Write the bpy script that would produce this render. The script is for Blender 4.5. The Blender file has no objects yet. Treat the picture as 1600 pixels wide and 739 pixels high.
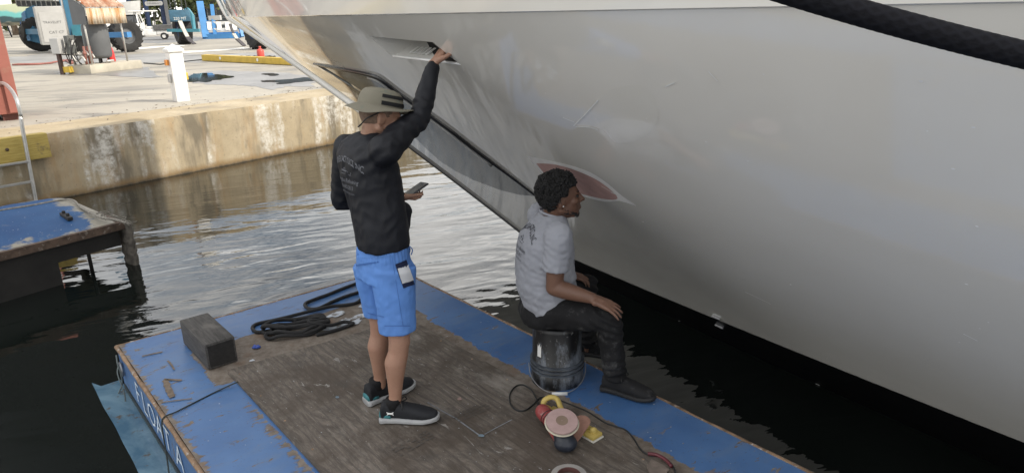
import bpy, bmesh, math, random
from mathutils import Vector, Matrix, noise, Quaternion
from mathutils.bvhtree import BVHTree
R = math.radians
V = Vector
random.seed(7)
C = bpy.context.scene
COL = C.collection

# ------------------------------------------------------------------ camera
EYE = V((0, 0, 2.4))
PITCH, ROLL, FPX = R(18.0), R(-1.5), 1100.0
_f = V((0, math.cos(PITCH), -math.sin(PITCH)))
_r = V((1, 0, 0))
_u = _r.cross(_f)
CR = math.cos(ROLL) * _r + math.sin(ROLL) * _u
CU = math.cos(ROLL) * _u - math.sin(ROLL) * _r
cam_d = bpy.data.cameras.new('camera')
cam_d.sensor_width = 36.0
cam_d.lens = 36.0 * FPX / 1600.0
cam_d.clip_start = 0.05
cam_d.clip_end = 6000
cam = bpy.data.objects.new('camera', cam_d)
COL.objects.link(cam)
cam.matrix_world = Matrix(((CR.x, CU.x, -_f.x, EYE.x), (CR.y, CU.y, -_f.y, EYE.y), (CR.z, CU.z, -_f.z, EYE.z), (0, 0, 0, 1)))
C.camera = cam

# ------------------------------------------------------------------ light
SUN_AZ = V((0.96, -0.28, 0)).normalized()     # horizontal direction towards the sun
SUN_EL = R(42)
to_sun = V((SUN_AZ.x * math.cos(SUN_EL), SUN_AZ.y * math.cos(SUN_EL), math.sin(SUN_EL)))
world = bpy.data.worlds.new('World')
C.world = world
world.use_nodes = True
wn, wl = world.node_tree.nodes, world.node_tree.links
wn.clear()
w_out = wn.new('ShaderNodeOutputWorld')
w_bg = wn.new('ShaderNodeBackground')
w_bg.inputs['Strength'].default_value = 0.12
w_sky = wn.new('ShaderNodeTexSky')
w_sky.sky_type = 'NISHITA'
w_sky.sun_disc = False
w_sky.sun_elevation = SUN_EL
w_sky.sun_rotation = math.atan2(SUN_AZ.x, SUN_AZ.y)
w_sky.air_density = 1.2
w_sky.dust_density = 2.5
w_tc = wn.new('ShaderNodeTexCoord')
w_map = wn.new('ShaderNodeMapping')
w_map.inputs['Scale'].default_value = (1.0, 1.0, 2.6)
w_n = wn.new('ShaderNodeTexNoise')
w_n.inputs['Scale'].default_value = 2.3
w_n.inputs['Detail'].default_value = 7
w_n.inputs['Roughness'].default_value = 0.6
w_ramp = wn.new('ShaderNodeValToRGB')
w_ramp.color_ramp.elements[0].position = 0.36
w_ramp.color_ramp.elements[1].position = 0.60
w_mix = wn.new('ShaderNodeMix')
w_mix.data_type = 'RGBA'
w_mix.inputs['B'].default_value = (15.2, 14.9, 14.4, 1)
wl.new(w_tc.outputs['Generated'], w_map.inputs['Vector'])
wl.new(w_map.outputs[0], w_n.inputs['Vector'])
wl.new(w_n.outputs['Fac'], w_ramp.inputs['Fac'])
wl.new(w_ramp.outputs['Color'], w_mix.inputs['Factor'])
wl.new(w_sky.outputs[0], w_mix.inputs['A'])
wl.new(w_mix.outputs['Result'], w_bg.inputs['Color'])
wl.new(w_bg.outputs[0], w_out.inputs['Surface'])

sun_d = bpy.data.lights.new('sun', 'SUN')
sun_d.energy = 3.3
sun_d.angle = R(0.53)
sun_d.color = (1.0, 0.92, 0.79)
sun = bpy.data.objects.new('sun', sun_d)
COL.objects.link(sun)
sun.rotation_euler = to_sun.to_track_quat('Z', 'Y').to_euler()
sun.location = to_sun * 60

C.view_settings.view_transform = 'Standard'
C.view_settings.look = 'None'
C.view_settings.exposure = 0.34
C.view_settings.gamma = 1.0
C.cycles.max_bounces = 8

# ------------------------------------------------------------------ calibrated measuring: a sight line of the survey camera meets a plane
def ray(x, y):
    return _f + (x - 800) / FPX * CR - (y - 369.5) / FPX * CU
def Z(x, y, z):
    d = ray(x, y)
    return EYE + d * ((z - EYE.z) / d.z)
def Y(x, y, yy):
    d = ray(x, y)
    return EYE + d * (yy / d.y)
ZQ = 0.91       # quay level
ZD = 0.32       # float deck
def G(x, y, h=0):
    return Z(x, y, ZQ) + V((0, 0, h))

# ------------------------------------------------------------------ object helpers
ORG = {}
def link(name, me):
    o = bpy.data.objects.new(name, me)
    COL.objects.link(o)
    return o
def tag(o, label=None, cat=None, group=None, kind=None):
    if label: o['label'] = label
    if cat: o['category'] = cat
    if group: o['group'] = group
    if kind: o['kind'] = kind
    return o
def thing(name, label, cat, loc, group=None):
    o = link(name, None)
    o.empty_display_size = 0.2
    o.location = loc
    ORG[o] = V(loc)
    return tag(o, label, cat, group)

def frame_of(d, up=V((0, 0, 1))):
    d = d.normalized()
    if abs(d.dot(up)) > 0.98: up = V((1, 0, 0))
    a = d.cross(up).normalized()
    return a, a.cross(d).normalized()

class MB:
    def __init__(s):
        s.v, s.f = [], []
    def add(s, vs, fs):
        k = len(s.v)
        s.v += [V(p) for p in vs]
        s.f += [tuple(i + k for i in q) for q in fs]
        return s
    def box(s, c, sz, ax=None, bev=0.0):
        """c centre, sz full sizes, ax = yaw in radians or (X, Y, Z) axes"""
        if ax is None: ax = 0.0
        if isinstance(ax, (int, float)):
            ax = (V((math.cos(ax), math.sin(ax), 0)), V((-math.sin(ax), math.cos(ax), 0)), V((0, 0, 1)))
        h = [q / 2 for q in sz]
        c = V(c)
        if bev <= 0 or bev * 2.1 > min(sz):
            vs = [c + ax[0] * h[0] * i + ax[1] * h[1] * j + ax[2] * h[2] * k for k in (-1, 1) for j in (-1, 1) for i in (-1, 1)]
            return s.add(vs, [(0, 2, 3, 1), (4, 5, 7, 6), (0, 1, 5, 4), (2, 6, 7, 3), (0, 4, 6, 2), (1, 3, 7, 5)])
        bm = bmesh.new()
        bmesh.ops.create_cube(bm, size=1)
        for v in bm.verts: v.co = V((v.co.x * sz[0], v.co.y * sz[1], v.co.z * sz[2]))
        bmesh.ops.bevel(bm, geom=bm.edges[:], offset=bev, segments=2, profile=0.6, affect='EDGES')
        vs = [c + ax[0] * v.co.x + ax[1] * v.co.y + ax[2] * v.co.z for v in bm.verts]
        bm.verts.index_update()
        fs = [tuple(v.index for v in f.verts) for f in bm.faces]
        bm.free()
        return s.add(vs, fs)
    def bar(s, p, q, w, h=None, up=V((0, 0, 1)), bev=0):
        p, q = V(p), V(q)
        d = q - p
        a, b = frame_of(d, up)
        return s.box((p + q) / 2, (d.length, w, h or w), (d.normalized(), a, b), bev)
    def tube(s, path, r, n=10, closed=False, sx=1.0):
        path = [V(p) for p in path]
        m = len(path)
        rr = r if isinstance(r, (list, tuple)) else [r] * m
        vs, fs = [], []
        a = None
        for i, p in enumerate(path):
            if closed: d = path[(i + 1) % m] - path[i - 1]
            else: d = path[min(i + 1, m - 1)] - path[max(i - 1, 0)]
            if d.length < 1e-9: d = V((0, 0, 1))
            d.normalize()
            if a is None: a, b = frame_of(d)
            else:
                a = a - d * a.dot(d)
                if a.length < 1e-6: a, b = frame_of(d)
                a.normalize()
            b = d.cross(a)
            for k in range(n):
                t = 2 * math.pi * k / n
                vs.append(p + (a * math.cos(t) * sx + b * math.sin(t)) * rr[i])
        for i in range(m if closed else m - 1):
            for k in range(n):
                j = (i + 1) % m
                fs.append((i * n + k, i * n + (k + 1) % n, j * n + (k + 1) % n, j * n + k))
        if not closed:
            fs.append(tuple(range(n - 1, -1, -1)))
            fs.append(tuple((m - 1) * n + k for k in range(n)))
        return s.add(vs, fs)
    def lathe(s, prof, c, n=24, axis=V((0, 0, 1)), caps=True):
        axis = V(axis).normalized()
        a, b = frame_of(axis, V((0, 1, 0)) if abs(axis.z) > 0.9 else V((0, 0, 1)))
        b = axis.cross(a)
        c = V(c)
        vs, fs = [], []
        for (r, h) in prof:
            for k in range(n):
                t = 2 * math.pi * k / n
                vs.append(c + axis * h + (a * math.cos(t) + b * math.sin(t)) * r)
        for i in range(len(prof) - 1):
            for k in range(n):
                fs.append((i * n + k, i * n + (k + 1) % n, (i + 1) * n + (k + 1) % n, (i + 1) * n + k))
        if caps:
            if prof[0][0] > 1e-6: fs.append(tuple(range(n - 1, -1, -1)))
            if prof[-1][0] > 1e-6: fs.append(tuple((len(prof) - 1) * n + k for k in range(n)))
        return s.add(vs, fs)
    def ball(s, c, r, n=12, ax=None):
        """ellipsoid; r float or 3 radii along ax"""
        if isinstance(r, (int, float)): r = (r, r, r)
        if ax is None: ax = (V((1, 0, 0)), V((0, 1, 0)), V((0, 0, 1)))
        c = V(c)
        m = max(6, n // 2 + 2)
        vs, fs = [], []
        for i in range(m + 1):
            ph = math.pi * i / m
            rr = max(math.sin(ph), 1e-4)
            for k in range(n):
                t = 2 * math.pi * k / n
                vs.append(c + ax[0] * r[0] * rr * math.cos(t) + ax[1] * r[1] * rr * math.sin(t) - ax[2] * r[2] * math.cos(ph))
        for i in range(m):
            for k in range(n):
                fs.append((i * n + k, i * n + (k + 1) % n, (i + 1) * n + (k + 1) % n, (i + 1) * n + k))
        return s.add(vs, fs)
    def limb(s, pts, n=16):
        """chain of round cones: pts = [(point, radius)...]; closed, for union by remeshing"""
        for (p, a), (q, b) in zip(pts, pts[1:]):
            p, q = V(p), V(q)
            d = q - p
            L = d.length
            if L < 1e-6: continue
            prof = []
            for i in range(5):
                t = -math.pi / 2 + math.pi / 2 * i / 4
                prof.append((max(a * math.cos(t), 1e-4), a * math.sin(t)))
            for i in range(5):
                t = math.pi / 2 * i / 4
                prof.append((max(b * math.cos(t), 1e-4), L + b * math.sin(t)))
            s.lathe(prof, p, n, d)
        return s
    def loft(s, secs, n=24, caps=True, pw=2.0):
        """secs = [(centre, X half axis vector, Y half axis vector)]"""
        vs, fs = [], []
        for (c, X, Yv) in secs:
            for k in range(n):
                t = 2 * math.pi * k / n
                ct, st = math.cos(t), math.sin(t)
                e = 2.0 / pw
                vs.append(V(c) + V(X) * math.copysign(abs(ct) ** e, ct) + V(Yv) * math.copysign(abs(st) ** e, st))
        m = len(secs)
        for i in range(m - 1):
            for k in range(n):
                fs.append((i * n + k, i * n + (k + 1) % n, (i + 1) * n + (k + 1) % n, (i + 1) * n + k))
        if caps:
            fs.append(tuple(range(n - 1, -1, -1)))
            fs.append(tuple((m - 1) * n + k for k in range(n)))
        return s.add(vs, fs)
    def prism(s, poly, d):
        """poly = 3-D outline, extruded by d"""
        poly = [V(p) for p in poly]
        n = len(poly)
        d = V(d)
        return s.add(poly + [p + d for p in poly], [tuple(range(n - 1, -1, -1)), tuple(range(n, 2 * n))] + [(i, (i + 1) % n, n + (i + 1) % n, n + i) for i in range(n)])
    def mesh(s, name, off=V((0, 0, 0)), fix=True):
        me = bpy.data.meshes.new(name)
        me.from_pydata([tuple(p - off) for p in s.v], [], s.f)
        if fix:
            bm = bmesh.new()
            bm.from_mesh(me)
            bmesh.ops.recalc_face_normals(bm, faces=bm.faces[:])
            bm.to_mesh(me)
            bm.free()
        me.update()
        return me
    def build(s, name, m, parent=None, smooth=False, label=None, angle=None, fix=True):
        off = ORG.get(parent, V((0, 0, 0)))
        me = s.mesh(name, off, fix)
        if m: me.materials.append(m)
        o = link(name, me)
        if smooth:
            me.polygons.foreach_set('use_smooth', [True] * len(me.polygons))
            if angle: me.set_sharp_from_angle(angle=R(angle))
        if parent:
            o.parent = parent
            ORG[o] = off
        if label: o['label'] = label
        return o

def remesh(mb, voxel, smooth_it=4, fac=0.5, disp=None):
    """union of the closed pieces in mb as one continuous surface"""
    me = mb.mesh('tmp')
    o = link('tmp', me)
    md = o.modifiers.new('r', 'REMESH')
    md.mode = 'VOXEL'
    md.voxel_size = voxel
    if smooth_it:
        sm = o.modifiers.new('s', 'SMOOTH')
        sm.factor = fac
        sm.iterations = smooth_it
    dg = bpy.context.evaluated_depsgraph_get()
    me2 = bpy.data.meshes.new_from_object(o.evaluated_get(dg))
    bpy.data.objects.remove(o)
    bpy.data.meshes.remove(me)
    if disp:
        ns = [v.normal.copy() for v in me2.vertices]
        for v, nn in zip(me2.vertices, ns):
            v.co = v.co + disp(v.co, nn)
    out = MB()
    out.v = [v.co.copy() for v in me2.vertices]
    out.f = [tuple(p.vertices) for p in me2.polygons]
    bpy.data.meshes.remove(me2)
    return out

def smoothpath(pts, k=6, closed=False):
    pts = [V(p) for p in pts]
    n = len(pts)
    out = []
    for i in range(n if closed else n - 1):
        if closed: p0, p1, p2, p3 = pts[i - 1], pts[i], pts[(i + 1) % n], pts[(i + 2) % n]
        else: p0, p1, p2, p3 = pts[max(i - 1, 0)], pts[i], pts[i + 1], pts[min(i + 2, n - 1)]
        for j in range(k):
            t = j / k
            out.append(0.5 * ((2 * p1) + (p2 - p0) * t + (2 * p0 - 5 * p1 + 4 * p2 - p3) * t * t + (3 * p1 - p0 - 3 * p2 + p3) * t ** 3))
    if not closed: out.append(pts[-1])
    return out

def text_mesh(txt, size=1.0, arch=0.0, shear=0.0, bold=0.0, spacing=1.0):
    cu = bpy.data.curves.new('t', 'FONT')
    cu.body = txt
    cu.size = size
    cu.align_x = 'CENTER'
    cu.align_y = 'CENTER'
    cu.shear = shear
    cu.offset = bold
    cu.space_character = spacing
    cu.resolution_u = 2
    o = link('t', cu)
    dg = bpy.context.evaluated_depsgraph_get()
    me = bpy.data.meshes.new_from_object(o.evaluated_get(dg))
    vs = [V((v.co.x, v.co.y + arch * (-(v.co.x ** 2)), 0)) for v in me.vertices]
    fs = [tuple(p.vertices) for p in me.polygons]
    bpy.data.objects.remove(o)
    bpy.data.curves.remove(cu)
    bpy.data.meshes.remove(me)
    return vs, fs
def put_text(mb, txt, size, c, X, U, **k):
    vs, fs = text_mesh(txt, size, **k)
    return mb.add([V(c) + V(X) * p.x + V(U) * p.y for p in vs], fs)

# ------------------------------------------------------------------ materials
def _set(b, k, v):
    if k in b.inputs: b.inputs[k].default_value = v
class NT:
    def __init__(s, name):
        m = bpy.data.materials.new(name)
        m.use_nodes = True
        s.m, s.n, s.l = m, m.node_tree.nodes, m.node_tree.links
        s.b = s.n['Principled BSDF']
        s.tc = s.n.new('ShaderNodeTexCoord')
        s.co = s.tc.outputs['Object']
    def map(s, scale=(1, 1, 1), rot=(0, 0, 0), loc=(0, 0, 0), src=None):
        q = s.n.new('ShaderNodeMapping')
        if any(rot):
            q.inputs['Rotation'].default_value = rot
            s.l.new(src or s.co, q.inputs['Vector'])
            return s.map(scale, (0, 0, 0), loc, q.outputs[0])
        q.inputs['Scale'].default_value = scale
        q.inputs['Location'].default_value = loc
        s.l.new(src or s.co, q.inputs['Vector'])
        return q.outputs[0]
    def noise(s, scale, detail=4, rough=0.55, vec=None, dist=0.0):
        q = s.n.new('ShaderNodeTexNoise')
        q.inputs['Scale'].default_value = scale
        q.inputs['Detail'].default_value = detail
        q.inputs['Roughness'].default_value = rough
        q.inputs['Distortion'].default_value = dist
        s.l.new(vec or s.co, q.inputs['Vector'])
        return q.outputs['Fac']
    def wave(s, scale, dist=2.0, detail=2, vec=None, kind='BANDS', dscale=1.0, dirn='X'):
        q = s.n.new('ShaderNodeTexWave')
        q.wave_type = kind
        if kind == 'BANDS': q.bands_direction = dirn
        else: q.rings_direction = 'SPHERICAL'
        q.inputs['Scale'].default_value = scale
        q.inputs['Distortion'].default_value = dist
        q.inputs['Detail'].default_value = detail
        q.inputs['Detail Scale'].default_value = dscale
        s.l.new(vec or s.co, q.inputs['Vector'])
        return q.outputs['Fac']
    def voro(s, scale, vec=None, feature='F1', out='Distance'):
        q = s.n.new('ShaderNodeTexVoronoi')
        q.feature = feature
        q.inputs['Scale'].default_value = scale
        s.l.new(vec or s.co, q.inputs['Vector'])
        return q.outputs[out]
    def attr(s, name):
        q = s.n.new('ShaderNodeAttribute')
        q.attribute_name = name
        return q.outputs['Fac']
    def ramp(s, src, a, b, inv=False):
        q = s.n.new('ShaderNodeMapRange')
        q.inputs['From Min'].default_value = a
        q.inputs['From Max'].default_value = b
        q.inputs['To Min'].default_value = 1.0 if inv else 0.0
        q.inputs['To Max'].default_value = 0.0 if inv else 1.0
        q.clamp = True
        s.l.new(src, q.inputs['Value'])
        return q.outputs[0]
    def math(s, op, a, b=0.0):
        q = s.n.new('ShaderNodeMath')
        q.operation = op
        for i, x in enumerate((a, b)):
            if isinstance(x, (int, float)): q.inputs[i].default_value = x
            else: s.l.new(x, q.inputs[i])
        return q.outputs[0]
    def mix(s, fac, a, b):
        q = s.n.new('ShaderNodeMix')
        q.data_type = 'RGBA'
        if isinstance(fac, (int, float)): q.inputs['Factor'].default_value = fac
        else: s.l.new(fac, q.inputs['Factor'])
        for k, x in (('A', a), ('B', b)):
            if isinstance(x, (tuple, list)): q.inputs[k].default_value = tuple(x)[:3] + (1,)
            else: s.l.new(x, q.inputs[k])
        return q.outputs['Result']
    def sep(s, src=None):
        q = s.n.new('ShaderNodeSeparateXYZ')
        s.l.new(src or s.co, q.inputs[0])
        return q.outputs
    def set(s, k, v):
        if isinstance(v, (int, float)): s.b.inputs[k].default_value = v
        elif isinstance(v, (tuple, list)): s.b.inputs[k].default_value = tuple(v)[:3] + (1,)
        else: s.l.new(v, s.b.inputs[k])
        return s
    def bump(s, h, strength=0.3, dist=0.01):
        q = s.n.new('ShaderNodeBump')
        q.inputs['Strength'].default_value = strength
        q.inputs['Distance'].default_value = dist
        s.l.new(h, q.inputs['Height'])
        s.l.new(q.outputs[0], s.b.inputs['Normal'])
        return s

def mk(name, col, rough=0.5, metal=0.0, var=0.25, vs=6.0, bump=0.1, bs=60.0, dirt=None, dirt_amt=0.0, ds=3.0, coat=0.0, spec=0.5, bd=0.004):
    t = NT(name)
    n1 = t.noise(vs, 5)
    c = t.mix(t.ramp(n1, 0.3, 0.7), [q * (1 - var) for q in col], [min(1, q * (1 + var)) for q in col])
    if dirt is not None and dirt_amt > 0:
        n2 = t.noise(ds, 6, 0.65)
        lo = 0.72 - 0.45 * dirt_amt
        c = t.mix(t.ramp(n2, lo, lo + 0.12), c, dirt)
    t.set('Base Color', c).set('Metallic', metal)
    t.set('Roughness', t.math('ADD', t.math('MULTIPLY', t.noise(vs * 2.3, 3), 0.25 * rough), rough * 0.88))
    _set(t.b, 'Coat Weight', coat)
    _set(t.b, 'Specular IOR Level', spec)
    if bump: t.bump(t.noise(bs, 4), bump, bd)
    return t.m
# ================================================================== SETTING
WA = V((-6.288, 9.728, 0))                     # a point at the foot of the quay wall
WD = V((0.622, 0.783, 0)).normalized()         # along the wall
WN = V((WD.y, -WD.x, 0))                       # out of the wall, towards the water
def W(s, d, z):                                # along, out from the wall face, height
    return WA + WD * s + WN * d + V((0, 0, z))

# ---- water
def water_mat():
    t = NT('harbour_water')
    t.set('Base Color', (0.006, 0.008, 0.007)).set('Roughness', 0.015).set('IOR', 1.65)
    rz = R(26)
    v1 = t.map((0.9, 3.0, 1), (0, 0, -rz))
    a = t.noise(0.62, 1.5, 0.4, v1, 0.6)
    b = t.noise(1.9, 1.5, 0.45, t.map((1.0, 3.0, 1), (0, 0, -R(20))), 0.6)
    cfine = t.noise(7.5, 2, 0.5, t.map((1.0, 2.6, 1), (0, 0, -R(34))), 0.3)
    # ripple rings spreading from the float's outer corner
    def ring(x, y, sc):
        q = t.map((1, 1, 1), (0, 0, 0), (-x, -y, 0))
        d = t.n.new('ShaderNodeVectorMath')
        d.operation = 'LENGTH'
        t.l.new(q, d.inputs[0])
        r = d.outputs['Value']
        w = t.math('SINE', t.math('ADD', t.math('MULTIPLY', r, sc), t.math('MULTIPLY', t.noise(1.3, 2), 5.0)))
        return t.math('MULTIPLY', w, t.ramp(r, 0.2, 3.2, True))
    r1 = ring(-0.35, 5.0, 34.0)
    amp = t.ramp(t.noise(0.28, 2), 0.25, 0.75)
    # calmer in the lee of the quay wall
    sx = t.sep()
    dist = t.math('ADD', t.math('MULTIPLY', sx[0], WN.x), t.math('ADD', t.math('MULTIPLY', sx[1], WN.y), -WA.dot(WN)))
    lee = t.math('ADD', t.math('MULTIPLY', t.ramp(dist, 0.5, 4.5), 0.90), 0.10)
    h = t.math('ADD', t.math('MULTIPLY', a, 1.0), t.math('MULTIPLY', b, 0.30))
    h = t.math('ADD', h, t.math('MULTIPLY', cfine, 0.035))
    h = t.math('MULTIPLY', h, t.math('ADD', t.math('MULTIPLY', amp, 0.7), 0.5))
    h = t.math('ADD', h, t.math('MULTIPLY', r1, 0.035))
    # slack water in the corner between pontoon and float
    ca = t.math('ADD', t.math('MULTIPLY', sx[0], 0.774), t.math('ADD', t.math('MULTIPLY', sx[1], 0.634), 2.66 * 0.774 - 4.268 * 0.634))
    h = t.math('MULTIPLY', h, t.math('ADD', t.math('MULTIPLY', t.ramp(ca, -0.3, 1.0), 0.68), 0.32))
    h = t.math('MULTIPLY', h, lee)
    t.bump(h, 1.0, 0.037)
    return t.m
wm = MB()
F2 = 1500
wm.add([W(-F2, -0.4, 0), W(F2, -0.4, 0), W(F2, F2, 0), W(-F2, F2, 0)], [(0, 1, 2, 3)])
tag(wm.build('water', water_mat()), kind='structure')
sb = MB()
sb.add([W(-F2, -0.4, -3), W(F2, -0.4, -3), W(F2, F2, -3), W(-F2, F2, -3)], [(0, 1, 2, 3)])
tag(sb.build('seabed', mk('silt', (0.05, 0.05, 0.04), 0.9)), kind='structure')

# ---- quay ground
def yard_mat():
    t = NT('yard_concrete')
    n1, n2, n3 = t.noise(0.22, 5, 0.6), t.noise(2.2, 6, 0.65), t.noise(26, 4, 0.6)
    c = t.mix(t.ramp(n1, 0.35, 0.65), (0.235, 0.215, 0.18), (0.37, 0.34, 0.285))
    c = t.mix(t.ramp(n2, 0.42, 0.72), c, (0.33, 0.31, 0.27))
    # long tyre and drainage streaks
    st = t.noise(0.42, 7, 0.68, t.map((1, 2.6, 1), (0, 0, R(-12))), 0.8)
    c = t.mix(t.math('MULTIPLY', t.ramp(st, 0.50, 0.62), 0.75), c, (0.15, 0.145, 0.135))
    c = t.mix(t.math('MULTIPLY', t.ramp(n3, 0.60, 0.75), 0.4), c, (0.24, 0.22, 0.19))
    t.set('Base Color', c).set('Roughness', t.math('ADD', t.math('MULTIPLY', n2, 0.3), 0.6))
    t.bump(t.math('ADD', n3, n2), 0.35, 0.006)
    return t.m
gm = MB()
ds = [-0.0, -1.2, -3, -8, -20, -60, -200, -F2]
ss = [-F2, -300, -80, -30, -12, 0, 12, 30, 80, 300, F2]
gm.add([W(s, d - 1.15, ZQ) for d in ds for s in ss], [(i * 11 + j, i * 11 + j + 1, i * 11 + j + 12, i * 11 + j + 11) for i in range(7) for j in range(10)])
tag(gm.build('yard_ground', yard_mat()), kind='structure')

# ---- quay wall
def wall_mat(cap=False):
    t = NT('quay_cap_concrete' if cap else 'quay_wall_concrete')
    x = t.map((1, 1, 1), (0, 0, -math.atan2(WD.y, WD.x)))
    n1, n2, n3 = t.noise(1.1, 6, 0.62, x), t.noise(6, 6, 0.65, x), t.noise(45, 4, 0.6, x)
    c = t.mix(t.ramp(n1, 0.35, 0.68), (0.295, 0.238, 0.148), (0.43, 0.362, 0.255))
    c = t.mix(t.math('MULTIPLY', t.ramp(n2, 0.5, 0.7), 0.6), c, (0.28, 0.235, 0.16))
    if not cap:
        sp = t.sep()
        # pale lime runs and dark algae runs down the face
        run = t.noise(2.6, 5, 0.6, t.map((1, 1, 0.22), (0, 0, -math.atan2(WD.y, WD.x))))
        run2 = t.noise(1.7, 5, 0.6, t.map((1, 1, 0.20), (0, 0, -math.atan2(WD.y, WD.x)), (3.1, 1.7, 0)))
        brk = t.ramp(t.noise(9, 5, 0.7, x), 0.36, 0.6)
        c = t.mix(t.math('MULTIPLY', t.ramp(run2, 0.50, 0.60), 0.8), c, (0.11, 0.095, 0.07))
        c = t.mix(t.math('MULTIPLY', t.math('MULTIPLY', t.ramp(run, 0.50, 0.60), brk), 0.9), c, (0.60, 0.58, 0.53))
        ru = t.noise(3.4, 4, 0.6, t.map((1, 1, 0.2), (0, 0, -math.atan2(WD.y, WD.x)), (7, 2, 0)))
        c = t.mix(t.math('MULTIPLY', t.ramp(ru, 0.54, 0.68), 0.5), c, (0.34, 0.21, 0.09))
        # tide mark
        zz = t.math('ADD', sp[2], t.math('MULTIPLY', n2, 0.10))
        c = t.mix(t.math('MULTIPLY', t.ramp(zz, 0.09, 0.17, True), 0.8), c, (0.20, 0.125, 0.05))
        c = t.mix(t.ramp(zz, 0.045, 0.09, True), c, (0.06, 0.05, 0.035))
    else:
        c = t.mix(t.math('MULTIPLY', t.ramp(t.noise(0.9, 6, 0.7, x), 0.56, 0.72), 0.7), c, (0.17, 0.155, 0.13))
    pit = t.ramp(t.noise(19, 6, 0.75, x), 0.57, 0.66)
    c = t.mix(t.math('MULTIPLY', pit, 0.6), c, (0.17, 0.145, 0.105))
    c = t.mix(t.math('MULTIPLY', t.ramp(n3, 0.6, 0.75), 0.5), c, (0.16, 0.14, 0.11))
    t.set('Base Color', c).set('Roughness', 0.85)
    t.bump(t.math('ADD', t.math('MULTIPLY', n2, 1.0), t.math('MULTIPLY', n3, 0.5)), 0.5, 0.012)
    return t.m
qw = thing('quay_wall', 'long stained concrete quay wall with lime runs beside the water', 'wall', W(0, 0, 0))
m = MB()
S0, S1, NS, NZ = -14.0, 26.0, 320, 14
vs = []
for j in range(NZ + 1):
    for i in range(NS + 1):
        s = S0 + (S1 - S0) * i / NS
        z = -2.5 if j == 0 else -0.25 + (ZQ + 0.25 - 0.0) * (j - 1) / (NZ - 1)
        d = 0.018 * noise.noise(V((s * 1.3, z * 2, 0))) + 0.010 * noise.noise(V((s * 5, z * 6, 3)))
        if j == NZ: d -= 0.02 + 0.025 * max(0, noise.noise(V((s * 4, 0, 9))))
        vs.append(W(s, d, z))
m.add(vs, [(j * (NS + 1) + i, j * (NS + 1) + i + 1, (j + 1) * (NS + 1) + i + 1, (j + 1) * (NS + 1) + i) for j in range(NZ) for i in range(NS)])
m.build('wall_face', wall_mat(), qw, smooth=True, angle=50)
m = MB()
vs = []
for j in range(9):
    for i in range(NS + 1):
        s = S0 + (S1 - S0) * i / NS
        d = -1.25 * j / 8
        if j == 0: d = 0.018 * noise.noise(V((s * 1.3, ZQ * 2, 0))) + 0.010 * noise.noise(V((s * 5, ZQ * 6, 3))) - 0.02 - 0.025 * max(0, noise.noise(V((s * 4, 0, 9))))
        zz = ZQ + 0.012 + 0.004 * noise.noise(V((s * 2, d * 3, 1))) - (0.012 if j == 0 else 0)
        if j == 8: zz = ZQ - 0.02; d -= 0.02
        vs.append(W(s, d, zz))
m.add(vs, [(j * (NS + 1) + i, j * (NS + 1) + i + 1, (j + 1) * (NS + 1) + i + 1, (j + 1) * (NS + 1) + i) for j in range(8) for i in range(NS)])
m.build('wall_cap', wall_mat(True), qw, smooth=True, angle=50)

# ---- puddles, pale washed streaks, painted cart shade: thin sheets on the yard
def blob(name, pts, m, dz, n=40, wob=0.25, seed=0):
    """irregular sheet spanning a list of (x, y) photo points read on the quay level"""
    P = [G(*p) for p in pts]
    c = sum(P, V((0, 0, 0))) / len(P)
    P = smoothpath(P, 8, True)
    mb = MB()
    vs = [c + V((0, 0, dz))]
    for i, p in enumerate(P):
        k = 1 + wob * noise.noise(V((p.x * 2.3 + seed, p.y * 2.3, 0))) + 0.5 * wob * noise.noise(V((p.x * 7 + seed, p.y * 7, 4)))
        q = c + (p - c) * k
        vs.append(V((q.x, q.y, ZQ + dz)))
    nn = len(P)
    mb.add(vs, [(0, 1 + i, 1 + (i + 1) % nn) for i in range(nn)])
    return tag(mb.build(name, m), kind='structure')
def puddle_mat():
    t = NT('puddle_water')
    t.set('Base Color', (0.03, 0.029, 0.027)).set('Roughness', 0.03).set('IOR', 1.33)
    t.bump(t.noise(3, 2), 0.15, 0.006)
    return t.m
PUD = puddle_mat()
wet = mk('wet_concrete', (0.16, 0.155, 0.15), 0.35, var=0.3, vs=1.2, bs=25)
blob('wet_and_shade_patch', [(292, 118), (330, 112), (400, 113), (480, 118), (500, 127), (440, 140), (380, 134), (330, 132), (298, 128)], wet, 0.004, seed=2)
blob('wet_and_shade_patch', [(18, 92), (70, 84), (130, 88), (250, 84), (330, 86), (420, 82), (470, 92), (420, 96), (300, 98), (180, 98), (90, 100), (30, 99)], mk('damp_concrete', (0.24, 0.235, 0.225), 0.5, var=0.25, vs=0.8, bs=25), 0.004, seed=5)
blob('wet_and_shade_patch', [(90, 113), (150, 110), (230, 107), (252, 122), (210, 121), (150, 118), (105, 118)], wet, 0.005, seed=9)
blob('puddle', [(292, 119), (320, 115), (362, 119), (340, 126), (315, 130), (293, 127)], PUD, 0.009, wob=0.45, seed=1)
blob('puddle', [(415, 128), (450, 124), (492, 122), (502, 126), (470, 129), (440, 131)], PUD, 0.009, wob=0.5, seed=3)
blob('puddle', [(412, 117), (425, 115), (436, 117), (424, 119)], PUD, 0.009, wob=0.5, seed=4)
blob('wet_and_shade_patch', [(186, 60), (230, 58), (300, 57), (318, 60), (300, 65), (240, 68), (195, 66)], mk('cart_shade_concrete', (0.15, 0.15, 0.15), 0.5, var=0.25, vs=0.8, bs=25), 0.004, seed=15)  # dark sheet paints the cart's shade onto the ground
pale = mk('washed_concrete', (0.66, 0.64, 0.60), 0.8, var=0.1, bs=40)
blob('pale_streak', [(280, 81), (330, 79), (380, 75), (382, 77), (330, 81), (282, 84)], pale, 0.009, seed=6)
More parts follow.
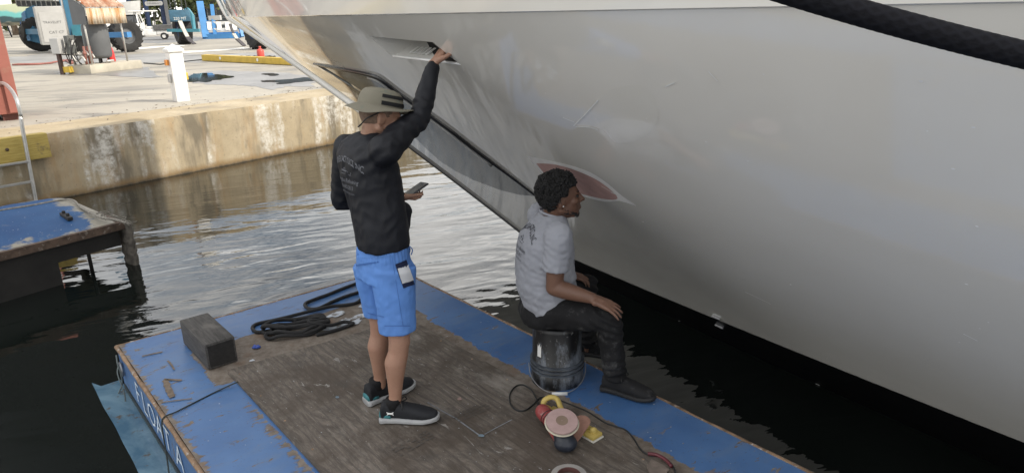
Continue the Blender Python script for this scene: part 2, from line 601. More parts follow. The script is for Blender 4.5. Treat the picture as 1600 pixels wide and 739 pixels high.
blob('pale_streak', [(208, 76), (245, 73), (285, 71), (290, 72.5), (250, 75), (212, 78)], pale, 0.009, seed=7)

# ================================================================== WORK FLOAT
FO = V((-2.66, 4.268, 0))
E1 = V((0.774, 0.634, 0)).normalized()         # across
E2 = V((E1.y, -E1.x, 0))                       # towards the camera
def FL(a, b, z=ZD): return FO + E1 * a + E2 * b + V((0, 0, z))
FW, FLN = 2.145, 5.6
def blue_paint(name, side=False):
    t = NT(name)
    n1, n2 = t.noise(1.7, 5, 0.6), t.noise(9, 6, 0.7)
    blue = t.mix(t.ramp(n1, 0.35, 0.65), (0.038, 0.105, 0.26), (0.070, 0.158, 0.335))
    # scraped streaks run across the deck
    rot = (0, 0, -math.atan2(E1.y, E1.x))
    sc = t.noise(7.0, 8, 0.72, t.map((0.55, 2.2, 1), rot), 0.8)
    bare = t.mix(t.ramp(t.noise(14, 5, 0.7), 0.35, 0.65), (0.11, 0.085, 0.065), (0.215, 0.185, 0.155))
    bare = t.mix(t.math('MULTIPLY', t.ramp(t.noise(5, 5), 0.55, 0.7), 0.6), bare, (0.135, 0.07, 0.035))
    wear = t.attr('wear')
    k = t.math('ADD', t.math('MULTIPLY', t.math('SUBTRACT', sc, 0.5), 1.15), wear)
    k = t.math('ADD', k, t.math('MULTIPLY', t.math('SUBTRACT', n2, 0.5), 0.35))
    mask = t.ramp(k, 0.40, 0.44)
    chips = t.math('MULTIPLY', t.ramp(t.noise(11, 7, 0.68, t.map((0.7, 1.9, 1), rot), 0.5), 0.605, 0.625), t.ramp(n1, 0.36, 0.55))
    mask = t.math('MAXIMUM', mask, chips)
    # thin worn blue: primer showing through as grey blue
    thin = t.ramp(t.noise(3.0, 7, 0.7, t.map((0.8, 1.8, 1), rot)), 0.50, 0.66)
    blue = t.mix(t.math('MULTIPLY', thin, 0.55), blue, (0.105, 0.160, 0.26))
    c = t.mix(mask, blue, bare)
    spk = t.ramp(t.noise(70, 3, 0.6), 0.66, 0.72)
    c = t.mix(t.math('MULTIPLY', spk, 0.75), c, (0.05, 0.045, 0.04))
    scuff = t.ramp(t.noise(26, 5, 0.7, t.map((1, 5, 1), (0, 0, R(20)))), 0.68, 0.75)
    c = t.mix(t.math('MULTIPLY', scuff, 0.35), c, (0.55, 0.6, 0.65))
    t.set('Base Color', c).set('Roughness', t.math('ADD', t.math('MULTIPLY', mask, 0.35), 0.42))
    t.bump(t.math('ADD', t.math('MULTIPLY', mask, -1.0), t.math('MULTIPLY', n2, 0.4)), 0.5, 0.003)
    return t.m
BLUE = blue_paint('chipped_blue_paint')
RUST = mk('rusty_edge', (0.20, 0.13, 0.08), 0.85, var=0.5, vs=14, bump=0.6, bs=70, dirt=(0.42, 0.40, 0.37), dirt_amt=0.35, ds=22)
fl = thing('work_float', 'battered blue steel work float under the two men', 'float', FL(0, 0, 0))
def attr_mesh(o, name, fn):
    a = o.data.attributes.new(name, 'FLOAT', 'POINT')
    off = ORG[o]
    a.data.foreach_set('value', [fn(v.co + off) for v in o.data.vertices])
PLY = [(0.43, 0.90), (1.655, 1.00), (1.680, 3.50), (0.42, 3.44)]
def ab(p):
    d = p - FO
    return d.dot(E1), d.dot(E2)
def deck_wear(p):
    a, b = ab(p)
    # bare, trodden band around the plywood, heaviest at its inner corner and along its long sides
    w = 0.0
    if a <= 0.43 and b > 0.5: w = 0.62 * max(0, 1 - (0.43 - a) / 0.16) * min(1, (b - 0.5) / 1.2)
    if a > 1.60 and b > 0.5: w = max(w, 0.95 * max(0, min(1, (1.81 - a) / 0.09)))
    if b <= 1.0 and 0.30 < a < 1.80: w = max(w, 0.98 * max(0, min(1, (b - 0.42) / 0.08)) * min(1, (a - 0.28) / 0.12))
    if a > 1.72 and b < 0.5: w *= 0.2
    e = min(a, b, FW - a)
    w = max(w, 0.62 * max(0, 1 - a / 0.10), 0.45 * max(0, 1 - b / 0.05), 0.4 * max(0, 1 - (FW - a) / 0.05))
    return w
m = MB()
NA, NB = 54, 130
m.add([FL(0.012 + (FW - 0.024) * i / NA, 0.012 + (FLN - 0.024) * j / NB, ZD + 0.003 * noise.noise(V((i * 0.13, j * 0.13, 0)))) for j in range(NB + 1) for i in range(NA + 1)],
      [(j * (NA + 1) + i, j * (NA + 1) + i + 1, (j + 1) * (NA + 1) + i + 1, (j + 1) * (NA + 1) + i) for j in range(NB) for i in range(NA)])
dk = m.build('deck_plate', BLUE, fl, smooth=True)
attr_mesh(dk, 'wear', deck_wear)
# sides
SIDE = blue_paint('blue_side_paint')
m = MB()
def strip(p0, p1, n, zs):
    k = len(m.v)
    for z in zs:
        for i in range(n + 1):
            q = p0.lerp(p1, i / n)
            m.v.append(V((q.x, q.y, z)))
    for j in range(len(zs) - 1):
        for i in range(n): m.f.append((k + j * (n + 1) + i, k + j * (n + 1) + i + 1, k + (j + 1) * (n + 1) + i + 1, k + (j + 1) * (n + 1) + i))
zs = [-0.5, 0.0, 0.06, 0.14, 0.22, ZD - 0.012]
for p0, p1 in ((FL(0, 0, 0), FL(0, FLN, 0)), (FL(0, 0, 0), FL(FW, 0, 0)), (FL(FW, 0, 0), FL(FW, FLN, 0)), (FL(0, FLN, 0), FL(FW, FLN, 0))): strip(p0, p1, 60, zs)
sd = m.build('side_plate', SIDE, fl)
attr_mesh(sd, 'wear', lambda p: 0.10 if p.z > 0.2 else 0.02)
m = MB()
for p0, p1 in ((FL(0, 0), FL(0, FLN)), (FL(0, 0), FL(FW, 0)), (FL(FW, 0), FL(FW, FLN)), (FL(0, FLN), FL(FW, FLN))):
    pts = [p0.lerp(p1, i / 70) + V((0.004 * noise.noise(V((i, 0, p0.x))), 0.004 * noise.noise(V((i, 3, p0.x))), -0.010)) for i in range(71)]
    m.tube(pts, [0.014 + 0.005 * noise.noise(V((i * 0.8, 7, p0.y))) for i in range(71)], 8)
m.build('rusted_edge', RUST, fl, smooth=True)
m = MB()
m.bar(FL(-0.004, 0.02, 0.03), FL(-0.004, FLN, 0.03), 0.012, 0.03)
m.build('slime_line', mk('dark_green_slime', (0.015, 0.022, 0.022), 0.5), fl)
t = NT('wet_blue_ledge')
n_ = t.noise(2.2, 6, 0.65, t.map((1.0, 2.5, 1), (0, 0, 0.6)), 0.6)
c = t.mix(t.ramp(n_, 0.40, 0.62), (0.055, 0.115, 0.175), (0.125, 0.205, 0.265))
c = t.mix(t.ramp(t.noise(7, 6, 0.7), 0.58, 0.66), c, (0.09, 0.07, 0.05))
t.set('Base Color', c).set('Roughness', 0.06).set('IOR', 1.5)
t.bump(t.noise(3.0, 3, 0.5, t.map((1, 2.5, 1), (0, 0, -0.5))), 0.35, 0.012)
m = MB()
vs = []
for j in range(41):
    b = -0.13 + 2.9 * j / 40
    w_ = 0.165 + 0.006 * noise.noise(V((b * 3, 0, 0)))
    for i in range(5):
        vs.append(FL(-0.002 - w_ * i / 4, b - (0.10 if i == 4 and j == 0 else 0), 0.012 - 0.004 * i / 4))
m.add(vs, [(j * 5 + i, j * 5 + i + 1, j * 5 + i + 6, j * 5 + i + 5) for j in range(40) for i in range(4)])
m.build('awash_ledge', t.m, fl, smooth=True)
# hand painted letters on the side
WH = mk('white_hand_paint', (0.58, 0.66, 0.72), 0.6, var=0.2, vs=20, dirt=(0.12, 0.25, 0.45), dirt_amt=0.15, ds=30)
for i, ch in enumerate('FLOATA'):
    m = MB(); put_text(m, ch, 0.23, FL(-0.006, 0.47 + 0.165 * i + (0.06 if i == 5 else 0), 0.165), E2, V((0, 0, 1)), shear=0.15, bold=-0.002)
    m.build('painted_letter', WH, fl)
# mooring eye at the corner
m = MB()
m.tube([FL(-0.015, 0.10, 0.19) + E2 * 0.03 * math.cos(t * 0.5) + V((0, 0, 0.045 * math.sin(t * 0.5))) for t in range(13)], 0.009, 8, closed=True)
m.build('mooring_eye', mk('grey_steel', (0.25, 0.26, 0.28), 0.45, 0.7), fl, smooth=True)

# plywood sheet
def ply_mat():
    t = NT('weathered_plywood')
    rz = -math.atan2(E2.y, E2.x)
    v = t.map((1, 1, 1), (0, 0, rz))
    vg = t.map((0.9, 9.0, 1), (0, 0, rz))
    g1 = t.noise(2.4, 8, 0.72, t.map((0.9, 3.6, 1), (0, 0, rz)), 3.4)
    # cathedral grain: distorted rings
    wv = t.wave(3.2, 14.0, 4, t.map((0.30, 2.2, 1), (0, 0, rz), (0.7, 0.2, 0)), 'BANDS', 0.55, 'Y')
    fine = t.noise(38, 5, 0.7, t.map((0.5, 7, 1), (0, 0, rz)), 0.4)
    n1, n2 = t.noise(1.9, 7, 0.68), t.noise(6, 6, 0.7)
    c = t.mix(t.ramp(g1, 0.3, 0.7), (0.045, 0.036, 0.029), (0.185, 0.155, 0.128))
    c = t.mix(t.math('MULTIPLY', t.ramp(wv, 0.72, 0.95), 0.5), c, (0.055, 0.047, 0.040))
    c = t.mix(t.math('MULTIPLY', t.ramp(fine, 0.54, 0.72), 0.55), c, (0.29, 0.26, 0.23))
    c = t.mix(t.math('MULTIPLY', t.ramp(n1, 0.48, 0.58), 0.7), c, (0.058, 0.043, 0.031))
    c = t.mix(t.math('MULTIPLY', t.ramp(n2, 0.56, 0.68), 0.6), c, (0.055, 0.048, 0.042))
    # pale worn ply flakes
    fk = t.noise(5.0, 6, 0.7, t.map((0.9, 3.2, 1), (0, 0, rz), (3, 1, 0)), 1.0)
    c = t.mix(t.math('MULTIPLY', t.ramp(fk, 0.63, 0.68), 0.7), c, (0.33, 0.315, 0.295))
    # knots
    kd = t.voro(2.4, t.map((1.0, 1.5, 1), (0, 0, rz)))
    kn = t.ramp(kd, 0.045, 0.075, True)
    kr = t.math('MULTIPLY', t.ramp(kd, 0.06, 0.16, True), t.ramp(t.math('SINE', t.math('MULTIPLY', kd, 260.0)), 0.0, 0.8))
    c = t.mix(t.math('MULTIPLY', kr, 0.5), c, (0.06, 0.05, 0.042))
    c = t.mix(t.math('MULTIPLY', kn, 0.7), c, (0.045, 0.038, 0.032))
    pale_ = t.ramp(t.noise(2.3, 7, 0.7, t.map((0.7, 1.4, 1), (0, 0, rz), (5, 2, 0))), 0.56, 0.70)
    c = t.mix(t.math('MULTIPLY', pale_, 0.65), c, (0.27, 0.245, 0.215))
    spk = t.ramp(t.noise(80, 3, 0.6), 0.70, 0.74)
    c = t.mix(t.math('MULTIPLY', spk, 0.7), c, (0.5, 0.49, 0.47))
    t.set('Base Color', c).set('Roughness', 0.78)
    t.bump(t.math('ADD', t.math('ADD', g1, t.math('MULTIPLY', fine, 0.6)), t.math('MULTIPLY', wv, -0.08)), 0.55, 0.006)
    return t.m
PLYM = ply_mat()
ply = thing('plywood_sheet', 'grey weathered plywood sheet lying in the middle of the blue float', 'plywood', FL(1, 2, ZD))
ZP = ZD + 0.024
m = MB()
NU, NV = 24, 48
vs = []
for j in range(NV + 1):
    for i in range(NU + 1):
        u, w = i / NU, j / NV
        a = (1 - u) * ((1 - w) * PLY[0][0] + w * PLY[3][0]) + u * ((1 - w) * PLY[1][0] + w * PLY[2][0])
        b = (1 - u) * ((1 - w) * PLY[0][1] + w * PLY[3][1]) + u * ((1 - w) * PLY[1][1] + w * PLY[2][1])
        if j == 0: b += 0.012 * noise.noise(V((a * 9, 0, 0))) + 0.01 * noise.noise(V((a * 30, 0, 0)))
        vs.append(FL(a, b, ZP + 0.002 * noise.noise(V((a * 2, b * 2, 0)))))
m.add(vs, [(j * (NU + 1) + i, j * (NU + 1) + i + 1, (j + 1) * (NU + 1) + i + 1, (j + 1) * (NU + 1) + i) for j in range(NV) for i in range(NU)])
k = len(m.v)
rim = [i for i in range(NU + 1)] + [j * (NU + 1) + NU for j in range(1, NV + 1)] + [NV * (NU + 1) + i for i in range(NU - 1, -1, -1)] + [j * (NU + 1) for j in range(NV - 1, 0, -1)]
m.v += [V((m.v[i].x, m.v[i].y, ZD + 0.0045)) for i in rim]
nr = len(rim)
m.f += [(rim[i], rim[(i + 1) % nr], k + (i + 1) % nr, k + i) for i in range(nr)]
m.build('plywood_face', PLYM, ply)
def on_ply(x, y, dz=0.0): return Z(x, y, ZP + dz)
for i in range(14):
    a, b = (0.47 + (0.02 if i % 2 else 0), 1.0 + 0.34 * (i // 2)) if i < 7 * 2 and i % 2 == 0 else (1.62, 1.12 + 0.34 * (i // 2))
    m = MB(); m.lathe([(0.006, 0.0), (0.006, 0.0022), (0.002, 0.0018), (0.0005, 0.0008)], FL(a, b, ZP), 10)
    m.build('screw_head', RUST, ply)
# stamped print on the sheet, worn strokes
INK = mk('faded_stamp_ink', (0.07, 0.062, 0.054), 0.8, var=0.2)
def strokes(x0, y0, x1, y1, rows, n, seed):
    rnd = random.Random(seed)
    mb = MB()
    a, b = on_ply(x0, y0, 0.0035), on_ply(x1, y1, 0.0035)
    d = (b - a)
    dn = d.normalized()
    pn = V((dn.y, -dn.x, 0))
    for r_ in range(rows):
        p = 0.0
        while p < d.length:
            L = rnd.uniform(0.006, 0.03)
            if rnd.random() < 0.72:
                c = a + dn * (p + L / 2) + pn * (r_ * 0.022 + rnd.uniform(-0.002, 0.002))
                mb.add([c - dn * L / 2 - pn * 0.004, c + dn * L / 2 - pn * 0.004, c + dn * L / 2 + pn * 0.004, c - dn * L / 2 + pn * 0.004], [(0, 1, 2, 3)])
            p += L + 0.006
    return mb
mb = strokes(612, 703, 664, 674, 4, 3, 3)
put_text(mb, 'CE', 0.06, on_ply(612, 694, 0.0035), (on_ply(664, 674) - on_ply(612, 703)).normalized(), V((0.4, 0.9, 0)).normalized())
mb.build('stamped_print', INK, ply)
strokes(706, 650, 752, 630, 4, 3, 8).build('stamped_print', INK, ply)
# chalk line and paint drips
CH = mk('blue_grey_chalk', (0.17, 0.18, 0.195), 0.9, var=0.35, vs=30)
mb = MB()
def dstrip(mb, pts, w, dz=0.0035, z=None):
    P = [on_ply(x, y, dz) if z is None else Z(x, y, z + dz) for x, y in pts]
    for i, (p, q) in enumerate(zip(P, P[1:])):
        d = (q - p).normalized()
        n = V((d.y, -d.x, 0)) * w / 2
        mb.add([p - n, q - n, q + n, p + n], [(0, 1, 2, 3)])
dstrip(mb, [(668, 628), (690, 641), (712, 653), (733, 668), (750, 680)], 0.008)
dstrip(mb, [(757, 678), (775, 668), (800, 655)], 0.006)
mb.build('chalk_line', CH, ply)
mb = MB()
for (x, y, rx, ry, s) in ((752, 680, 5, 2, 1), (527, 620, 3, 1.6, 3)):
    c = on_ply(x, y, 0.004)
    pts = [on_ply(x + rx * math.cos(t) * (1 + 0.4 * noise.noise(V((math.cos(t) * 2, math.sin(t) * 2, s)))), y + ry * math.sin(t) * (1 + 0.4 * noise.noise(V((math.cos(t) * 2, math.sin(t) * 2, s + 5)))), 0.004) for t in [i * math.pi / 10 for i in range(20)]]
    mb.add([c] + pts, [(0, 1 + i, 1 + (i + 1) % 20) for i in range(20)])
mb.build('paint_blot', mk('dried_blue_paint', (0.13, 0.18, 0.22), 0.6), ply)
# flaked white paint on the deck behind the sheet
FLK = mk('flaked_white_paint', (0.46, 0.50, 0.55), 0.7, var=0.2, vs=20, dirt=(0.16, 0.14, 0.12), dirt_amt=0.5, ds=16)
mb = MB()
rnd = random.Random(4)
def flake(mb, x, y, rx, ry, z, rot=0.0):
    s = rnd.random() * 50
    n = 22
    P = []
    for i in range(n):
        t = 2 * math.pi * i / n
        k = 1 + 0.55 * noise.noise(V((math.cos(t) * 2.2 + s, math.sin(t) * 2.2, s)))
        dx, dy = rx * math.cos(t) * k, ry * math.sin(t) * k
        P.append(Z(x + dx * math.cos(rot) - dy * math.sin(rot), y + dx * math.sin(rot) + dy * math.cos(rot), z))
    mb.add([Z(x, y, z)] + P, [(0, 1 + i, 1 + (i + 1) % n) for i in range(n)])
for x, y, rx, ry in ((525, 491, 14, 4), (562, 494, 12, 4), (548, 505, 18, 3.5), (500, 505, 13, 4), (520, 510, 18, 4), (540, 500, 9, 3), (492, 510, 7, 2.5), (568, 477, 8, 3), (394, 563, 4, 1.6)):
    flake(mb, x, y, rx, ry, ZD + 0.0065, -0.25)
mb.build('flaked_paint', FLK, fl)
mb = MB()
for i in range(60):
    b = rnd.uniform(0.3, 4.5)
    p = FL(rnd.choice([rnd.uniform(0.1, 0.42), rnd.uniform(1.7, 2.1)]), b, ZD + 0.0065)
    r_ = rnd.uniform(0.002, 0.006)
    mb.add([p + V((r_ * math.cos(t), r_ * math.sin(t) * 0.6, 0)) for t in (0, 1.2, 2.4, 3.9, 5.0)], [(0, 1, 2, 3, 4)])
tag(mb.build('paint_fleck', FLK, fl), kind='stuff')

BARE = mk('scraped_bare_steel', (0.15, 0.115, 0.085), 0.8, var=0.4, vs=30)
for pts_, w_ in (([(256, 592), (284, 593.5)], 0.020), ([(258, 593), (262, 604), (269, 620)], 0.034), ([(222, 556), (254, 549)], 0.016), ([(262, 563), (268, 570), (272, 577)], 0.012), ([(252, 628), (300, 622)], 0.010)):
    mb = MB()
    P = smoothpath([Z(x, y, ZD + 0.0062) for x, y in pts_], 6)
    vs = []
    for i, p in enumerate(P):
        d = (P[min(i + 1, len(P) - 1)] - P[max(i - 1, 0)]).normalized()
        n_ = V((d.y, -d.x, 0))
        k = 0.5 * w_ * (1 + 0.5 * noise.noise(V((i * 0.9, w_ * 90, 0))))
        vs += [p - n_ * k, p + n_ * k * (1 + 0.4 * noise.noise(V((i * 1.3, 5, w_ * 50))))]
    mb.add(vs, [(2 * i, 2 * i + 1, 2 * i + 3, 2 * i + 2) for i in range(len(P) - 1)])
    mb.build('scraped_mark', BARE, fl)
# leaf litter and grit along the back of the quay cap
rnd = random.Random(14)
mb = MB()
for i in range(700):
    s_ = rnd.uniform(-6, 12)
    d_ = -1.25 + rnd.gauss(0, 0.22) if rnd.random() < 0.7 else rnd.uniform(-5, -0.2)
    p = W(s_, d_, ZQ + 0.018 if d_ > -1.25 else ZQ + 0.006)
    q = rnd.uniform(0.008, 0.035)
    a = rnd.uniform(0, 6.28)
    u = V((math.cos(a), math.sin(a), rnd.uniform(0, 0.35))) * q
    v = V((-math.sin(a), math.cos(a), rnd.uniform(0, 0.3))) * q * 0.4
    mb.add([p - u, p + v, p + u, p - v], [(0, 1, 2, 3)])
tag(mb.build('leaf_litter', mk('dead_leaves', (0.09, 0.07, 0.05), 0.9, var=0.5, vs=3), None, fix=False), 'dark leaf litter and grit scattered along the quay cap', 'litter', kind='stuff')

# black timber block
A_, B_, C_ = Z(326, 580, ZD), Z(368, 571, ZD), Z(287, 538, ZD)
ey = V((C_.x - A_.x, C_.y - A_.y, 0)).normalized()
ex = V((ey.y, -ey.x, 0))
LX, LY, LZ = 0.185, 0.50, 0.172
tb = thing('timber_block', 'short blackened timber block on the left side of the blue float', 'timber block', A_)
def timber_mat(name, a, b):
    t = NT(name)
    rz = -math.atan2(ey.y, ey.x)
    g = t.noise(9, 6, 0.65, t.map((0.7, 8, 8), (0, 0, rz)), 0.4)
    n = t.noise(6, 5)
    c = t.mix(t.ramp(g, 0.3, 0.7), a, b)
    c = t.mix(t.math('MULTIPLY', t.ramp(n, 0.55, 0.72), 0.5), c, (0.18, 0.165, 0.15))
    t.set('Base Color', c).set('Roughness', 0.75)
    t.bump(g, 0.6, 0.006)
    return t.m
m = MB()
m.box(A_ + ex * LX / 2 + ey * LY / 2 + V((0, 0, LZ / 2 + 0.005)), (LX, LY, LZ), (ex, ey, V((0, 0, 1))), 0.012)
m.build('timber', timber_mat('blackened_timber', (0.022, 0.02, 0.019), (0.085, 0.08, 0.075)), tb, smooth=True, angle=35)
m = MB()
m.box(A_ + ex * LX / 2 - ey * 0.0015 + V((0, 0, LZ / 2 + 0.005)), (LX - 0.03, 0.004, LZ - 0.03), (ex, ey, V((0, 0, 1))))
m.build('end_grain', mk('sooty_end_grain', (0.014, 0.013, 0.012), 0.8, var=0.4, vs=30, bump=0.4), tb)

# ---- ropes and cords
def rope_mat(name, col, scale=1.0):
    t = NT(name)
    w = t.wave(70 * scale, 1.0, 1, t.map((1, 1, 1), (0.5, 0.7, 0.3)), 'BANDS', 2.0, 'DIAGONAL')
    n = t.noise(90, 3)
    c = t.mix(t.ramp(w, 0.2, 0.8), [q * 0.6 for q in col], [q * 1.5 for q in col])
    t.set('Base Color', c).set('Roughness', 0.72)
    t.bump(t.math('ADD', w, n), 0.5, 0.004)
    return t.m
BR = rope_mat('black_braided_rope', (0.012, 0.012, 0.013))
def deckpath(pts, z, r_): return [Z(x, y, z) + V((0, 0, r_)) for x, y in pts]
rp = thing('mooring_rope', 'black mooring rope piled in flat loops on the float behind the standing man', 'rope', Z(470, 520, ZD))
m = MB()
rr = 0.0125
p1 = [(640, 416), (600, 428), (572, 439), (560, 444), (536, 453), (514, 462), (497, 468), (484, 473), (478, 476), (477, 480), (484, 485), (499, 483.5), (521, 473), (544, 464), (567, 457), (590, 449)]
m.tube(smoothpath(deckpath(p1, ZD, rr), 6), rr, 10)
p2 = [(590, 455), (570, 465), (558, 475), (541, 479), (521, 482), (499, 487.5), (469, 494), (432, 502), (407, 507), (397, 511), (395, 516), (401, 521), (414, 520.5), (430, 517), (450, 513)]
P = smoothpath(deckpath(p2, ZD, rr), 6)
P = [p + V((0, 0, 0.012 * math.exp(-((i - 30) / 8) ** 2))) for i, p in enumerate(P)]
m.tube(P, rr, 10)
rnd = random.Random(12)
pile = []
for k in range(5):
    cx, cy = 462 + rnd.uniform(-5, 5), 522 + rnd.uniform(-3, 3) - k * 1.2
    rx, ry, rot = 46 + rnd.uniform(-10, 6), 8.5 + rnd.uniform(-3, 1.5), -0.09 + rnd.uniform(-0.06, 0.05)
    for i in range(12):
        t = 2 * math.pi * i / 12 + k * 0.4
        dx, dy = rx * math.cos(t), ry * math.sin(t)
        p = Z(cx + dx * math.cos(rot) - dy * math.sin(rot), cy + dx * math.sin(rot) + dy * math.cos(rot), ZD)
        pile.append(p + V((0, 0, rr + 0.011 * k + 0.012 * (1 + math.sin(i * 2.1 + k)))))
pile += [Z(500, 519, ZD) + V((0, 0, 0.06)), Z(520, 515, ZD) + V((0, 0, 0.035)), Z(537, 509, ZD) + V((0, 0, 0.03)), Z(550, 508, ZD) + V((0, 0, rr + 0.006)), Z(551, 510, ZD) + V((0, 0, rr + 0.006)), Z(535, 515, ZD) + V((0, 0, rr)), Z(515, 521, ZD) + V((0, 0, rr)), Z(495, 526, ZD) + V((0, 0, rr))]
m.tube(smoothpath(pile, 6), rr, 10)
m.ball(Z(463, 511, ZD) + V((0, 0, 0.05)), (0.018, 0.018, 0.02), 10)
m.build('rope', BR, rp, smooth=True)

tl = thing('tether_line', 'thin dark line crossing the blue deck and dropping over its side', 'line', Z(262, 652, ZD))
m = MB()
pts = [Z(372, 597, ZP) + V((0, 0, 0.004)), Z(340, 612, ZD) + V((0, 0, 0.006)), Z(300, 632, ZD) + V((0, 0, 0.006)), Z(275, 645, ZD) + V((0, 0, 0.007)), FL(-0.008, ab(Z(262, 652, ZD))[1], ZD + 0.008)]
b0 = ab(Z(262, 652, ZD))[1]
pts += [FL(-0.026, b0 + 0.01, ZD - 0.05), FL(-0.035, b0 + 0.04, 0.15), FL(-0.06, b0 + 0.12, 0.0), FL(-0.09, b0 + 0.2, -0.1)]
m.tube(smoothpath(pts, 6), 0.0042, 8)
m.build('line', mk('dark_green_cord', (0.018, 0.026, 0.024), 0.6), tl, smooth=True)

tl = thing('corner_lashing', 'thin line looped through the eye at the outer corner of the float', 'line', FL(-0.02, 0.08, 0.2))
m = MB()
m.tube(smoothpath([FL(-0.02, 0.06, 0.28), FL(-0.03, 0.11, 0.24), FL(-0.025, 0.12, 0.17), FL(-0.03, 0.10, 0.08), FL(-0.07, 0.05, -0.02), FL(-0.1, 0.02, -0.1)], 6), 0.005, 8)
m.tube(smoothpath([FL(-0.02, 0.10, 0.23), FL(-0.045, 0.13, 0.18), FL(-0.04, 0.2, 0.05), FL(-0.06, 0.22, -0.05)], 6), 0.004, 8)
m.build('line', mk('grey_green_cord', (0.10, 0.12, 0.12), 0.7), tl, smooth=True)

# crumpled blue scrap
m = MB()
rnd = random.Random(3)
c = Z(401, 544, ZD)
for i in range(7):
    m.ball(c + V((rnd.uniform(-0.015, 0.015), rnd.uniform(-0.012, 0.012), 0.012)), (rnd.uniform(0.006, 0.016), rnd.uniform(0.006, 0.014), rnd.uniform(0.006, 0.012)), 7)
tag(m.build('blue_scrap', mk('blue_tape', (0.03, 0.07, 0.33), 0.4), None, False), 'small crumpled scrap of blue tape on the deck near the timber block', 'scrap')
# ================================================================== YACHT
YO = Z(885, 418, 0)
YC = V((-0.87, 0.493, 0)).normalized()          # forward
YP = V((-YC.y, YC.x, 0))                        # to port
ZK = 2.38                                       # knuckle height
def stem(z):
    if z <= 0: return 1.5 * z
    if z <= ZK: return 1.62 * z + 0.07 * z * z
    return 1.62 * ZK + 0.07 * ZK * ZK + 0.55 * (z - ZK)
def half(z, v):
    t = max(0.0, min(1.0, z / ZK))
    g = t ** 1.25
    k = 0.56 + (0.87 - 0.56) * g
    bm = 1 / ((1 - g) / 13.0 + g / 5.7)
    if z < 0: k, bm = 0.56 + 0.25 * z, 13 + 5 * z
    return bm * (1 - math.exp(-k * max(v, 0) / bm))
def H(z, v, side=1):
    return YO + YC * (stem(z) - v) + YP * (side * half(z, v)) + V((0, 0, z))
yacht = thing('yacht', 'big white motor yacht whose flared bow overhangs the float', 'yacht', YO)
def hull_mat():
    t = NT('white_gelcoat')
    n1 = t.noise(0.9, 4, 0.55)
    n2 = t.noise(3.0, 6, 0.65)
    n3 = t.noise(1.6, 5, 0.6, t.map((1, 1, 2.2), (0.3, 0.4, 0.6)), 0.8)
    c = t.mix(t.ramp(n1, 0.3, 0.7), (0.77, 0.745, 0.69), (0.83, 0.81, 0.76))
    c = t.mix(t.math('MULTIPLY', t.ramp(n2, 0.6, 0.8), 0.12), c, (0.60, 0.57, 0.51))
    scr = t.ramp(t.noise(7, 7, 0.75, t.map((1, 1, 7), (0.9, 0.2, 0.5))), 0.70, 0.76)
    c = t.mix(t.math('MULTIPLY', scr, 0.25), c, (0.88, 0.88, 0.87))
    t.set('Base Color', c)
    t.set('Roughness', t.math('ADD', t.math('MULTIPLY', t.ramp(n3, 0.45, 0.62), 0.10), 0.10))
    _set(t.b, 'Coat Weight', 1.0)
    _set(t.b, 'Coat IOR', 1.6)
    _set(t.b, 'Coat Roughness', 0.03)
    t.bump(t.noise(1.5, 3, 0.5), 0.12, 0.02)
    return t.m
HULL = hull_mat()
BLK = mk('black_boot_paint', (0.004, 0.004, 0.005), 0.30, var=0.2, bump=0.05)
vcols = [0.0]
st = 0.03
while vcols[-1] < 34:
    vcols.append(vcols[-1] + st)
    st = min(st * 1.10, 0.16 if vcols[-1] < 12 else 1.0)
NVC = len(vcols)
def boot_top(v): return min(0.50, 0.215 + 0.043 * v)
def shell(zs, sides=(1, -1)):
    """zs: heights as functions of the distance aft"""
    mb = MB()
    for sd_ in sides:
        k = len(mb.v)
        for z in zs: mb.v += [H(z(v), v, sd_) for v in vcols]
        for j in range(len(zs) - 1):
            for i in range(NVC - 1):
                q = (k + j * NVC + i, k + j * NVC + i + 1, k + (j + 1) * NVC + i + 1, k + (j + 1) * NVC + i)
                mb.f.append(q if sd_ < 0 else q[::-1])
    return mb
ZB = 0.22
ztop = [(lambda v, i=i: boot_top(v) + (ZK - boot_top(v)) * i / 40) for i in range(41)]
port = shell(ztop, (1,))
bvh = BVHTree.FromPolygons([tuple(p) for p in port.v], port.f)
def onhull(x, y, off=0.0):
    d = ray(x, y).normalized()
    p, n, i, dist = bvh.ray_cast(EYE, d)
    if p is None:
        p, n, i, dist = bvh.find_nearest(EYE + d * 6)
    if n.dot(d) > 0: n = -n
    return p + n * off, n
# recess cut through the shell: bisect by planes through the four edges, drop the inside
RC = [onhull(*q)[0] for q in ((578, 57), (676, 66), (719, 101), (614, 89))]
rn = onhull(655, 80)[1]
bm = bmesh.new()
vv = [bm.verts.new(p) for p in port.v]
for f in port.f: bm.faces.new([vv[i] for i in f])
rc_c = sum(RC, V((0, 0, 0))) / 4
for i in range(4):
    a, b = RC[i], RC[(i + 1) % 4]
    pn = (b - a).cross(rn).normalized()
    near = [f for f in bm.faces if (f.calc_center_median() - rc_c).length < 1.0]
    ge = set(near)
    for f in near:
        ge.update(f.edges)
        ge.update(f.verts)
    bmesh.ops.bisect_plane(bm, geom=list(ge), dist=1e-6, plane_co=a, plane_no=pn)
def inside(p):
    sg = None
    for i in range(4):
        a, b = RC[i], RC[(i + 1) % 4]
        q = (b - a).cross(rn).dot(p - a)
        if sg is None: sg = q > 0
        elif (q > 0) != sg: return False
    return (p - rc_c).length < 0.8
kill = [f for f in bm.faces if inside(f.calc_center_median())]
bmesh.ops.delete(bm, geom=kill, context='FACES')
bm.verts.index_update()
pm = MB()
pm.v = [v.co.copy() for v in bm.verts]
pm.f = [tuple(v.index for v in f.verts) for f in bm.faces]
bm.free()
stb = shell(ztop, (-1,))
pm.add(stb.v, stb.f)
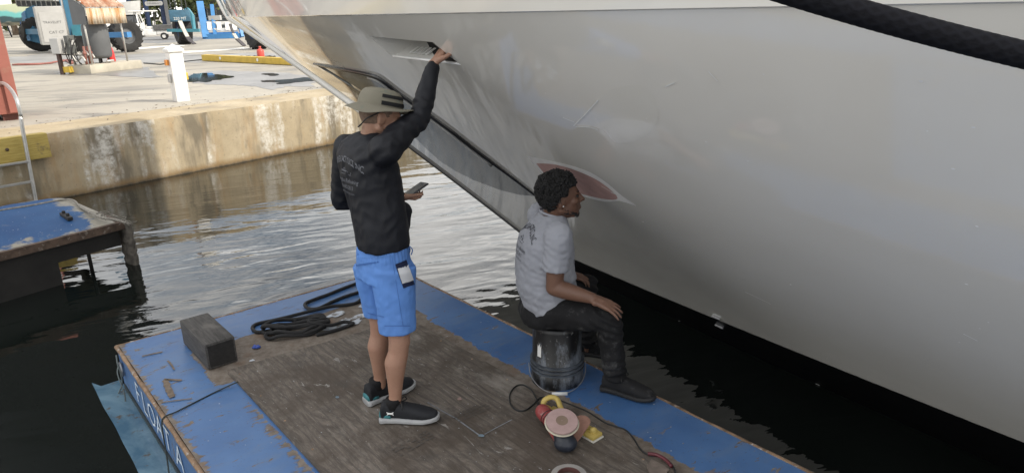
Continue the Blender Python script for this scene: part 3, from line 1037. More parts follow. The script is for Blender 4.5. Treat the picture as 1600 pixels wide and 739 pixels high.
hull_o = pm.build('hull', HULL, yacht, smooth=True, fix=False)
# pocket behind the recess
inn = (-rn * 0.5 + V((0.35, 0.45, 0.35))).normalized() * 0.30
inn = -rn * 0.17 + YC * -0.10
m = MB()
vs = RC + [p + inn for p in RC]
m.add(vs, [(0, 1, 5, 4), (1, 2, 6, 5), (2, 3, 7, 6), (3, 0, 4, 7), (4, 5, 6, 7)])
pk = m.build('fairlead_recess', mk('recess_gelcoat', (0.62, 0.61, 0.58), 0.25, var=0.06, bump=0.03, coat=0.3), yacht)
m = MB()
lp = [RC[3], RC[2]]
m.tube([RC[3] - rn * 0.004, RC[2] - rn * 0.004], 0.007, 8)
m.build('recess_sill', mk('bright_white_trim', (0.85, 0.85, 0.84), 0.25, var=0.03, bump=0), yacht, smooth=True)
m = MB()
ex_ = (RC[2] - RC[3]).normalized()
for i in range(5):
    p = RC[3].lerp(RC[2], 0.22 + 0.062 * i) + inn * 0.30 + (RC[0] - RC[3]).normalized() * 0.012
    m.box(p, (0.018, 0.06, 0.006), (ex_, inn.normalized(), ex_.cross(inn.normalized())))
m.build('drain_slot', mk('bright_slots', (0.7, 0.69, 0.67), 0.3, bump=0), yacht)
boot = shell([(lambda v: -1.0), (lambda v: -0.5), (lambda v: -0.2), (lambda v: 0.0), (lambda v: boot_top(v) * 0.5), boot_top])
boot.build('boot_stripe', BLK, yacht, smooth=True, fix=False)
zbw = [ZK, ZK + 0.004, ZK + 0.02, ZK + 0.1, ZK + 0.3, ZK + 0.6, ZK + 0.9, ZK + 1.15]
def Hk(z, v, s):
    p = H(z, v, s)
    return p + YP * s * 0.012 * min(1, max(0, (z - ZK) / 0.004)) * (1 if v > 0.02 else 0)
bw = MB()
for sd_ in (1, -1):
    k = len(bw.v)
    for z in zbw: bw.v += [Hk(z, v, sd_) for v in vcols]
    for j in range(len(zbw) - 1):
        for i in range(NVC - 1):
            q = (k + j * NVC + i, k + j * NVC + i + 1, k + (j + 1) * NVC + i + 1, k + (j + 1) * NVC + i)
            bw.f.append(q if sd_ < 0 else q[::-1])
bw.build('bulwark', HULL, yacht, smooth=True, angle=50, fix=False)
ZT = zbw[-1]
m = MB()
for i in range(NVC - 1):
    k = len(m.v)
    m.v += [H(ZT - 0.25, vcols[i], 1), H(ZT - 0.25, vcols[i], -1), H(ZT - 0.25, vcols[i + 1], -1), H(ZT - 0.25, vcols[i + 1], 1)]
    m.f.append((k, k + 1, k + 2, k + 3))
m.build('foredeck', mk('pale_deck', (0.55, 0.52, 0.47), 0.6), yacht)
m = MB()
for s in (1, -1): m.tube([H(ZT, v, s) for v in vcols[::2]], 0.05, 8)
m.build('cap_rail', HULL, yacht, smooth=True)
# deckhouse and bridge, aft of the frame; they throw the shade the men work in
def YW(f, p, z): return YO + YC * f + YP * p + V((0, 0, z))
m = MB()
def house(f0, f1, hb0, hb1, z0, z1, rake):
    a = [YW(f1, hb1, z0), YW(f1, -hb1, z0), YW(f0 + rake, -hb0, z0), YW(f0 + rake, hb0, z0)]
    b = [YW(f1, hb1, z1), YW(f1, -hb1, z1), YW(f0, -hb0, z1), YW(f0, hb0, z1)]
    m.add(a + b, [(3, 2, 1, 0), (4, 5, 6, 7), (0, 1, 5, 4), (1, 2, 6, 5), (2, 3, 7, 6), (3, 0, 4, 7)])
house(-0.65, -26, 2.8, 4.2, ZT - 0.3, 8.6, 0.0)
house(-6.0, -20, 1.6, 2.8, 8.62, 10.6, 1.2)
m.build('deckhouse', HULL, yacht)
m = MB()
m.box(YW(-13.5, 3.28, 4.8), (16, 0.5, 0.8), (YC, YP, V((0, 0, 1))))
m.box(YW(-13.5, -3.28, 4.8), (16, 0.5, 0.8), (YC, YP, V((0, 0, 1))))
m.build('saloon_window', mk('black_glass', (0.005, 0.005, 0.006), 0.05, bump=0), yacht)

# stem bar, spray rail, polished chafe plate
def stemp(z, off=0.0): return YO + YC * (stem(z) + off) + V((0, 0, z))
m = MB()
zz = [ZB + (ZT - ZB) * i / 60 for i in range(61)]
m.tube([stemp(z, 0.0) for z in zz if z > 1.25], 0.040, 10)
m.build('stem_bar', HULL, yacht, smooth=True)
m = MB()
m.tube([stemp(z, 0.0) for z in [-0.3 + 1.56 * i / 40 for i in range(41)]], 0.022, 10)
m.build('stem_keel_strip', mk('black_rubber_strip', (0.008, 0.008, 0.009), 0.4, bump=0.05), yacht, smooth=True)
def hullgrid(outline, off, rings=6, sub=6):
    """sheet lying on the hull inside a photo outline"""
    P = []
    n = len(outline)
    for i in range(n):
        (x0, y0), (x1, y1) = outline[i], outline[(i + 1) % n]
        for j in range(sub): P.append((x0 + (x1 - x0) * j / sub, y0 + (y1 - y0) * j / sub))
    cx, cy = sum(p[0] for p in P) / len(P), sum(p[1] for p in P) / len(P)
    mb = MB()
    vs = [onhull(cx, cy, off)[0]]
    for r_ in range(1, rings + 1):
        k = r_ / rings
        vs += [onhull(cx + (x - cx) * k, cy + (y - cy) * k, off)[0] for x, y in P]
    N = len(P)
    fs = [(0, 1 + i, 1 + (i + 1) % N) for i in range(N)]
    for r_ in range(rings - 1):
        fs += [(1 + r_ * N + i, 1 + r_ * N + (i + 1) % N, 1 + (r_ + 1) * N + (i + 1) % N, 1 + (r_ + 1) * N + i) for i in range(N)]
    return mb.add(vs, fs)
def flatline(pts, w, off, wtaper=None):
    """ribbon on the hull"""
    P = [onhull(x, y, off) for x, y in pts]
    mb = MB()
    vs = []
    for i, (p, n) in enumerate(P):
        d = (P[min(i + 1, len(P) - 1)][0] - P[max(i - 1, 0)][0]).normalized()
        b = n.cross(d)
        ww = (wtaper[i] if wtaper else w) / 2
        vs += [p - b * ww, p + b * ww]
    return mb.add(vs, [(2 * i, 2 * i + 1, 2 * i + 3, 2 * i + 2) for i in range(len(P) - 1)])
def curve2(pts, k=6):
    return [(p.x, p.y) for p in smoothpath([V((x, y, 0)) for x, y in pts], k)]
railpx = [(490, 100), (530, 107), (568, 114), (590, 120), (604, 129), (622, 143), (660, 170), (700, 199), (745, 234), (790, 268), (835, 303), (858, 321)]
rail = curve2(railpx, 5)
m = MB()
nr = len(rail)
m.tube([onhull(x, y, 0.004)[0] for x, y in rail], [0.019 * min(1, 0.35 + i / 9) * min(1, 0.15 + (nr - 1 - i) / 16) for i in range(nr)], 10)
m.build('spray_rail', mk('black_rail', (0.010, 0.010, 0.011), 0.22, bump=0), yacht, smooth=True)
m = MB()
m.tube([onhull(x - 3.2, y + 4.6, 0.004)[0] for x, y in rail[12:-12]], 0.009, 8)
m.build('rail_trim', mk('grey_trim', (0.42, 0.42, 0.41), 0.2, bump=0), yacht, smooth=True)
plate = [(494, 102), (530, 109), (568, 116), (588, 122), (602, 131), (622, 146), (660, 173), (700, 202), (745, 237), (790, 271), (836, 306), (812, 304), (780, 296), (740, 281), (712, 267), (687, 251), (662, 228), (638, 204), (610, 183), (572, 156), (546, 137), (520, 117)]
t = NT('polished_dark_plate')
t.set('Base Color', (0.115, 0.12, 0.115)).set('Metallic', 0.35).set('Roughness', 0.06)
t.bump(t.noise(2.5, 2), 0.06, 0.012)
hullgrid(plate, 0.0035, 7, 3).build('chafe_plate', t.m, yacht, smooth=True)
m = flatline(curve2([(543, 137), (556, 145), (571, 156)], 4), 0.02, 0.006)
m.build('plate_edge', BLK, yacht)
# repair work on the topsides
PINK = mk('pink_filler', (0.46, 0.29, 0.265), 0.8, var=0.18, vs=9, bump=0.15, bs=30)
SAND = mk('sanded_gelcoat', (0.82, 0.81, 0.79), 0.45, var=0.12, vs=7, bump=0.1)
o1 = curve2([(822, 243), (850, 249), (890, 258), (922, 269), (950, 287), (972, 306), (994, 321), (968, 314), (945, 315), (915, 308), (885, 297), (858, 281), (840, 262)], 3)
hullgrid(o1, 0.0008, 5, 1).build('sanded_patch', SAND, yacht, smooth=True)
o2 = curve2([(838, 255), (868, 257), (905, 268), (938, 284), (964, 306), (958, 312), (930, 308), (900, 300), (868, 288), (850, 270)], 3)
hullgrid(o2, 0.0020, 5, 1).build('filler_patch', PINK, yacht, smooth=True)
t = NT('fresh_gelcoat')
fd_ = t.attr('fade')
t.set('Base Color', t.mix(fd_, (0.80, 0.78, 0.725), (0.89, 0.88, 0.86))).set('Roughness', t.math('ADD', t.math('MULTIPLY', fd_, 0.25), 0.13))
_set(t.b, 'Coat Weight', 1.0)
_set(t.b, 'Coat IOR', 1.6)
_set(t.b, 'Coat Roughness', 0.03)
o3 = curve2([(897, 196), (915, 178), (940, 150), (965, 137), (1000, 134), (1018, 145), (1028, 170), (1028, 190), (1010, 212), (985, 222), (960, 222), (945, 205), (925, 197)], 3)
q = hullgrid(o3, 0.0006, 6, 1)
o = q.build('gelcoat_patch', t.m, yacht, smooth=True)
a_ = o.data.attributes.new('fade', 'FLOAT', 'POINT')
c_ = onhull(897, 196)[0]
e_ = (onhull(1028, 200)[0] - c_)
a_.data.foreach_set('value', [max(0.0, min(1.0, 1.05 - 1.25 * (p - c_).dot(e_) / e_.length_squared)) for p in q.v])
m = MB()
for pts, w in (([(897, 196), (915, 178), (935, 156)], 0.005), ([(900, 197), (920, 198), (935, 202)], 0.008), ([(1040, 135), (1055, 128)], 0.004), ([(1108, 111), (1122, 126)], 0.004), ([(640, 82), (668, 83)], 0.003),
               ([(955, 300), (975, 308), (994, 321)], 0.006), ([(940, 290), (965, 304)], 0.006), ([(1506, 520), (1528, 531)], 0.005), ([(1165, 455), (1205, 474)], 0.004), ([(880, 183), (898, 190)], 0.006)):
    q = flatline(curve2(pts, 4), w, 0.004)
    m.add(q.v, q.f)
m.build('scuff_mark', mk('pale_scuff', (0.80, 0.80, 0.79), 0.6, var=0.1), yacht)
m = MB()
rnd = random.Random(5)
for i in range(34):
    x, y = rnd.uniform(700, 1560), rnd.uniform(110, 560)
    p, n = onhull(x, y, 0.0025)
    a, b = frame_of(n)
    r_ = rnd.uniform(0.0015, 0.004)
    m.add([p + a * r_ * math.cos(q) * 1.6 + b * r_ * math.sin(q) for q in (0, 1.05, 2.1, 3.14, 4.2, 5.2)], [(0, 1, 2, 3, 4, 5)])
tag(m.build('dust_speck', mk('white_dust', (0.8, 0.8, 0.8), 0.7), yacht), kind='stuff')
# small fittings at the boot stripe
m = MB()
for x, y in ((1119, 496), (1126, 510)):
    q_ = min((((H(z_ * 0.01, v_ * 0.05) - EYE).normalized() - ray(x, y).normalized()).length, z_ * 0.01, v_ * 0.05) for z_ in range(8, 40) for v_ in range(20, 70))
    p = H(q_[1], q_[2])
    d = (H(q_[1], q_[2] + 0.1) - p).normalized()
    n = d.cross((H(q_[1] + 0.05, q_[2] + 0.04) - p)).normalized()
    if n.dot(EYE - p) < 0: n = -n
    m.box(p + n * 0.008, (0.07, 0.012, 0.012), (d, n, d.cross(n)))
m.build('intake_grille', mk('pale_bronze', (0.30, 0.30, 0.31), 0.4, 0.4), yacht)
m = MB()
for i in range(90):
    v = 0.6 + i * 0.09
    if random.random() < 0.05:
        p = H(0.006, v)
        p2 = H(0.006, v + random.uniform(0.004, 0.03))
        n = YP
        m.tube([p + n * 0.004, p2 + n * 0.004], 0.0013, 5)
tag(m.build('waterline_dash', mk('pale_dash', (0.35, 0.35, 0.34), 0.6), yacht), kind='stuff')  # short pale dashes along the waterline

# foreground mooring rope, from the yacht's bulwark down to the right
def fgrope():
    t = NT('black_braided_mooring_line')
    tcu = t.tc.outputs['UV']
    s = t.sep(tcu)
    b1 = t.math('SINE', t.math('ADD', t.math('MULTIPLY', s[0], 1.0), t.math('MULTIPLY', s[1], 2 * math.pi * 7)))
    b2 = t.math('SINE', t.math('SUBTRACT', t.math('MULTIPLY', s[0], 1.0), t.math('MULTIPLY', s[1], 2 * math.pi * 7)))
    h = t.math('MAXIMUM', b1, b2)
    fib = t.noise(240, 3)
    c = t.mix(t.ramp(h, -0.2, 1.0), (0.005, 0.005, 0.0075), (0.009, 0.0095, 0.0135))
    t.set('Base Color', c).set('Roughness', 0.85)
    _set(t.b, 'Specular IOR Level', 0.25)
    t.bump(t.math('ADD', h, t.math('MULTIPLY', fib, 0.5)), 0.6, 0.0006)
    return t.m
p0, p1 = EYE + ray(1090, -59) * 1.36, EYE + ray(1720, 112) * 1.30
d = p1 - p0
fr = thing('mooring_line', 'thick black braided mooring line slanting across the upper right in front of the hull', 'rope', p0)
m = MB()
NL, NR = 900, 28
vs, uv = [], []
a, b = frame_of(d)
Lr = d.length * 1.12
q0 = p0 - d * 0.06
for i in range(NL + 1):
    c = q0 + d * (1.12 * i / NL) - V((0, 0, 0.012 * math.sin(math.pi * i / NL)))
    for k in range(NR):
        t_ = 2 * math.pi * k / NR
        ph = i / NL * Lr / 0.034 * 2 * math.pi
        rr = 0.0246 + 0.0005 * max(math.sin(ph + t_ * 7), math.sin(ph - t_ * 7))
        vs.append(c + (a * math.cos(t_) + b * math.sin(t_)) * rr)
m.add(vs, [(i * NR + k, i * NR + (k + 1) % NR, (i + 1) * NR + (k + 1) % NR, (i + 1) * NR + k) for i in range(NL) for k in range(NR)])
o = m.build('braid', None, fr, smooth=True)
uvl = o.data.uv_layers.new(name='UVMap')
for lp_ in o.data.loops:
    vi = lp_.vertex_index
    i, k = divmod(vi, NR)
    uvl.data[lp_.index].uv = (i / NL * Lr / 0.034 * 2 * math.pi, k / NR)
o.data.materials.append(fgrope())

# ================================================================== BLUE DOCK, lower left
dz = 0.46
D0, D1, D2, D3, D4, D5 = [Z(x, y, dz) for x, y in ((-120, 424), (190, 346), (203, 352), (150, 338), (103, 313), (-120, 349))]
dock = thing('blue_pontoon', 'old blue steel pontoon on a rusty frame at the left below the ladder', 'pontoon', D1)
t = NT('worn_blue_pontoon_paint')
n1, n2 = t.noise(1.5, 5), t.noise(7, 6, 0.7)
blue = t.mix(t.ramp(n1, 0.3, 0.7), (0.007, 0.050, 0.150), (0.018, 0.080, 0.20))
k = t.math('ADD', t.noise(4.5, 7, 0.72), t.math('MULTIPLY', t.attr('wear'), 0.5))
c = t.mix(t.ramp(k, 0.62, 0.72), blue, t.mix(n2, (0.16, 0.15, 0.12), (0.34, 0.32, 0.27)))
c = t.mix(t.ramp(t.noise(40, 3), 0.70, 0.74), c, (0.6, 0.62, 0.62))
t.set('Base Color', c).set('Roughness', 0.6)
_set(t.b, 'Specular IOR Level', 0.3)
t.bump(n2, 0.3, 0.004)
m = MB()
ND, MD = 40, 14
vs = []
for j in range(MD + 1):
    for i in range(ND + 1):
        u, w = i / ND, j / MD
        near = D0.lerp(D1, u)
        far = D5.lerp(D4, u)
        p = near.lerp(far, w)
        crown = 0.05 * math.sin(min(1, w * 1.15) * math.pi * 0.55) - 0.03 * max(0, (u - 0.85) / 0.15) ** 2
        p.z += crown + 0.006 * noise.noise(V((u * 9, w * 4, 0)))
        vs.append(p)
m.add(vs, [(j * (ND + 1) + i, j * (ND + 1) + i + 1, (j + 1) * (ND + 1) + i + 1, (j + 1) * (ND + 1) + i) for j in range(MD) for i in range(ND)])
o = m.build('deck_plate', t.m, dock, smooth=True)
a_ = o.data.attributes.new('wear', 'FLOAT', 'POINT')
a_.data.foreach_set('value', [max(0, (i / ND - 0.80) / 0.2) * (1 - 0.4 * j / MD) + 0.35 * max(0, 1 - j / 3.0) for j in range(MD + 1) for i in range(ND + 1)])
OLDR = mk('dark_rusty_steel', (0.075, 0.050, 0.036), 0.85, var=0.5, vs=10, bump=0.6, bs=40, dirt=(0.22, 0.19, 0.16), dirt_amt=0.3, ds=18)
OLDB = mk('black_slimy_steel', (0.012, 0.011, 0.010), 0.6, var=0.4, vs=6, bump=0.5, bs=25)
dd = (D1 - D0).normalized()
dn_ = V((-dd.y, dd.x, 0))
if dn_.dot(D4 - D1) < 0: dn_ = -dn_
m = MB()
m.bar(D0 + V((0, 0, -0.035)) - dn_ * 0.012, D1 + V((0, 0, -0.035)) - dn_ * 0.012 + dd * 0.02, 0.05, 0.075)
m.bar(D1 + V((0, 0, -0.04)), D4 + V((0, 0, -0.04)), 0.05, 0.07)
m.build('edge_beam', OLDR, dock)
m = MB()
m.bar(D0 + V((0, 0, -0.16)) + dn_ * 0.03, D1 + V((0, 0, -0.16)) + dn_ * 0.03 - dd * 0.04, 0.03, 0.16)
m.box(D0.lerp(D1, 0.30) + dn_ * 0.30 + V((0, 0, -0.30)), ((D1 - D0).length * 0.62, 0.56, 0.5), (dd, dn_, V((0, 0, 1))))
m.box((D0 + D5) / 2 * 0.5 + (D1 + D4) / 2 * 0.5 - dd * 1.2 + V((0, 0, -0.26)), ((D1 - D0).length - 1.0, 1.0, 0.42), (dd, dn_, V((0, 0, 1))))
m.build('float_tank', OLDB, dock)
# rough end post standing in the water
m = MB()
secs = []
c0 = D1 + dd * 0.035 + dn_ * 0.03
for i in range(14):
    z = dz - 0.02 - i * 0.040
    w = 0.034 + 0.010 * noise.noise(V((i * 0.9, 2, 0)))
    secs.append((V((c0.x, c0.y, z)) + dd * 0.008 * noise.noise(V((i * 0.7, 0, 5))), dd * w, dn_ * (0.11 + 0.02 * noise.noise(V((i, 4, 0))))))
m.loft(secs, 20, True, 3.5)
m2 = remesh(m, 0.014, 1, 0.4, lambda p, n: n * (0.010 * noise.noise(p * 22) + 0.006 * noise.noise(p * 50)))
m2.build('end_post', mk('barnacled_timber', (0.11, 0.098, 0.082), 0.9, var=0.5, vs=24, bump=0.9, bs=60, dirt=(0.05, 0.045, 0.04), dirt_amt=0.5, ds=12), dock, smooth=True)
m = MB()
m.tube([D0.lerp(D1, 0.80) + dn_ * 0.1 + V((0, 0, z)) for z in (-0.06, -0.25, -0.46)], 0.018, 8)
m.build('hanging_pipe', OLDB, dock, smooth=True)
# bolts / bracket on the plate and frayed hose along the edge
m = MB()
p, q = Z(97, 334, dz + 0.05), Z(110, 342, dz + 0.05)
m.bar(p, q, 0.05, 0.035, bev=0.008)
for k in (0.25, 0.75): m.lathe([(0.016, 0), (0.016, 0.03), (0.008, 0.034)], p.lerp(q, k) + V((0, 0, 0.012)), 8)
m.build('bolt_bracket', OLDB, dock)
m = MB()
edge = [Z(x, y, dz + 0.055) for x, y in ((-120, 352), (0, 329), (50, 321), (100, 312), (116, 314), (124, 322), (140, 332), (160, 340), (180, 343), (196, 348))]
m.tube(smoothpath(edge, 6), 0.011, 8)
m.tube([p + V((0.01 * math.sin(i), 0.012, -0.012)) for i, p in enumerate(smoothpath(edge[5:], 6))], 0.009, 8)
rnd = random.Random(2)
for k in range(16):
    p = edge[6].lerp(edge[9], rnd.random())
    m.tube(smoothpath([p, p + V((rnd.uniform(-.05, .09), rnd.uniform(-.05, .05), rnd.uniform(0, .03))), p + V((rnd.uniform(-.04, .14), rnd.uniform(-.05, .06), rnd.uniform(-.05, .02)))], 4), 0.0035, 5)
m.build('frayed_rope_edge', mk('grey_frayed_rope', (0.20, 0.185, 0.16), 0.9, var=0.4, vs=30), dock, smooth=True)

# ---- ladder and yellow beam on the quay wall
def onwall(x, y, d=0.0):
    dr = ray(x, y)
    tt = (WA + WN * d - EYE).dot(WN) / dr.dot(WN)
    return EYE + dr * tt
ALU = mk('worn_aluminium', (0.50, 0.50, 0.49), 0.38, 0.75, var=0.15, vs=12, bump=0.1)
yb = thing('yellow_beam', 'yellow painted timber beam bolted along the top of the quay wall behind the ladder', 'beam', onwall(73, 235))
e1 = onwall(73, 221, 0.07)
t = NT('faded_yellow_timber')
g = t.noise(7, 6, 0.65, t.map((0.6, 8, 8), (0, 0, -math.atan2(WD.y, WD.x))))
c = t.mix(t.ramp(g, 0.3, 0.7), (0.30, 0.22, 0.05), (0.46, 0.36, 0.11))
c = t.mix(t.math('MULTIPLY', t.ramp(t.noise(3, 6, 0.7), 0.58, 0.66), 0.8), c, (0.13, 0.10, 0.06))
t.set('Base Color', c).set('Roughness', 0.8)
t.bump(g, 0.6, 0.008)
m = MB()
zc = 0.80
c = V((e1.x, e1.y, 0)) - WD * 1.6 - WN * 0.0
m.box(V((c.x, c.y, zc - 0.02)), (3.2, 0.15, 0.33), (WD, WN, V((0, 0, 1))), 0.012)
m.build('timber', t.m, yb, smooth=True, angle=35)
m = MB()
for k in (0.5, 1.4, 2.3):
    m.lathe([(0.022, 0), (0.022, 0.012), (0.010, 0.02)], V((e1.x, e1.y, zc)) - WD * k + WN * 0.075, 8, WN)
m.build('bolt', OLDR, yb, smooth=True)
ld = thing('dock_ladder', 'aluminium dock ladder with a hooped handrail leaning on the quay wall', 'ladder', onwall(57, 318, 0.25))
dl = 0.22
top = onwall(27, 158, dl)
bot = onwall(57, 318, dl)
bot = top + (bot - top) * 1.35
m = MB()
hoop = [onwall(10, 186, -0.32)]
base_q = G(11, 187)
h0 = V((top.x, top.y, 0))
hp = []
zt = 1.62
back = V((base_q.x, base_q.y, 0))
side_pts = [V((back.x, back.y, ZQ + 0.01)), V((back.x, back.y, 1.38))]
fr_ = V((top.x, top.y, 0))
for i in range(9):
    a = math.pi * i / 8
    mid = (back + fr_) / 2
    rad = (fr_ - back) / 2
    side_pts.append(mid - rad * math.cos(a) + V((0, 0, 1.38 + 0.16 * math.sin(a))))
side_pts += [V((top.x, top.y, 1.2)), V((bot.x, bot.y, bot.z)) if False else top + (bot - top) * 0.2, bot]
for k, s in ((0.0, 'right'), (-0.46, 'left')):
    mm = MB()
    mm.tube([p + WD * k for p in smoothpath(side_pts, 4)], 0.024, 10)
    mm.build('handrail', ALU, ld, smooth=True)
m = MB()
for i in range(5):
    zc_ = 0.62 - 0.27 * i
    k = (top.z - zc_) / (top.z - bot.z)
    p = top + (bot - top) * k
    mm = MB()
    mm.bar(p, p - WD * 0.46, 0.05, 0.03, bev=0.006)
    mm.build('rung', ALU, ld)
mm = MB()
for k in (0, -0.46):
    mm.box(V((back.x, back.y, ZQ + 0.03)) + WD * k, (0.09, 0.12, 0.03), (WD, WN, V((0, 0, 1))), 0.006)
mm.build('foot_plate', ALU, ld)
# ================================================================== THE YARD
UPZ = V((0, 0, 1))
LBLUE = mk('lift_blue_paint', (0.045, 0.16, 0.27), 0.45, var=0.2, vs=2, dirt=(0.10, 0.09, 0.08), dirt_amt=0.2)
SBLUE = mk('bright_blue_paint', (0.06, 0.22, 0.48), 0.45, var=0.15, vs=2)
NBLUE = mk('navy_paint', (0.02, 0.04, 0.10), 0.45, var=0.2, vs=2)
TEAL = mk('teal_paint', (0.06, 0.23, 0.30), 0.45, var=0.15, vs=2)
TYRE = mk('tyre_rubber', (0.022, 0.022, 0.022), 0.8, var=0.3, vs=5, bump=0.3, bs=20)
WHT = mk('white_paint', (0.72, 0.72, 0.70), 0.4, var=0.06, vs=4)
LGREY = mk('light_grey_paint', (0.42, 0.42, 0.41), 0.5, var=0.06, vs=3)
DGREY = mk('dark_grey_paint', (0.11, 0.115, 0.12), 0.55, var=0.12, vs=3)
BLKM = mk('black_plastic', (0.012, 0.012, 0.012), 0.5, var=0.2)
GALV = mk('galvanised_pipe', (0.50, 0.49, 0.46), 0.45, 0.4, var=0.15, vs=8)
DKGL = mk('dark_glass', (0.012, 0.015, 0.018), 0.08, bump=0)
YELL = mk('safety_yellow', (0.52, 0.36, 0.05), 0.6, var=0.15, vs=5)

# ---- white dock pedestal
pb = G(284, 158.5)
pd = thing('power_pedestal', 'white dockside power pedestal with a pyramid cap on the quay', 'power pedestal', pb)
yaw = math.atan2(WN.y, WN.x) - 0.15
ux, uy = V((math.cos(yaw), math.sin(yaw), 0)), V((-math.sin(yaw), math.cos(yaw), 0))
PW = 0.235
m = MB(); m.box(pb + V((0, 0, 0.44)), (PW, PW, 0.88), yaw, 0.012)
m.build('post', WHT, pd, smooth=True, angle=35)
m = MB()
m.box(pb + V((0, 0, 0.905)), (PW + 0.05, PW + 0.05, 0.05), yaw, 0.01)
k = PW / 2 + 0.02
cc = [pb + ux * k * i + uy * k * j + V((0, 0, 0.931)) for i, j in ((-1, -1), (1, -1), (1, 1), (-1, 1))]
m.add(cc + [pb + V((0, 0, 1.02))], [(0, 1, 4), (1, 2, 4), (2, 3, 4), (3, 0, 4), (3, 2, 1, 0)])
m.build('pyramid_cap', WHT, pd)
m = MB(); m.box(pb - uy * (PW / 2 + 0.03) + V((0, 0, 0.70)), (0.09, 0.06, 0.10), yaw, 0.01)
m.build('orange_socket', mk('orange_socket', (0.55, 0.22, 0.05), 0.5), pd, smooth=True, angle=40)
m = MB(); m.box(pb - uy * (PW / 2 + 0.025) + V((0, 0, 0.42)), (0.10, 0.05, 0.15), yaw, 0.02)
m.build('meter', LGREY, pd, smooth=True, angle=40)
m = MB()
for z in (0.47, 0.41): m.box(pb + uy * (PW / 2 + 0.03) + V((0, 0, z)), (0.08, 0.06, 0.07), yaw, 0.01)
m.build('yellow_socket', YELL, pd, smooth=True, angle=40)

# ---- red container at the left
rb = G(37, 187)
rc = thing('red_cabinet', 'faded red steel cabinet with ribs at the far left on the quay', 'cabinet', rb)
RED = mk('faded_red_paint', (0.30, 0.105, 0.08), 0.6, var=0.12, vs=2, dirt=(0.30, 0.17, 0.12), dirt_amt=0.35)
rx = V((-0.80, -0.60, 0)).normalized()
ry = V((-rx.y, rx.x, 0))
if ry.dot(V((0, 1, 0))) < 0: ry = -ry
m = MB(); m.box(rb + rx * 0.55 + ry * 0.5 + V((0, 0, 0.95)), (1.1, 1.0, 1.7), (rx, ry, UPZ), 0.02)
m.build('cabinet_body', RED, rc, smooth=True, angle=35)
for i in range(3):
    m = MB(); m.box(rb + rx * (0.08 + 0.45 * i) - ry * 0.03 + V((0, 0, 0.95)), (0.15, 0.06, 1.66), (rx, ry, UPZ), 0.01)
    m.build('rib', RED, rc)
for i in range(2):
    m = MB(); m.box(rb + rx * (0.15 + 0.8 * i) + ry * 0.4 + V((0, 0, 0.05)), (0.22, 0.7, 0.1), (rx, ry, UPZ))
    m.build('foot', mk('dark_red_skid', (0.12, 0.04, 0.03), 0.7), rc)

# ---- pump shelter
kN = V((-11.735, 20.392, ZQ))
k1, k2 = V((0.25, 0.968, 0)), V((-0.968, 0.25, 0))
def KK(a, b, z=0): return kN + k1 * a + k2 * b + V((0, 0, z))
AXK = (k1, k2, UPZ)
sh = thing('pump_shelter', 'small pump shelter with rusty corrugated roof on a concrete plinth', 'shelter', kN)
m = MB(); m.box(KK(1.0, 0.39, 0.12), (2.0, 0.78, 0.24), AXK, 0.02)
m.build('plinth', mk('plinth_concrete', (0.42, 0.39, 0.32), 0.85, var=0.2, vs=3, bump=0.4, bs=30), sh, smooth=True, angle=35)
m = MB(); m.box(KK(-0.06, 0.70, 0.13), (0.14, 0.22, 0.16), AXK)
m.build('yellow_kerb_end', YELL, sh)
for a, b in ((0.18, 0.08), (1.52, 0.08), (1.50, 0.68), (0.18, 0.68)):
    m = MB(); m.tube([KK(a, b, 0.24), KK(a, b, 1.95 if b < 0.5 else 2.5)], 0.028, 8)
    m.build('pole', GALV, sh, smooth=True)
t = NT('rusty_corrugated_sheet')
n1, n2 = t.noise(2.2, 6, 0.65), t.noise(7, 5, 0.65, t.map((1, 1, 0.25)))
c = t.mix(t.ramp(n1, 0.38, 0.62), (0.30, 0.105, 0.045), (0.50, 0.40, 0.31))
c = t.mix(t.math('MULTIPLY', t.ramp(n2, 0.5, 0.65), 0.7), c, (0.17, 0.065, 0.03))
t.set('Base Color', c).set('Roughness', 0.8)
ROOF = t.m
t = NT('rust_streaked_fascia')
n2 = t.noise(5, 5, 0.65, t.map((1, 1, 0.2)))
c = t.mix(t.ramp(n2, 0.40, 0.62), (0.58, 0.52, 0.42), (0.40, 0.22, 0.09))
t.set('Base Color', c).set('Roughness', 0.75)
FASC = t.m
def corrug(p00, p10, p01, n, amp, nrm):
    """corrugated sheet with thickness; ridges run p00 -> p01"""
    mb = MB()
    vs = []
    N = n * 6
    for sgn in (1, -1):
        for j in (0, 1):
            for i in range(N + 1):
                p = p00.lerp(p10, i / N) + (p01 - p00) * j
                vs.append(p + nrm * (amp * math.cos(2 * math.pi * i / 6) + 0.003 * sgn))
    fs = []
    M_ = N + 1
    for i in range(N):
        fs.append((i, i + 1, M_ + i + 1, M_ + i))
        fs.append((2 * M_ + i + 1, 2 * M_ + i, 3 * M_ + i, 3 * M_ + i + 1))
        fs.append((i, 2 * M_ + i, 2 * M_ + i + 1, i + 1))
        fs.append((M_ + i, M_ + i + 1, 3 * M_ + i + 1, 3 * M_ + i))
    return mb.add(vs, fs)
ea, eb = 0.12, 1.56
for i in range(2):
    a0, a1 = ea + (eb - ea) * i / 2, ea + (eb - ea) * (i + 1) / 2
    rn_ = (k1.cross((KK(0, 0.80, 2.50) - KK(0, -0.1, 1.79)).normalized()))
    corrug(KK(a0, -0.12, 1.79), KK(a1, -0.12, 1.79), KK(a0, 0.80, 2.50), 7, 0.018, rn_.normalized()).build('roof_sheet', ROOF, sh, smooth=True)
    corrug(KK(a0, -0.10, 1.76), KK(a1, -0.10, 1.76), KK(a0, -0.10, 1.33), 7, 0.02, -k2).build('fascia_sheet', FASC, sh, smooth=True)
m = MB()
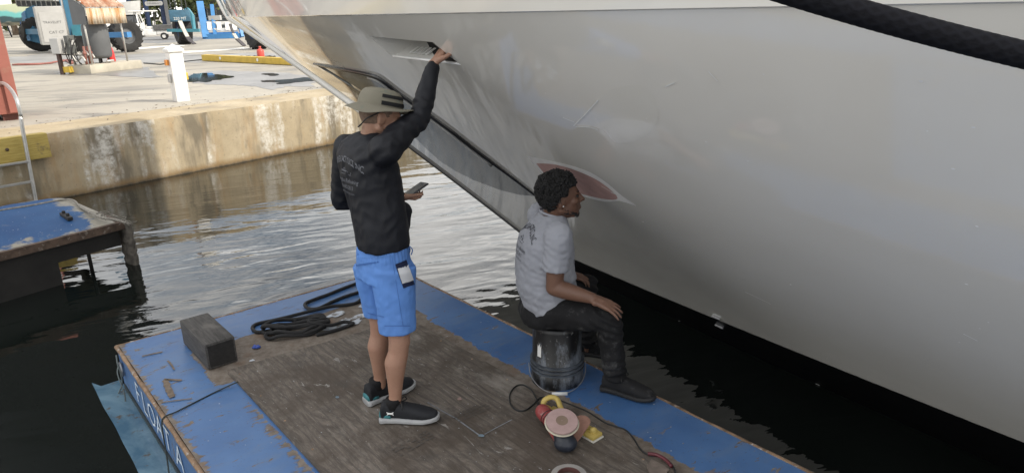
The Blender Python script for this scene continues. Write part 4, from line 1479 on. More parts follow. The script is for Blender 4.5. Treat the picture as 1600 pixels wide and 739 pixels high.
m.prism([KK(0.13, -0.06, 1.33), KK(0.13, 0.42, 1.33), KK(0.13, 0.42, 2.12), KK(0.13, -0.06, 1.76)], k1 * 0.02)
m.build('side_panel', DGREY, sh)
# tank
tk = thing('pressure_tank', 'dark grey upright pressure tank standing under the pump shelter', 'tank', KK(0.86, 0.42, 0.24))
m = MB()
m.lathe([(0.05, 0.12), (0.22, 0.13), (0.31, 0.17), (0.34, 0.24), (0.345, 0.95), (0.33, 1.06), (0.27, 1.14), (0.12, 1.18), (0.02, 1.185)], KK(0.86, 0.42, 0.24), 32)
m.build('tank_body', DGREY, tk, smooth=True)
m = MB()
for q in range(4):
    an = q * math.pi / 2 + 0.4
    m.box(KK(0.86, 0.42, 0.30) + V((math.cos(an), math.sin(an), 0)) * 0.22, (0.05, 0.05, 0.14), an)
m.build('foot_ring', BLKM, tk)
m = MB()
m.tube([KK(0.95, 0.2, 0.30), KK(0.95, 0.06, 0.30), KK(0.7, 0.05, 0.30)], 0.03, 8)
m.build('pipe_fitting', GALV, tk, smooth=True)
# red can
gc = thing('red_can', 'red fuel can on the plinth beside the grey tank', 'can', KK(1.36, 0.50, 0.24))
m = MB()
m.lathe([(0.11, 0), (0.115, 0.03), (0.105, 0.26), (0.085, 0.38), (0.045, 0.44), (0.04, 0.48)], KK(1.36, 0.50, 0.24), 18)
m.build('can_body', mk('red_plastic', (0.55, 0.04, 0.04), 0.4), gc, smooth=True)
m = MB(); m.lathe([(0.05, 0.46), (0.045, 0.54)], KK(1.36, 0.50, 0.24), 12)
m.build('can_lid', mk('pink_lid', (0.6, 0.25, 0.22), 0.5), gc, smooth=True)
# manifold and control panels
def KM(a, b, z=0): return KK(-0.12 + a * 0.62, b * 0.62, z)
mf = thing('pump_manifold', 'tangle of pipes valves and control panels left of the grey tank', 'pump', KM(0.35, 0.75, 0.24))
m = MB(); m.box(KM(0.25, 0.85, 0.80), (0.30, 0.12, 0.5), AXK, 0.01); m.build('control_panel', mk('panel_grey', (0.10, 0.105, 0.10), 0.5), mf)
m = MB(); m.box(KM(0.24, 0.76, 0.86), (0.12, 0.06, 0.12), AXK); m.build('gauge', LGREY, mf)
m = MB(); m.box(KM(0.62, 0.80, 0.82), (0.25, 0.12, 0.42), AXK, 0.01); m.build('control_panel', BLKM, mf)
m = MB()
for i, (a, z) in enumerate(((0.2, 0.35), (0.45, 0.5), (0.75, 0.42))):
    m.tube(smoothpath([KM(a, 0.2, z), KM(a + 0.05, 0.4, z + 0.12), KM(a, 0.7, z), KM(a, 0.95, z + 0.3)], 5), 0.03, 8)
m.build('pipe', GALV, mf, smooth=True)
m = MB()
for i, (a, z) in enumerate(((0.35, 0.3), (0.55, 0.34), (0.68, 0.3))):
    m.tube([KM(a, 0.3, 0.26), KM(a, 0.3, 0.75)], 0.035, 8)
    m.ball(KM(a, 0.3, 0.56), 0.06, 8)
m.build('valve', mk('brown_red_valve', (0.22, 0.09, 0.07), 0.6), mf, smooth=True)
m = MB()
rnd = random.Random(8)
for i in range(6): m.tube(smoothpath([KM(0.1 + rnd.uniform(-.1, .1), 0.3 + 0.13 * i, rnd.uniform(0.7, 1.0)), KM(-0.05 + rnd.uniform(-.2, .2), 0.35 + 0.12 * i + rnd.uniform(-.2, .2), 0.6), KM(0.15 + rnd.uniform(-.2, .2), 0.3 + 0.14 * i + rnd.uniform(-.2, .2), 0.27)], 5), 0.014, 6)
m.build('hose', BLKM, mf, smooth=True)
eb_ = thing('electric_box', 'pale grey electric box on a short brown post left of the pump shelter', 'electric box', KK(-0.12, 0.86, 0))
m = MB(); m.box(KK(-0.12, 0.86, 0.30), (0.09, 0.09, 0.6), AXK); m.build('post', mk('brown_post', (0.06, 0.035, 0.03), 0.7), eb_)
m = MB(); m.box(KK(-0.12, 0.84, 0.78), (0.20, 0.28, 0.42), AXK, 0.012); m.build('box', LGREY, eb_)
m = MB()
hp = [G(20, 103), G(60, 102), G(85, 99), G(100, 96), G(112, 101)]
for k in range(3): m.tube([p + V((0.05 * k * math.sin(i), 0.12 * k, 0.03)) for i, p in enumerate(smoothpath(hp, 6))], 0.03, 8)
tag(m.build('red_hose', mk('dull_red_hose', (0.26, 0.10, 0.08), 0.7), None, True), 'dull red hoses lying on the ground left of the pump shelter', 'hose')

# ---- wheels and travel lifts
def wheel(parent, base, r_, w, axis, tread=20, hubm=None):
    ax = V(axis).normalized()
    c = V(base) + V((0, 0, r_))
    m = MB()
    m.lathe([(r_ * 0.5, -w * 0.36), (r_ * 0.8, -w * 0.48), (r_ * 0.93, -w * 0.42), (r_ * 0.975, -w * 0.2), (r_ * 0.975, w * 0.2), (r_ * 0.93, w * 0.42), (r_ * 0.8, w * 0.48), (r_ * 0.5, w * 0.36)], c, 36, ax, False)
    a, b = frame_of(ax)
    for i in range(tread):
        t = 2 * math.pi * i / tread
        for s in (-1, 1):
            t2 = t + (0.5 * 2 * math.pi / tread if s > 0 else 0)
            d = a * math.cos(t2) + b * math.sin(t2)
            tg = ax.cross(d)
            m.box(c + d * r_ * 0.955 + ax * s * w * 0.22, (r_ * 0.10, w * 0.42, r_ * 0.09), (d, (ax * s + tg * 0.45).normalized(), tg))
    ty = m.build('tyre', TYRE, parent, smooth=True, angle=40)
    m = MB()
    m.lathe([(0.02, w * 0.30), (r_ * 0.16, w * 0.31), (r_ * 0.18, w * 0.2), (r_ * 0.44, w * 0.16), (r_ * 0.52, w * 0.34), (r_ * 0.52, -w * 0.34), (r_ * 0.44, -w * 0.16), (r_ * 0.18, -w * 0.2), (r_ * 0.16, -w * 0.31), (0.02, -w * 0.30)], c, 20, ax)
    m.build('rim', hubm or DGREY, ty, smooth=True, angle=40)
    return ty
la = thing('travel_lift', 'big blue boat lift with a pale grey engine cabinet behind the pump shelter', 'boat lift', G(66, 80), 'blue boat lifts in the yard')
wA, wB = G(67, 80.5), G(190, 83)
dA = (wB - wA).normalized()
nA = V((dA.y, -dA.x, 0))
wheel(la, wA, 0.82, 0.62, V((0.55, -0.83, 0)))
wheel(la, wB + V((0, 0.6, 0)), 0.72, 0.55, V((0.86, -0.5, 0)))
def HPT(x, y, ref): # a point seen at (x, y) standing at the distance of ref
    d = ray(x, y)
    return EYE + d * ((ref - EYE).dot(_f) / d.dot(_f))
def panel(mb, pts, ref, thick):
    P = [HPT(x, y, ref) for x, y in pts]
    n = (P[1] - P[0]).cross(P[-1] - P[0]).normalized()
    if n.dot(_f) < 0: n = -n
    return mb.prism(P, n * thick)
m = MB(); panel(m, [(40, 14), (52, 9), (61, 12), (62, 30), (50, 33), (52, 52), (63, 57), (63, 68), (46, 64), (36, 40)], wA + V((0, -0.7, 0)), 0.25)
m.build('wheel_fork', LBLUE, la)
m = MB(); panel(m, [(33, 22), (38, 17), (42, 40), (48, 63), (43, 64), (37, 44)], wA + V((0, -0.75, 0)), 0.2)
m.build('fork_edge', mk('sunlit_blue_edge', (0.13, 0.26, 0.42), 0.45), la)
m = MB()
c0 = HPT(118, 70, wA + V((0, -1.0, 0))); c0 = V((c0.x, c0.y, ZQ + 0.35))
m.box(c0 + V((0, 0, 4.0)), (0.55, 0.55, 8.0), 0.5, 0.02)
m.build('column', LBLUE, la)
m = MB(); panel(m, [(112, 32), (119, 21), (126, 40), (127, 66), (117, 67), (111, 45)], c0 + V((0.2, -0.5, 0)), 0.2)
m.build('gusset_plate', TEAL, la)
m = MB()
b0, b1 = HPT(36, 6, wA), HPT(128, 8, wA)
m.bar(b0, b1, 0.9, 0.30)
m.bar(b0 + V((0, 0, 0.42)), b1 + V((0, 0, 0.42)), 0.05, 0.05)
m.build('main_beam', DGREY, la)
m = MB()
for i in range(13):
    p = b0.lerp(b1, i / 12) + V((0, -0.5, 0))
    m.tube([p + V((0, 0, -0.1)), p + V((0, 0, 1.0))], 0.025, 6)
for z in (0.15, 0.5, 0.95): m.tube([b0 + V((0, -0.5, z)), b1 + V((0, -0.5, z))], 0.022, 6)
m.build('walkway_railing', GALV, la, smooth=True)
m = MB()
a0, a1 = wB + V((-0.6, -0.2, 0.78)), wB + V((0.8, -0.6, 0.78))
m.bar(a0, a1, 0.25, 0.22)
m.build('axle_arm', SBLUE, la)
m = MB(); m.bar(wA + nA * 0.5 + V((0, 0, 0.95)), wA + nA * 0.5 + dA * 2.6 + V((0, 0, 0.95)), 0.2, 0.25); m.build('lower_beam', LBLUE, la)
# engine cabinet
cb = HPT(88, 72, wA + V((2.0, -2.2, 0)))
cb = V((cb.x, cb.y, ZQ))
cyaw = 0.62
cu, cv = V((math.cos(cyaw), math.sin(cyaw), 0)), V((-math.sin(cyaw), math.cos(cyaw), 0))
m = MB(); m.box(cb + V((0, 0, 1.22)), (1.15, 1.15, 1.68), cyaw, 0.04)
cab = m.build('engine_cabinet', LGREY, la, smooth=True, angle=35)
m = MB(); m.box(cb - cv * 0.585 + V((0, 0, 1.15)), (0.92, 0.02, 1.3), cyaw, 0.004); m.build('cabinet_door', mk('cabinet_door_grey', (0.47, 0.47, 0.46), 0.5, var=0.04), cab)
m = MB()
for i in range(7): m.box(cb + cu * 0.585 + cv * (-0.38 + 0.11 * i) + V((0, 0, 1.05)), (0.02, 0.065, 0.85), cyaw)
m.build('vent', DGREY, cab)
m = MB(); m.lathe([(0.16, 0), (0.16, 0.03), (0.02, 0.031)], cb + cu * 0.58 + cv * -0.15 + V((0, 0, 1.78)), 20, cu); m.build('exhaust_port', BLKM, cab)
m = MB()
put_text(m, 'TRAVELIFT', 0.15, cb - cv * 0.60 + V((0, 0, 1.36)), cu, UPZ)
m.build('cabinet_lettering', DGREY, cab)
m = MB()
put_text(m, 'CAT C7', 0.17, cb - cv * 0.60 + V((0, 0, 0.92)) + cu * 0.08, cu, UPZ)
m.build('cabinet_lettering', DGREY, cab)

lb = thing('travel_lift', 'blue boat lift with dark lifting blocks and slings behind the white cart', 'boat lift', G(289, 69), 'blue boat lifts in the yard')
w1, w2 = G(289, 69.5), G(405, 77)
wheel(lb, w1, 0.80, 0.75, V((-0.8, -0.6, 0)), hubm=NBLUE)
wheel(lb, w2, 0.85, 0.7, V((-0.75, -0.66, 0)), hubm=NBLUE)
m = MB(); p = HPT(281, 25, w1 + V((0, -1.2, 0)))
m.box(p, (1.02, 0.5, 0.60), 0.35, 0.05); blk = m.build('lifting_block', mk('block_blue', (0.05, 0.13, 0.20), 0.5), lb, smooth=True, angle=35)
m = MB(); put_text(m, '220 MT', 0.20, p + V((math.sin(.35), -math.cos(.35), 0)) * 0.256 + V((0, 0, -0.15)), V((math.cos(.35), math.sin(.35), 0)), UPZ); m.build('block_lettering', WHT, blk)
m = MB()
for dx in (-0.42, -0.16, 0.2, 0.42): m.tube([p + V((dx, 0, 0.25)), p + V((dx - 0.05, 0, 4))], 0.025, 6)
m.build('lifting_cable', DGREY, lb, smooth=True)
m = MB(); panel(m, [(288, 14), (293, 12), (300, 22), (303, 48), (300, 48), (296, 28)], w1 + V((0, -0.5, 0)), 0.3); m.build('mudguard', TEAL, lb)
m = MB(); m.bar(HPT(262, 48, w1 + V((0, -1, 0))), HPT(312, 48, w1 + V((0, -1, 0))), 0.2, 0.16); m.build('axle_beam', TEAL, lb)
for x, y, wd, col in ((261, 50, 0.55, NBLUE), (266, 50, 0.35, DGREY), (209, 51, 0.50, NBLUE), (234, 36, 0.42, NBLUE)):
    p = G(x, y) if y > 45 else HPT(x, 45, G(209, 51))
    p = V((p.x, p.y, ZQ)) + V((0, 0, 0.01))
    m = MB(); m.box(p + V((0, 0, 4.5)), (wd, wd, 9.0), 0.4, 0.02); m.build('column', col, lb)
def sling(name, pts, ref, w):
    m = MB()
    P = [HPT(x, y, ref) for x, y in pts]
    for q, r_ in zip(P, P[1:]): m.bar(q, r_, w, 0.04)
    return m.build(name, mk('sling_' + name, (0.42, 0.42, 0.38) if 'pale' in name else (0.05, 0.045, 0.05), 0.7), lb)
sling('pale_sling', [(281, 33), (286, 45), (293, 58)], w1 + V((0, -1.5, 0)), 0.22)
sling('dark_sling', [(293, 58), (298, 65), (304, 69)], w1 + V((0, -1.5, 0)), 0.30)
sling('dark_sling', [(359, 38), (365, 53)], w2 + V((-1, 3, 0)), 0.12)
sling('pale_sling', [(365, 53), (370, 61)], w2 + V((-1, 3, 0)), 0.2)
sling('dark_sling', [(370, 61), (382, 72)], w2 + V((-1, 3, 0)), 0.28)
# rounded sign
sp_ = HPT(240, 6, G(215, 52))
m = MB()
sg = thing('yard_sign', 'pale rounded sign with dark lettering hung between blue lift columns', 'sign', sp_)
pts = []
for i in range(16):
    t = 2 * math.pi * i / 16
    pts.append(sp_ + V((math.copysign(0.72, math.cos(t)) + 0.16 * math.cos(t), 0, 0.21 * math.sin(t))))
m.prism(pts, V((0, 0.05, 0))); m.build('board', LGREY, sg)
m = MB(); put_text(m, 'TURNERBUILT', 0.22, sp_ - V((0, 0.006, 0)), V((1, 0, 0)), UPZ); m.build('lettering', DGREY, sg)

# ---- yellow bar, jug, black hose on the ground
y0, y1 = G(320, 95.5), G(470, 103)
m = MB(); m.bar(y0 + V((0, 0, 0.11)), y1 + V((0, 0, 0.11)), 0.20, 0.20, bev=0.015)
yb2 = thing('spreader_bar', 'long yellow steel bar lying on the yard ground', 'bar', y0)
m.build('bar', YELL, yb2)
m = MB()
for k in (0.22, 0.62):
    p = y0.lerp(y1, k); dn = (y1 - y0).normalized(); nn = V((dn.y, -dn.x, 0))
    if nn.y > 0: nn = -nn
    m.lathe([(0.05, 0.0), (0.05, 0.012), (0.005, 0.013)], p + nn * 0.101 + V((0, 0, 0.12)), 12, nn)
m.build('bar_label', WHT, yb2)
jg = thing('red_jug', 'red plastic jug standing behind the yellow bar', 'jug', G(408, 91))
m = MB(); m.lathe([(0.12, 0), (0.125, 0.02), (0.125, 0.24), (0.10, 0.29), (0.04, 0.32), (0.04, 0.37)], G(408, 91), 16); m.build('jug_body', mk('red_jug_plastic', (0.55, 0.07, 0.05), 0.4), jg, smooth=True)
m = MB(); m.lathe([(0.045, 0.36), (0.045, 0.40)], G(408, 91), 12); m.build('jug_cap', mk('jug_cap_red', (0.5, 0.1, 0.08), 0.5), jg, smooth=True)
m = MB(); m.tube([G(x, 90.5, 0.03 + 0.015 * math.sin(x)) for x in range(374, 432, 4)], 0.035, 8)
tag(m.build('black_hose', BLKM, None, True), 'black hose lying behind the yellow bar beside the red jug', 'hose')
m = MB(); m.tube([G(225, 100, 0.02), G(250, 102, 0.02), G(300, 96, 0.02), G(322, 94, 0.02)], 0.02, 6)
tag(m.build('black_hose', BLKM, None, True), 'thin black hose trailing from the pump shelter towards the yellow bar', 'hose')

# ---- golf cart
gb = G(240, 62.5)
gyaw = R(-158)
gx, gy = V((math.cos(gyaw), math.sin(gyaw), 0)), V((-math.sin(gyaw), math.cos(gyaw), 0))
def GC(a, b, z): return gb + gx * a + gy * b + V((0, 0, z))
AXG = (gx, gy, UPZ)
ct = thing('golf_cart', 'white utility golf cart with a grey cargo bed parked in the yard', 'golf cart', gb)
m = MB()
for s in (-1, 1):
    m.prism([GC(1.35, s * 0.56, 0.30), GC(0.55, s * 0.56, 0.25), GC(0.50, s * 0.56, 0.35), GC(0.15, s * 0.56, 0.72), GC(0.5, s * 0.56, 0.60), GC(0.95, s * 0.56, 0.95), GC(1.3, s * 0.56, 0.72)], gy * -s * 0.06)
m.box(GC(1.15, 0, 0.62), (0.5, 1.06, 0.5), AXG, 0.08)
m.box(GC(0.1, 0, 0.5), (0.75, 1.1, 0.45), AXG, 0.05)
m.box(GC(-0.75, 0, 0.48), (0.95, 1.1, 0.30), AXG, 0.06)
m.build('body', WHT, ct, smooth=True, angle=40)
m = MB(); m.box(GC(-0.72, 0, 0.78), (1.15, 1.25, 0.36), AXG, 0.03); m.build('cargo_bed', mk('bed_grey', (0.09, 0.09, 0.09), 0.6), ct)
m = MB(); m.box(GC(0.05, 0, 0.80), (0.5, 1.0, 0.14), AXG, 0.04); m.box(GC(-0.2, 0, 1.02), (0.12, 1.0, 0.38), AXG, 0.04); m.build('seat', WHT, ct, smooth=True, angle=40)
m = MB(); m.box(GC(0.35, 0, 1.86), (1.75, 1.2, 0.08), AXG, 0.035); m.build('roof', WHT, ct, smooth=True, angle=40)
m = MB()
for s in (-1, 1):
    m.tube([GC(1.05, s * 0.5, 0.9), GC(0.85, s * 0.5, 1.83)], 0.022, 6)
    m.tube([GC(-0.25, s * 0.5, 0.8), GC(-0.3, s * 0.5, 1.83)], 0.022, 6)
m.tube([GC(0.8, 0.25, 0.75), GC(0.62, 0.25, 1.1)], 0.02, 6)
m.build('roof_strut', BLKM, ct, smooth=True)
m = MB(); m.box(GC(-1.28, 0, 0.42), (0.1, 1.0, 0.2), AXG, 0.02); m.build('rear_bumper', BLKM, ct)
for a in (0.95, -0.72):
    for s in (-1, 1): wheel(ct, GC(a, s * 0.5, 0.0), 0.23, 0.2, gy * s, 14, WHT)

# ---- cars behind
def car(name, label, base, yaw, col, L=4.6, Wd=1.85, Ht=1.7, suv=True, group=None):
    cx, cy = V((math.cos(yaw), math.sin(yaw), 0)), V((-math.sin(yaw), math.cos(yaw), 0))
    def CP(a, b, z): return V(base) + cx * a + cy * b + V((0, 0, z))
    o = thing(name, label, 'car', base, group)
    prof = [(-L / 2, 0.45), (-L / 2 + 0.02, 0.95), (-L / 2 + 0.15, 1.05), (L * 0.2, 1.05), (L / 2 - 0.25, 0.92), (L / 2, 0.7), (L / 2, 0.4), (L / 2 - 0.4, 0.28), (-L / 2 + 0.3, 0.28)]
    m = MB()
    vs, fs = [], []
    n = len(prof)
    for b, k in ((-1, 0.93), (-0.9, 1.0), (0.9, 1.0), (1, 0.93)):
        for a, z in prof: vs.append(CP(a * (1 if abs(b) < 1 else 0.97), b * Wd / 2, 0.65 + (z - 0.65) * k))
    for r_ in range(3):
        for i in range(n): fs.append((r_ * n + i, r_ * n + (i + 1) % n, (r_ + 1) * n + (i + 1) % n, (r_ + 1) * n + i))
    fs += [tuple(range(n - 1, -1, -1)), tuple(3 * n + i for i in range(n))]
    m.add(vs, fs)
    m.build('body', col, o, smooth=True, angle=30)
    cp = [(-L / 2 + 0.12, 1.04), (-L / 2 + 0.35, Ht), (L * 0.06, Ht), (L * 0.24, 1.04)]
    m = MB(); vs = [CP(a, s * Wd / 2 * (0.92 if z < 1.2 else 0.76), z) for s in (-1, 1) for a, z in cp]
    m.add(vs, [(0, 1, 2, 3), (7, 6, 5, 4), (0, 4, 5, 1), (1, 5, 6, 2), (2, 6, 7, 3)])
    m.build('window_glass', DKGL, o)
    m = MB(); m.box(CP(-L * 0.14, 0, Ht + 0.01), (L * 0.46, Wd * 0.78, 0.05), (cx, cy, UPZ), 0.02)
    for s in (-1, 1):
        for a in (-L / 2 + 0.3, -0.3, ): m.bar(CP(a, s * Wd * 0.46, 1.04), CP(a + (0.12 if a < -1 else 0), s * Wd * 0.385, Ht), 0.08, 0.05)
        m.bar(CP(L * 0.24, s * Wd * 0.46, 1.04), CP(L * 0.06, s * Wd * 0.385, Ht), 0.07, 0.05)
    m.build('roof', col, o)
    for a in (-L * 0.31, L * 0.31):
        for s in (-1, 1): wheel(o, CP(a, s * (Wd / 2 - 0.1), 0), 0.34, 0.22, cy * s, 12, LGREY)
    m = MB()
    for s in (-1, 1): m.box(CP(L / 2 - 0.04, s * Wd * 0.36, 0.78), (0.1, 0.34, 0.14), (cx, cy, UPZ), 0.02)
    m.build('headlight', LGREY, o)
    return o
car('parked_car', 'white sport utility car parked behind the pump shelter and white cart', G(204, 59), R(-70), WHT, group='white vehicles parked in the yard')
car('parked_car', 'white car half hidden behind the blue lift column at the left', HPT(128, 58, G(204, 57)) * 1.0 + V((0, 0, -0.0)), R(200), WHT, group='white vehicles parked in the yard')
for o in [q for q in COL.objects if q.get('category') == 'car']: o.location.z = ZQ

# ---- blue steps tower, workshop building
tw = thing('steps_tower', 'bright blue access tower with a white ladder frame behind the bow', 'access tower', G(345, 61))
ref = G(345, 61)
def col_(mb, x0, y0, x1, y1, w): mb.bar(HPT(x0, y0, ref), HPT(x1, y1, ref), w, w)
m = MB()
col_(m, 312, 4, 322, 60, 0.42); m.build('post', SBLUE, tw)
m = MB(); col_(m, 331, 8, 337, 60, 0.22); m.build('post', SBLUE, tw)
m = MB(); col_(m, 372, 30, 379, 58, 0.2); m.build('post', SBLUE, tw)
m = MB(); col_(m, 318, 58, 375, 56, 0.30); col_(m, 318, 53, 372, 51, 0.10); m.build('base_frame', SBLUE, tw)
m = MB()
col_(m, 310, 37, 365, 36, 0.20); col_(m, 311, 48, 369, 46, 0.20)
for x in (313, 327, 342, 355, 366): col_(m, x, 36, x + 1.5, 48, 0.28)
m.build('white_frame', WHT, tw)
m = MB(); col_(m, 327, 29, 345, 28, 0.30); m.build('top_plate', LGREY, tw)
m = MB(); col_(m, 311, 34, 332, 33, 0.08); col_(m, 312, 40, 334, 39, 0.08); m.build('handrail', SBLUE, tw)

bd = thing('workshop_building', 'dark grey workshop building with windows behind the blue tower', 'building', G(340, 52))
bc = G(330, 48)
BG = mk('dark_grey_cladding', (0.085, 0.10, 0.11), 0.6, var=0.12, vs=1)
m = MB(); m.box(bc + V((10, 9, 4)), (26, 14, 8), -0.1); m.build('wall', BG, bd)
wx, wy = V((math.cos(-0.1), math.sin(-0.1), 0)), V((-math.sin(-0.1), math.cos(-0.1), 0))
bo = bc + V((10, 9, 0)) - wy * 7.0
fr_m = mk('window_frame_grey', (0.26, 0.27, 0.27), 0.5)
for i in range(9):
    for z in (1.7, 3.5):
        p = bo + wx * (-11.4 + 2.4 * i) + V((0, 0, z))
        m = MB(); m.box(p - wy * 0.02, (1.5, 0.12, 1.0), (wx, wy, UPZ)); wo = m.build('window', fr_m, bd)
        m = MB()
        for s in (-0.35, 0.35): m.box(p + wx * s - wy * 0.09, (0.6, 0.03, 0.85), (wx, wy, UPZ))
        m.build('pane', DKGL, wo)
m = MB(); m.box(bo - wy * 0.3 + V((0, 0, 5.1)), (26.4, 1.0, 0.5), (wx, wy, UPZ)); m.build('eave_beam', mk('eave_grey_blue', (0.10, 0.14, 0.17), 0.5), bd)

# ---- boats stored at the far left
def stored_boat(label, base, yaw, L, col, mural=False):
    bx, by = V((math.cos(yaw), math.sin(yaw), 0)), V((-math.sin(yaw), math.cos(yaw), 0))
    def BP(a, b, z): return V(base) + bx * a + by * b + V((0, 0, z))
    o = thing('stored_boat', label, 'boat', base, 'boats stored ashore')
    m = MB()
    secs = []
    vs, fs = [], []
    NS_, zsl = 14, (0.9, 1.2, 1.9, 2.7)
    for i in range(NS_ + 1):
        u = i / NS_
        hb = 1.5 * min(1, (1 - u) * 2.4) ** 0.6 if u < 1 else 0.02
        for s in (-1, 1):
            for q, z in enumerate(zsl):
                vs.append(BP(-L / 2 + L * u * (0.94 + 0.02 * q), s * max(0.02, hb * (0.15, 0.75, 0.95, 1.0)[q]), z + 0.35 * u * u))
    K_ = 8
    for i in range(NS_):
        for q in range(3):
            fs.append((i * K_ + q, (i + 1) * K_ + q, (i + 1) * K_ + q + 1, i * K_ + q + 1))
            fs.append((i * K_ + 4 + q, i * K_ + 4 + q + 1, (i + 1) * K_ + 4 + q + 1, (i + 1) * K_ + 4 + q))
        fs.append((i * K_, i * K_ + 4, (i + 1) * K_ + 4, (i + 1) * K_))
        fs.append((i * K_ + 3, (i + 1) * K_ + 3, (i + 1) * K_ + 7, i * K_ + 7))
    fs.append((0, 1, 2, 3, 7, 6, 5, 4))
    m.add(vs, fs); m.build('hull', col, o, smooth=True, angle=40)
    m = MB(); m.box(BP(-0.1 * L, 0, 3.4), (L * 0.4, 2.0, 1.2), (bx, by, UPZ), 0.15); m.build('cabin', WHT, o, smooth=True, angle=40)
    m = MB(); m.box(BP(-0.1 * L, 0, 3.5), (L * 0.36, 2.04, 0.45), (bx, by, UPZ)); m.build('cabin_window', DKGL, o)
    for a in (-0.3, 0.0, 0.25):
        for s in (-1, 1):
            m = MB(); m.tube([BP(a * L, s * 1.3, 0), BP(a * L, s * 0.9, 1.35)], 0.06, 8); m.build('stand', NBLUE, o, smooth=True)
    return o
g0 = G(15, 56)
MUR = NT('mural_hull_paint')
z_ = MUR.sep()[2]
nn_ = MUR.math('ADD', z_, MUR.math('MULTIPLY', MUR.noise(0.8, 4), 1.1))
c = MUR.mix(MUR.ramp(nn_, 1.7, 1.9), (0.45, 0.44, 0.36), (0.05, 0.10, 0.12))
c = MUR.mix(MUR.ramp(nn_, 2.2, 2.35), c, (0.18, 0.52, 0.52))
c = MUR.mix(MUR.ramp(nn_, 2.7, 2.9), c, (0.50, 0.55, 0.40))
MUR.set('Base Color', c).set('Roughness', 0.4)
stored_boat('white boat with a painted seascape along its hull at the far left of the yard', HPT(5, 56, G(60, 58)) * 1 + V((0, 0, 0)), R(5), 9, MUR.m)
stored_boat('white cabin boat stored ashore behind the parked car', G(185, 52), R(-25), 8, WHT)
stored_boat('white boat stored ashore behind the grey engine cabinet', G(95, 48), R(160), 9, WHT)
for o in [q for q in COL.objects if q.get('category') == 'boat']: o.location.z = ZQ

# ---- trees beyond
LEAF = NT('tree_leaves')
_n = LEAF.noise(0.9, 3)
LEAF.set('Base Color', LEAF.mix(LEAF.ramp(_n, 0.35, 0.65), (0.035, 0.055, 0.018), (0.12, 0.14, 0.045))).set('Roughness', 0.6)
BARK = mk('bark', (0.12, 0.09, 0.065), 0.9, bump=0.5, bs=12)
def tree_mesh(seed, h):
    rnd = random.Random(seed)
    tr, cr = MB(), MB()
    tr.tube([V((0, 0, 0)), V((0.1, 0, h * 0.25)), V((0.0, 0.15, h * 0.5)), V((0.1, 0.1, h * 0.8))], [0.28, 0.2, 0.13, 0.05], 8)
    cl = []
    for i in range(15):
        an, z = rnd.uniform(0, 6.28), h * rnd.uniform(0.30, 0.92)
        rad = h * 0.34 * math.sin(min(1, (1.02 - z / h) * 1.5) * 1.5) * rnd.uniform(0.4, 1.0)
        c = V((math.cos(an) * rad, math.sin(an) * rad, z))
        tr.tube([V((0.05, 0.05, z * 0.75)), c * 0.6 + V((0, 0, z * 0.35)), c], [0.08, 0.05, 0.02], 5)
        cl.append((c, h * rnd.uniform(0.10, 0.19)))
    for c, r_ in cl:
        for k in range(230):
            d = V((rnd.gauss(0, 1), rnd.gauss(0, 1), rnd.gauss(0, 0.8))).normalized() * r_ * rnd.uniform(0.45, 1.05)
            p = c + d
            s = rnd.uniform(0.17, 0.34)
            a = V((rnd.uniform(-1, 1), rnd.uniform(-1, 1), rnd.uniform(-.6, .6))).normalized()
            b = a.cross(V((rnd.uniform(-1, 1), rnd.uniform(-1, 1), rnd.uniform(-1, 1)))).normalized()
            cr.add([p - a * s, p + b * s * 0.5, p + a * s, p - b * s * 0.5], [(0, 1, 2, 3)])
    return tr, cr
tre = []
for k in range(3):
    tr, cr = tree_mesh(20 + k, 7.5 + k)
    a, b = tr.mesh('trunk'), cr.mesh('crown', fix=False)
    a.materials.append(BARK); b.materials.append(LEAF.m)
    tre.append((a, b))
tp = [(-52, 78), (-46, 84), (-40, 80), (-35, 86), (-31, 79), (-28, 88), (-58, 84), (-64, 80), (-70, 78), (-34, 95), (-24, 92), (-18, 98), (-76, 84), (-48, 95), (-60, 96), (-10, 96), (-3, 100)]
tp.sort(key=lambda q: q[0] / q[1])
for i, (x, y) in enumerate(tp):
    lab = 'bushy green tree, number %s from the left in the row beyond the yard' % ('one two three four five six seven eight nine ten eleven twelve thirteen fourteen fifteen sixteen seventeen'.split()[i])
    o = thing('tree', lab, 'tree', V((x, y, ZQ)), 'trees beyond the yard')
    for nm, me in zip(('trunk', 'crown'), tre[i % 3]):
        q = link(nm, me); q.parent = o
    o.rotation_euler.z = i * 1.9
    o.scale = [0.9 + 0.25 * ((i * 7) % 5) / 4] * 3

# ---- dense wood behind the yard, one mass of leaves
rnd = random.Random(77)
m = MB()
for i in range(9000):
    x = rnd.uniform(-110, 10)
    top = 8.5 + 3.5 * noise.noise(V((x * 0.11, 0, 0))) + 1.5 * noise.noise(V((x * 0.4, 3, 0)))
    p = V((x, 108 + rnd.uniform(-4, 4), ZQ + top * rnd.random() ** 0.8))
    q = rnd.uniform(0.35, 0.8)
    a = V((rnd.uniform(-1, 1), rnd.uniform(-1, 1), rnd.uniform(-.7, .7))).normalized()
    b = a.cross(V((rnd.uniform(-1, 1), rnd.uniform(-1, 1), rnd.uniform(-1, 1)))).normalized()
    m.add([p - a * q, p + b * q * 0.55, p + a * q, p - b * q * 0.55], [(0, 1, 2, 3)])
tag(m.build('far_wood', LEAF.m, None, fix=False), 'dense dark green wood closing off the far side of the boatyard', 'wood', kind='stuff')

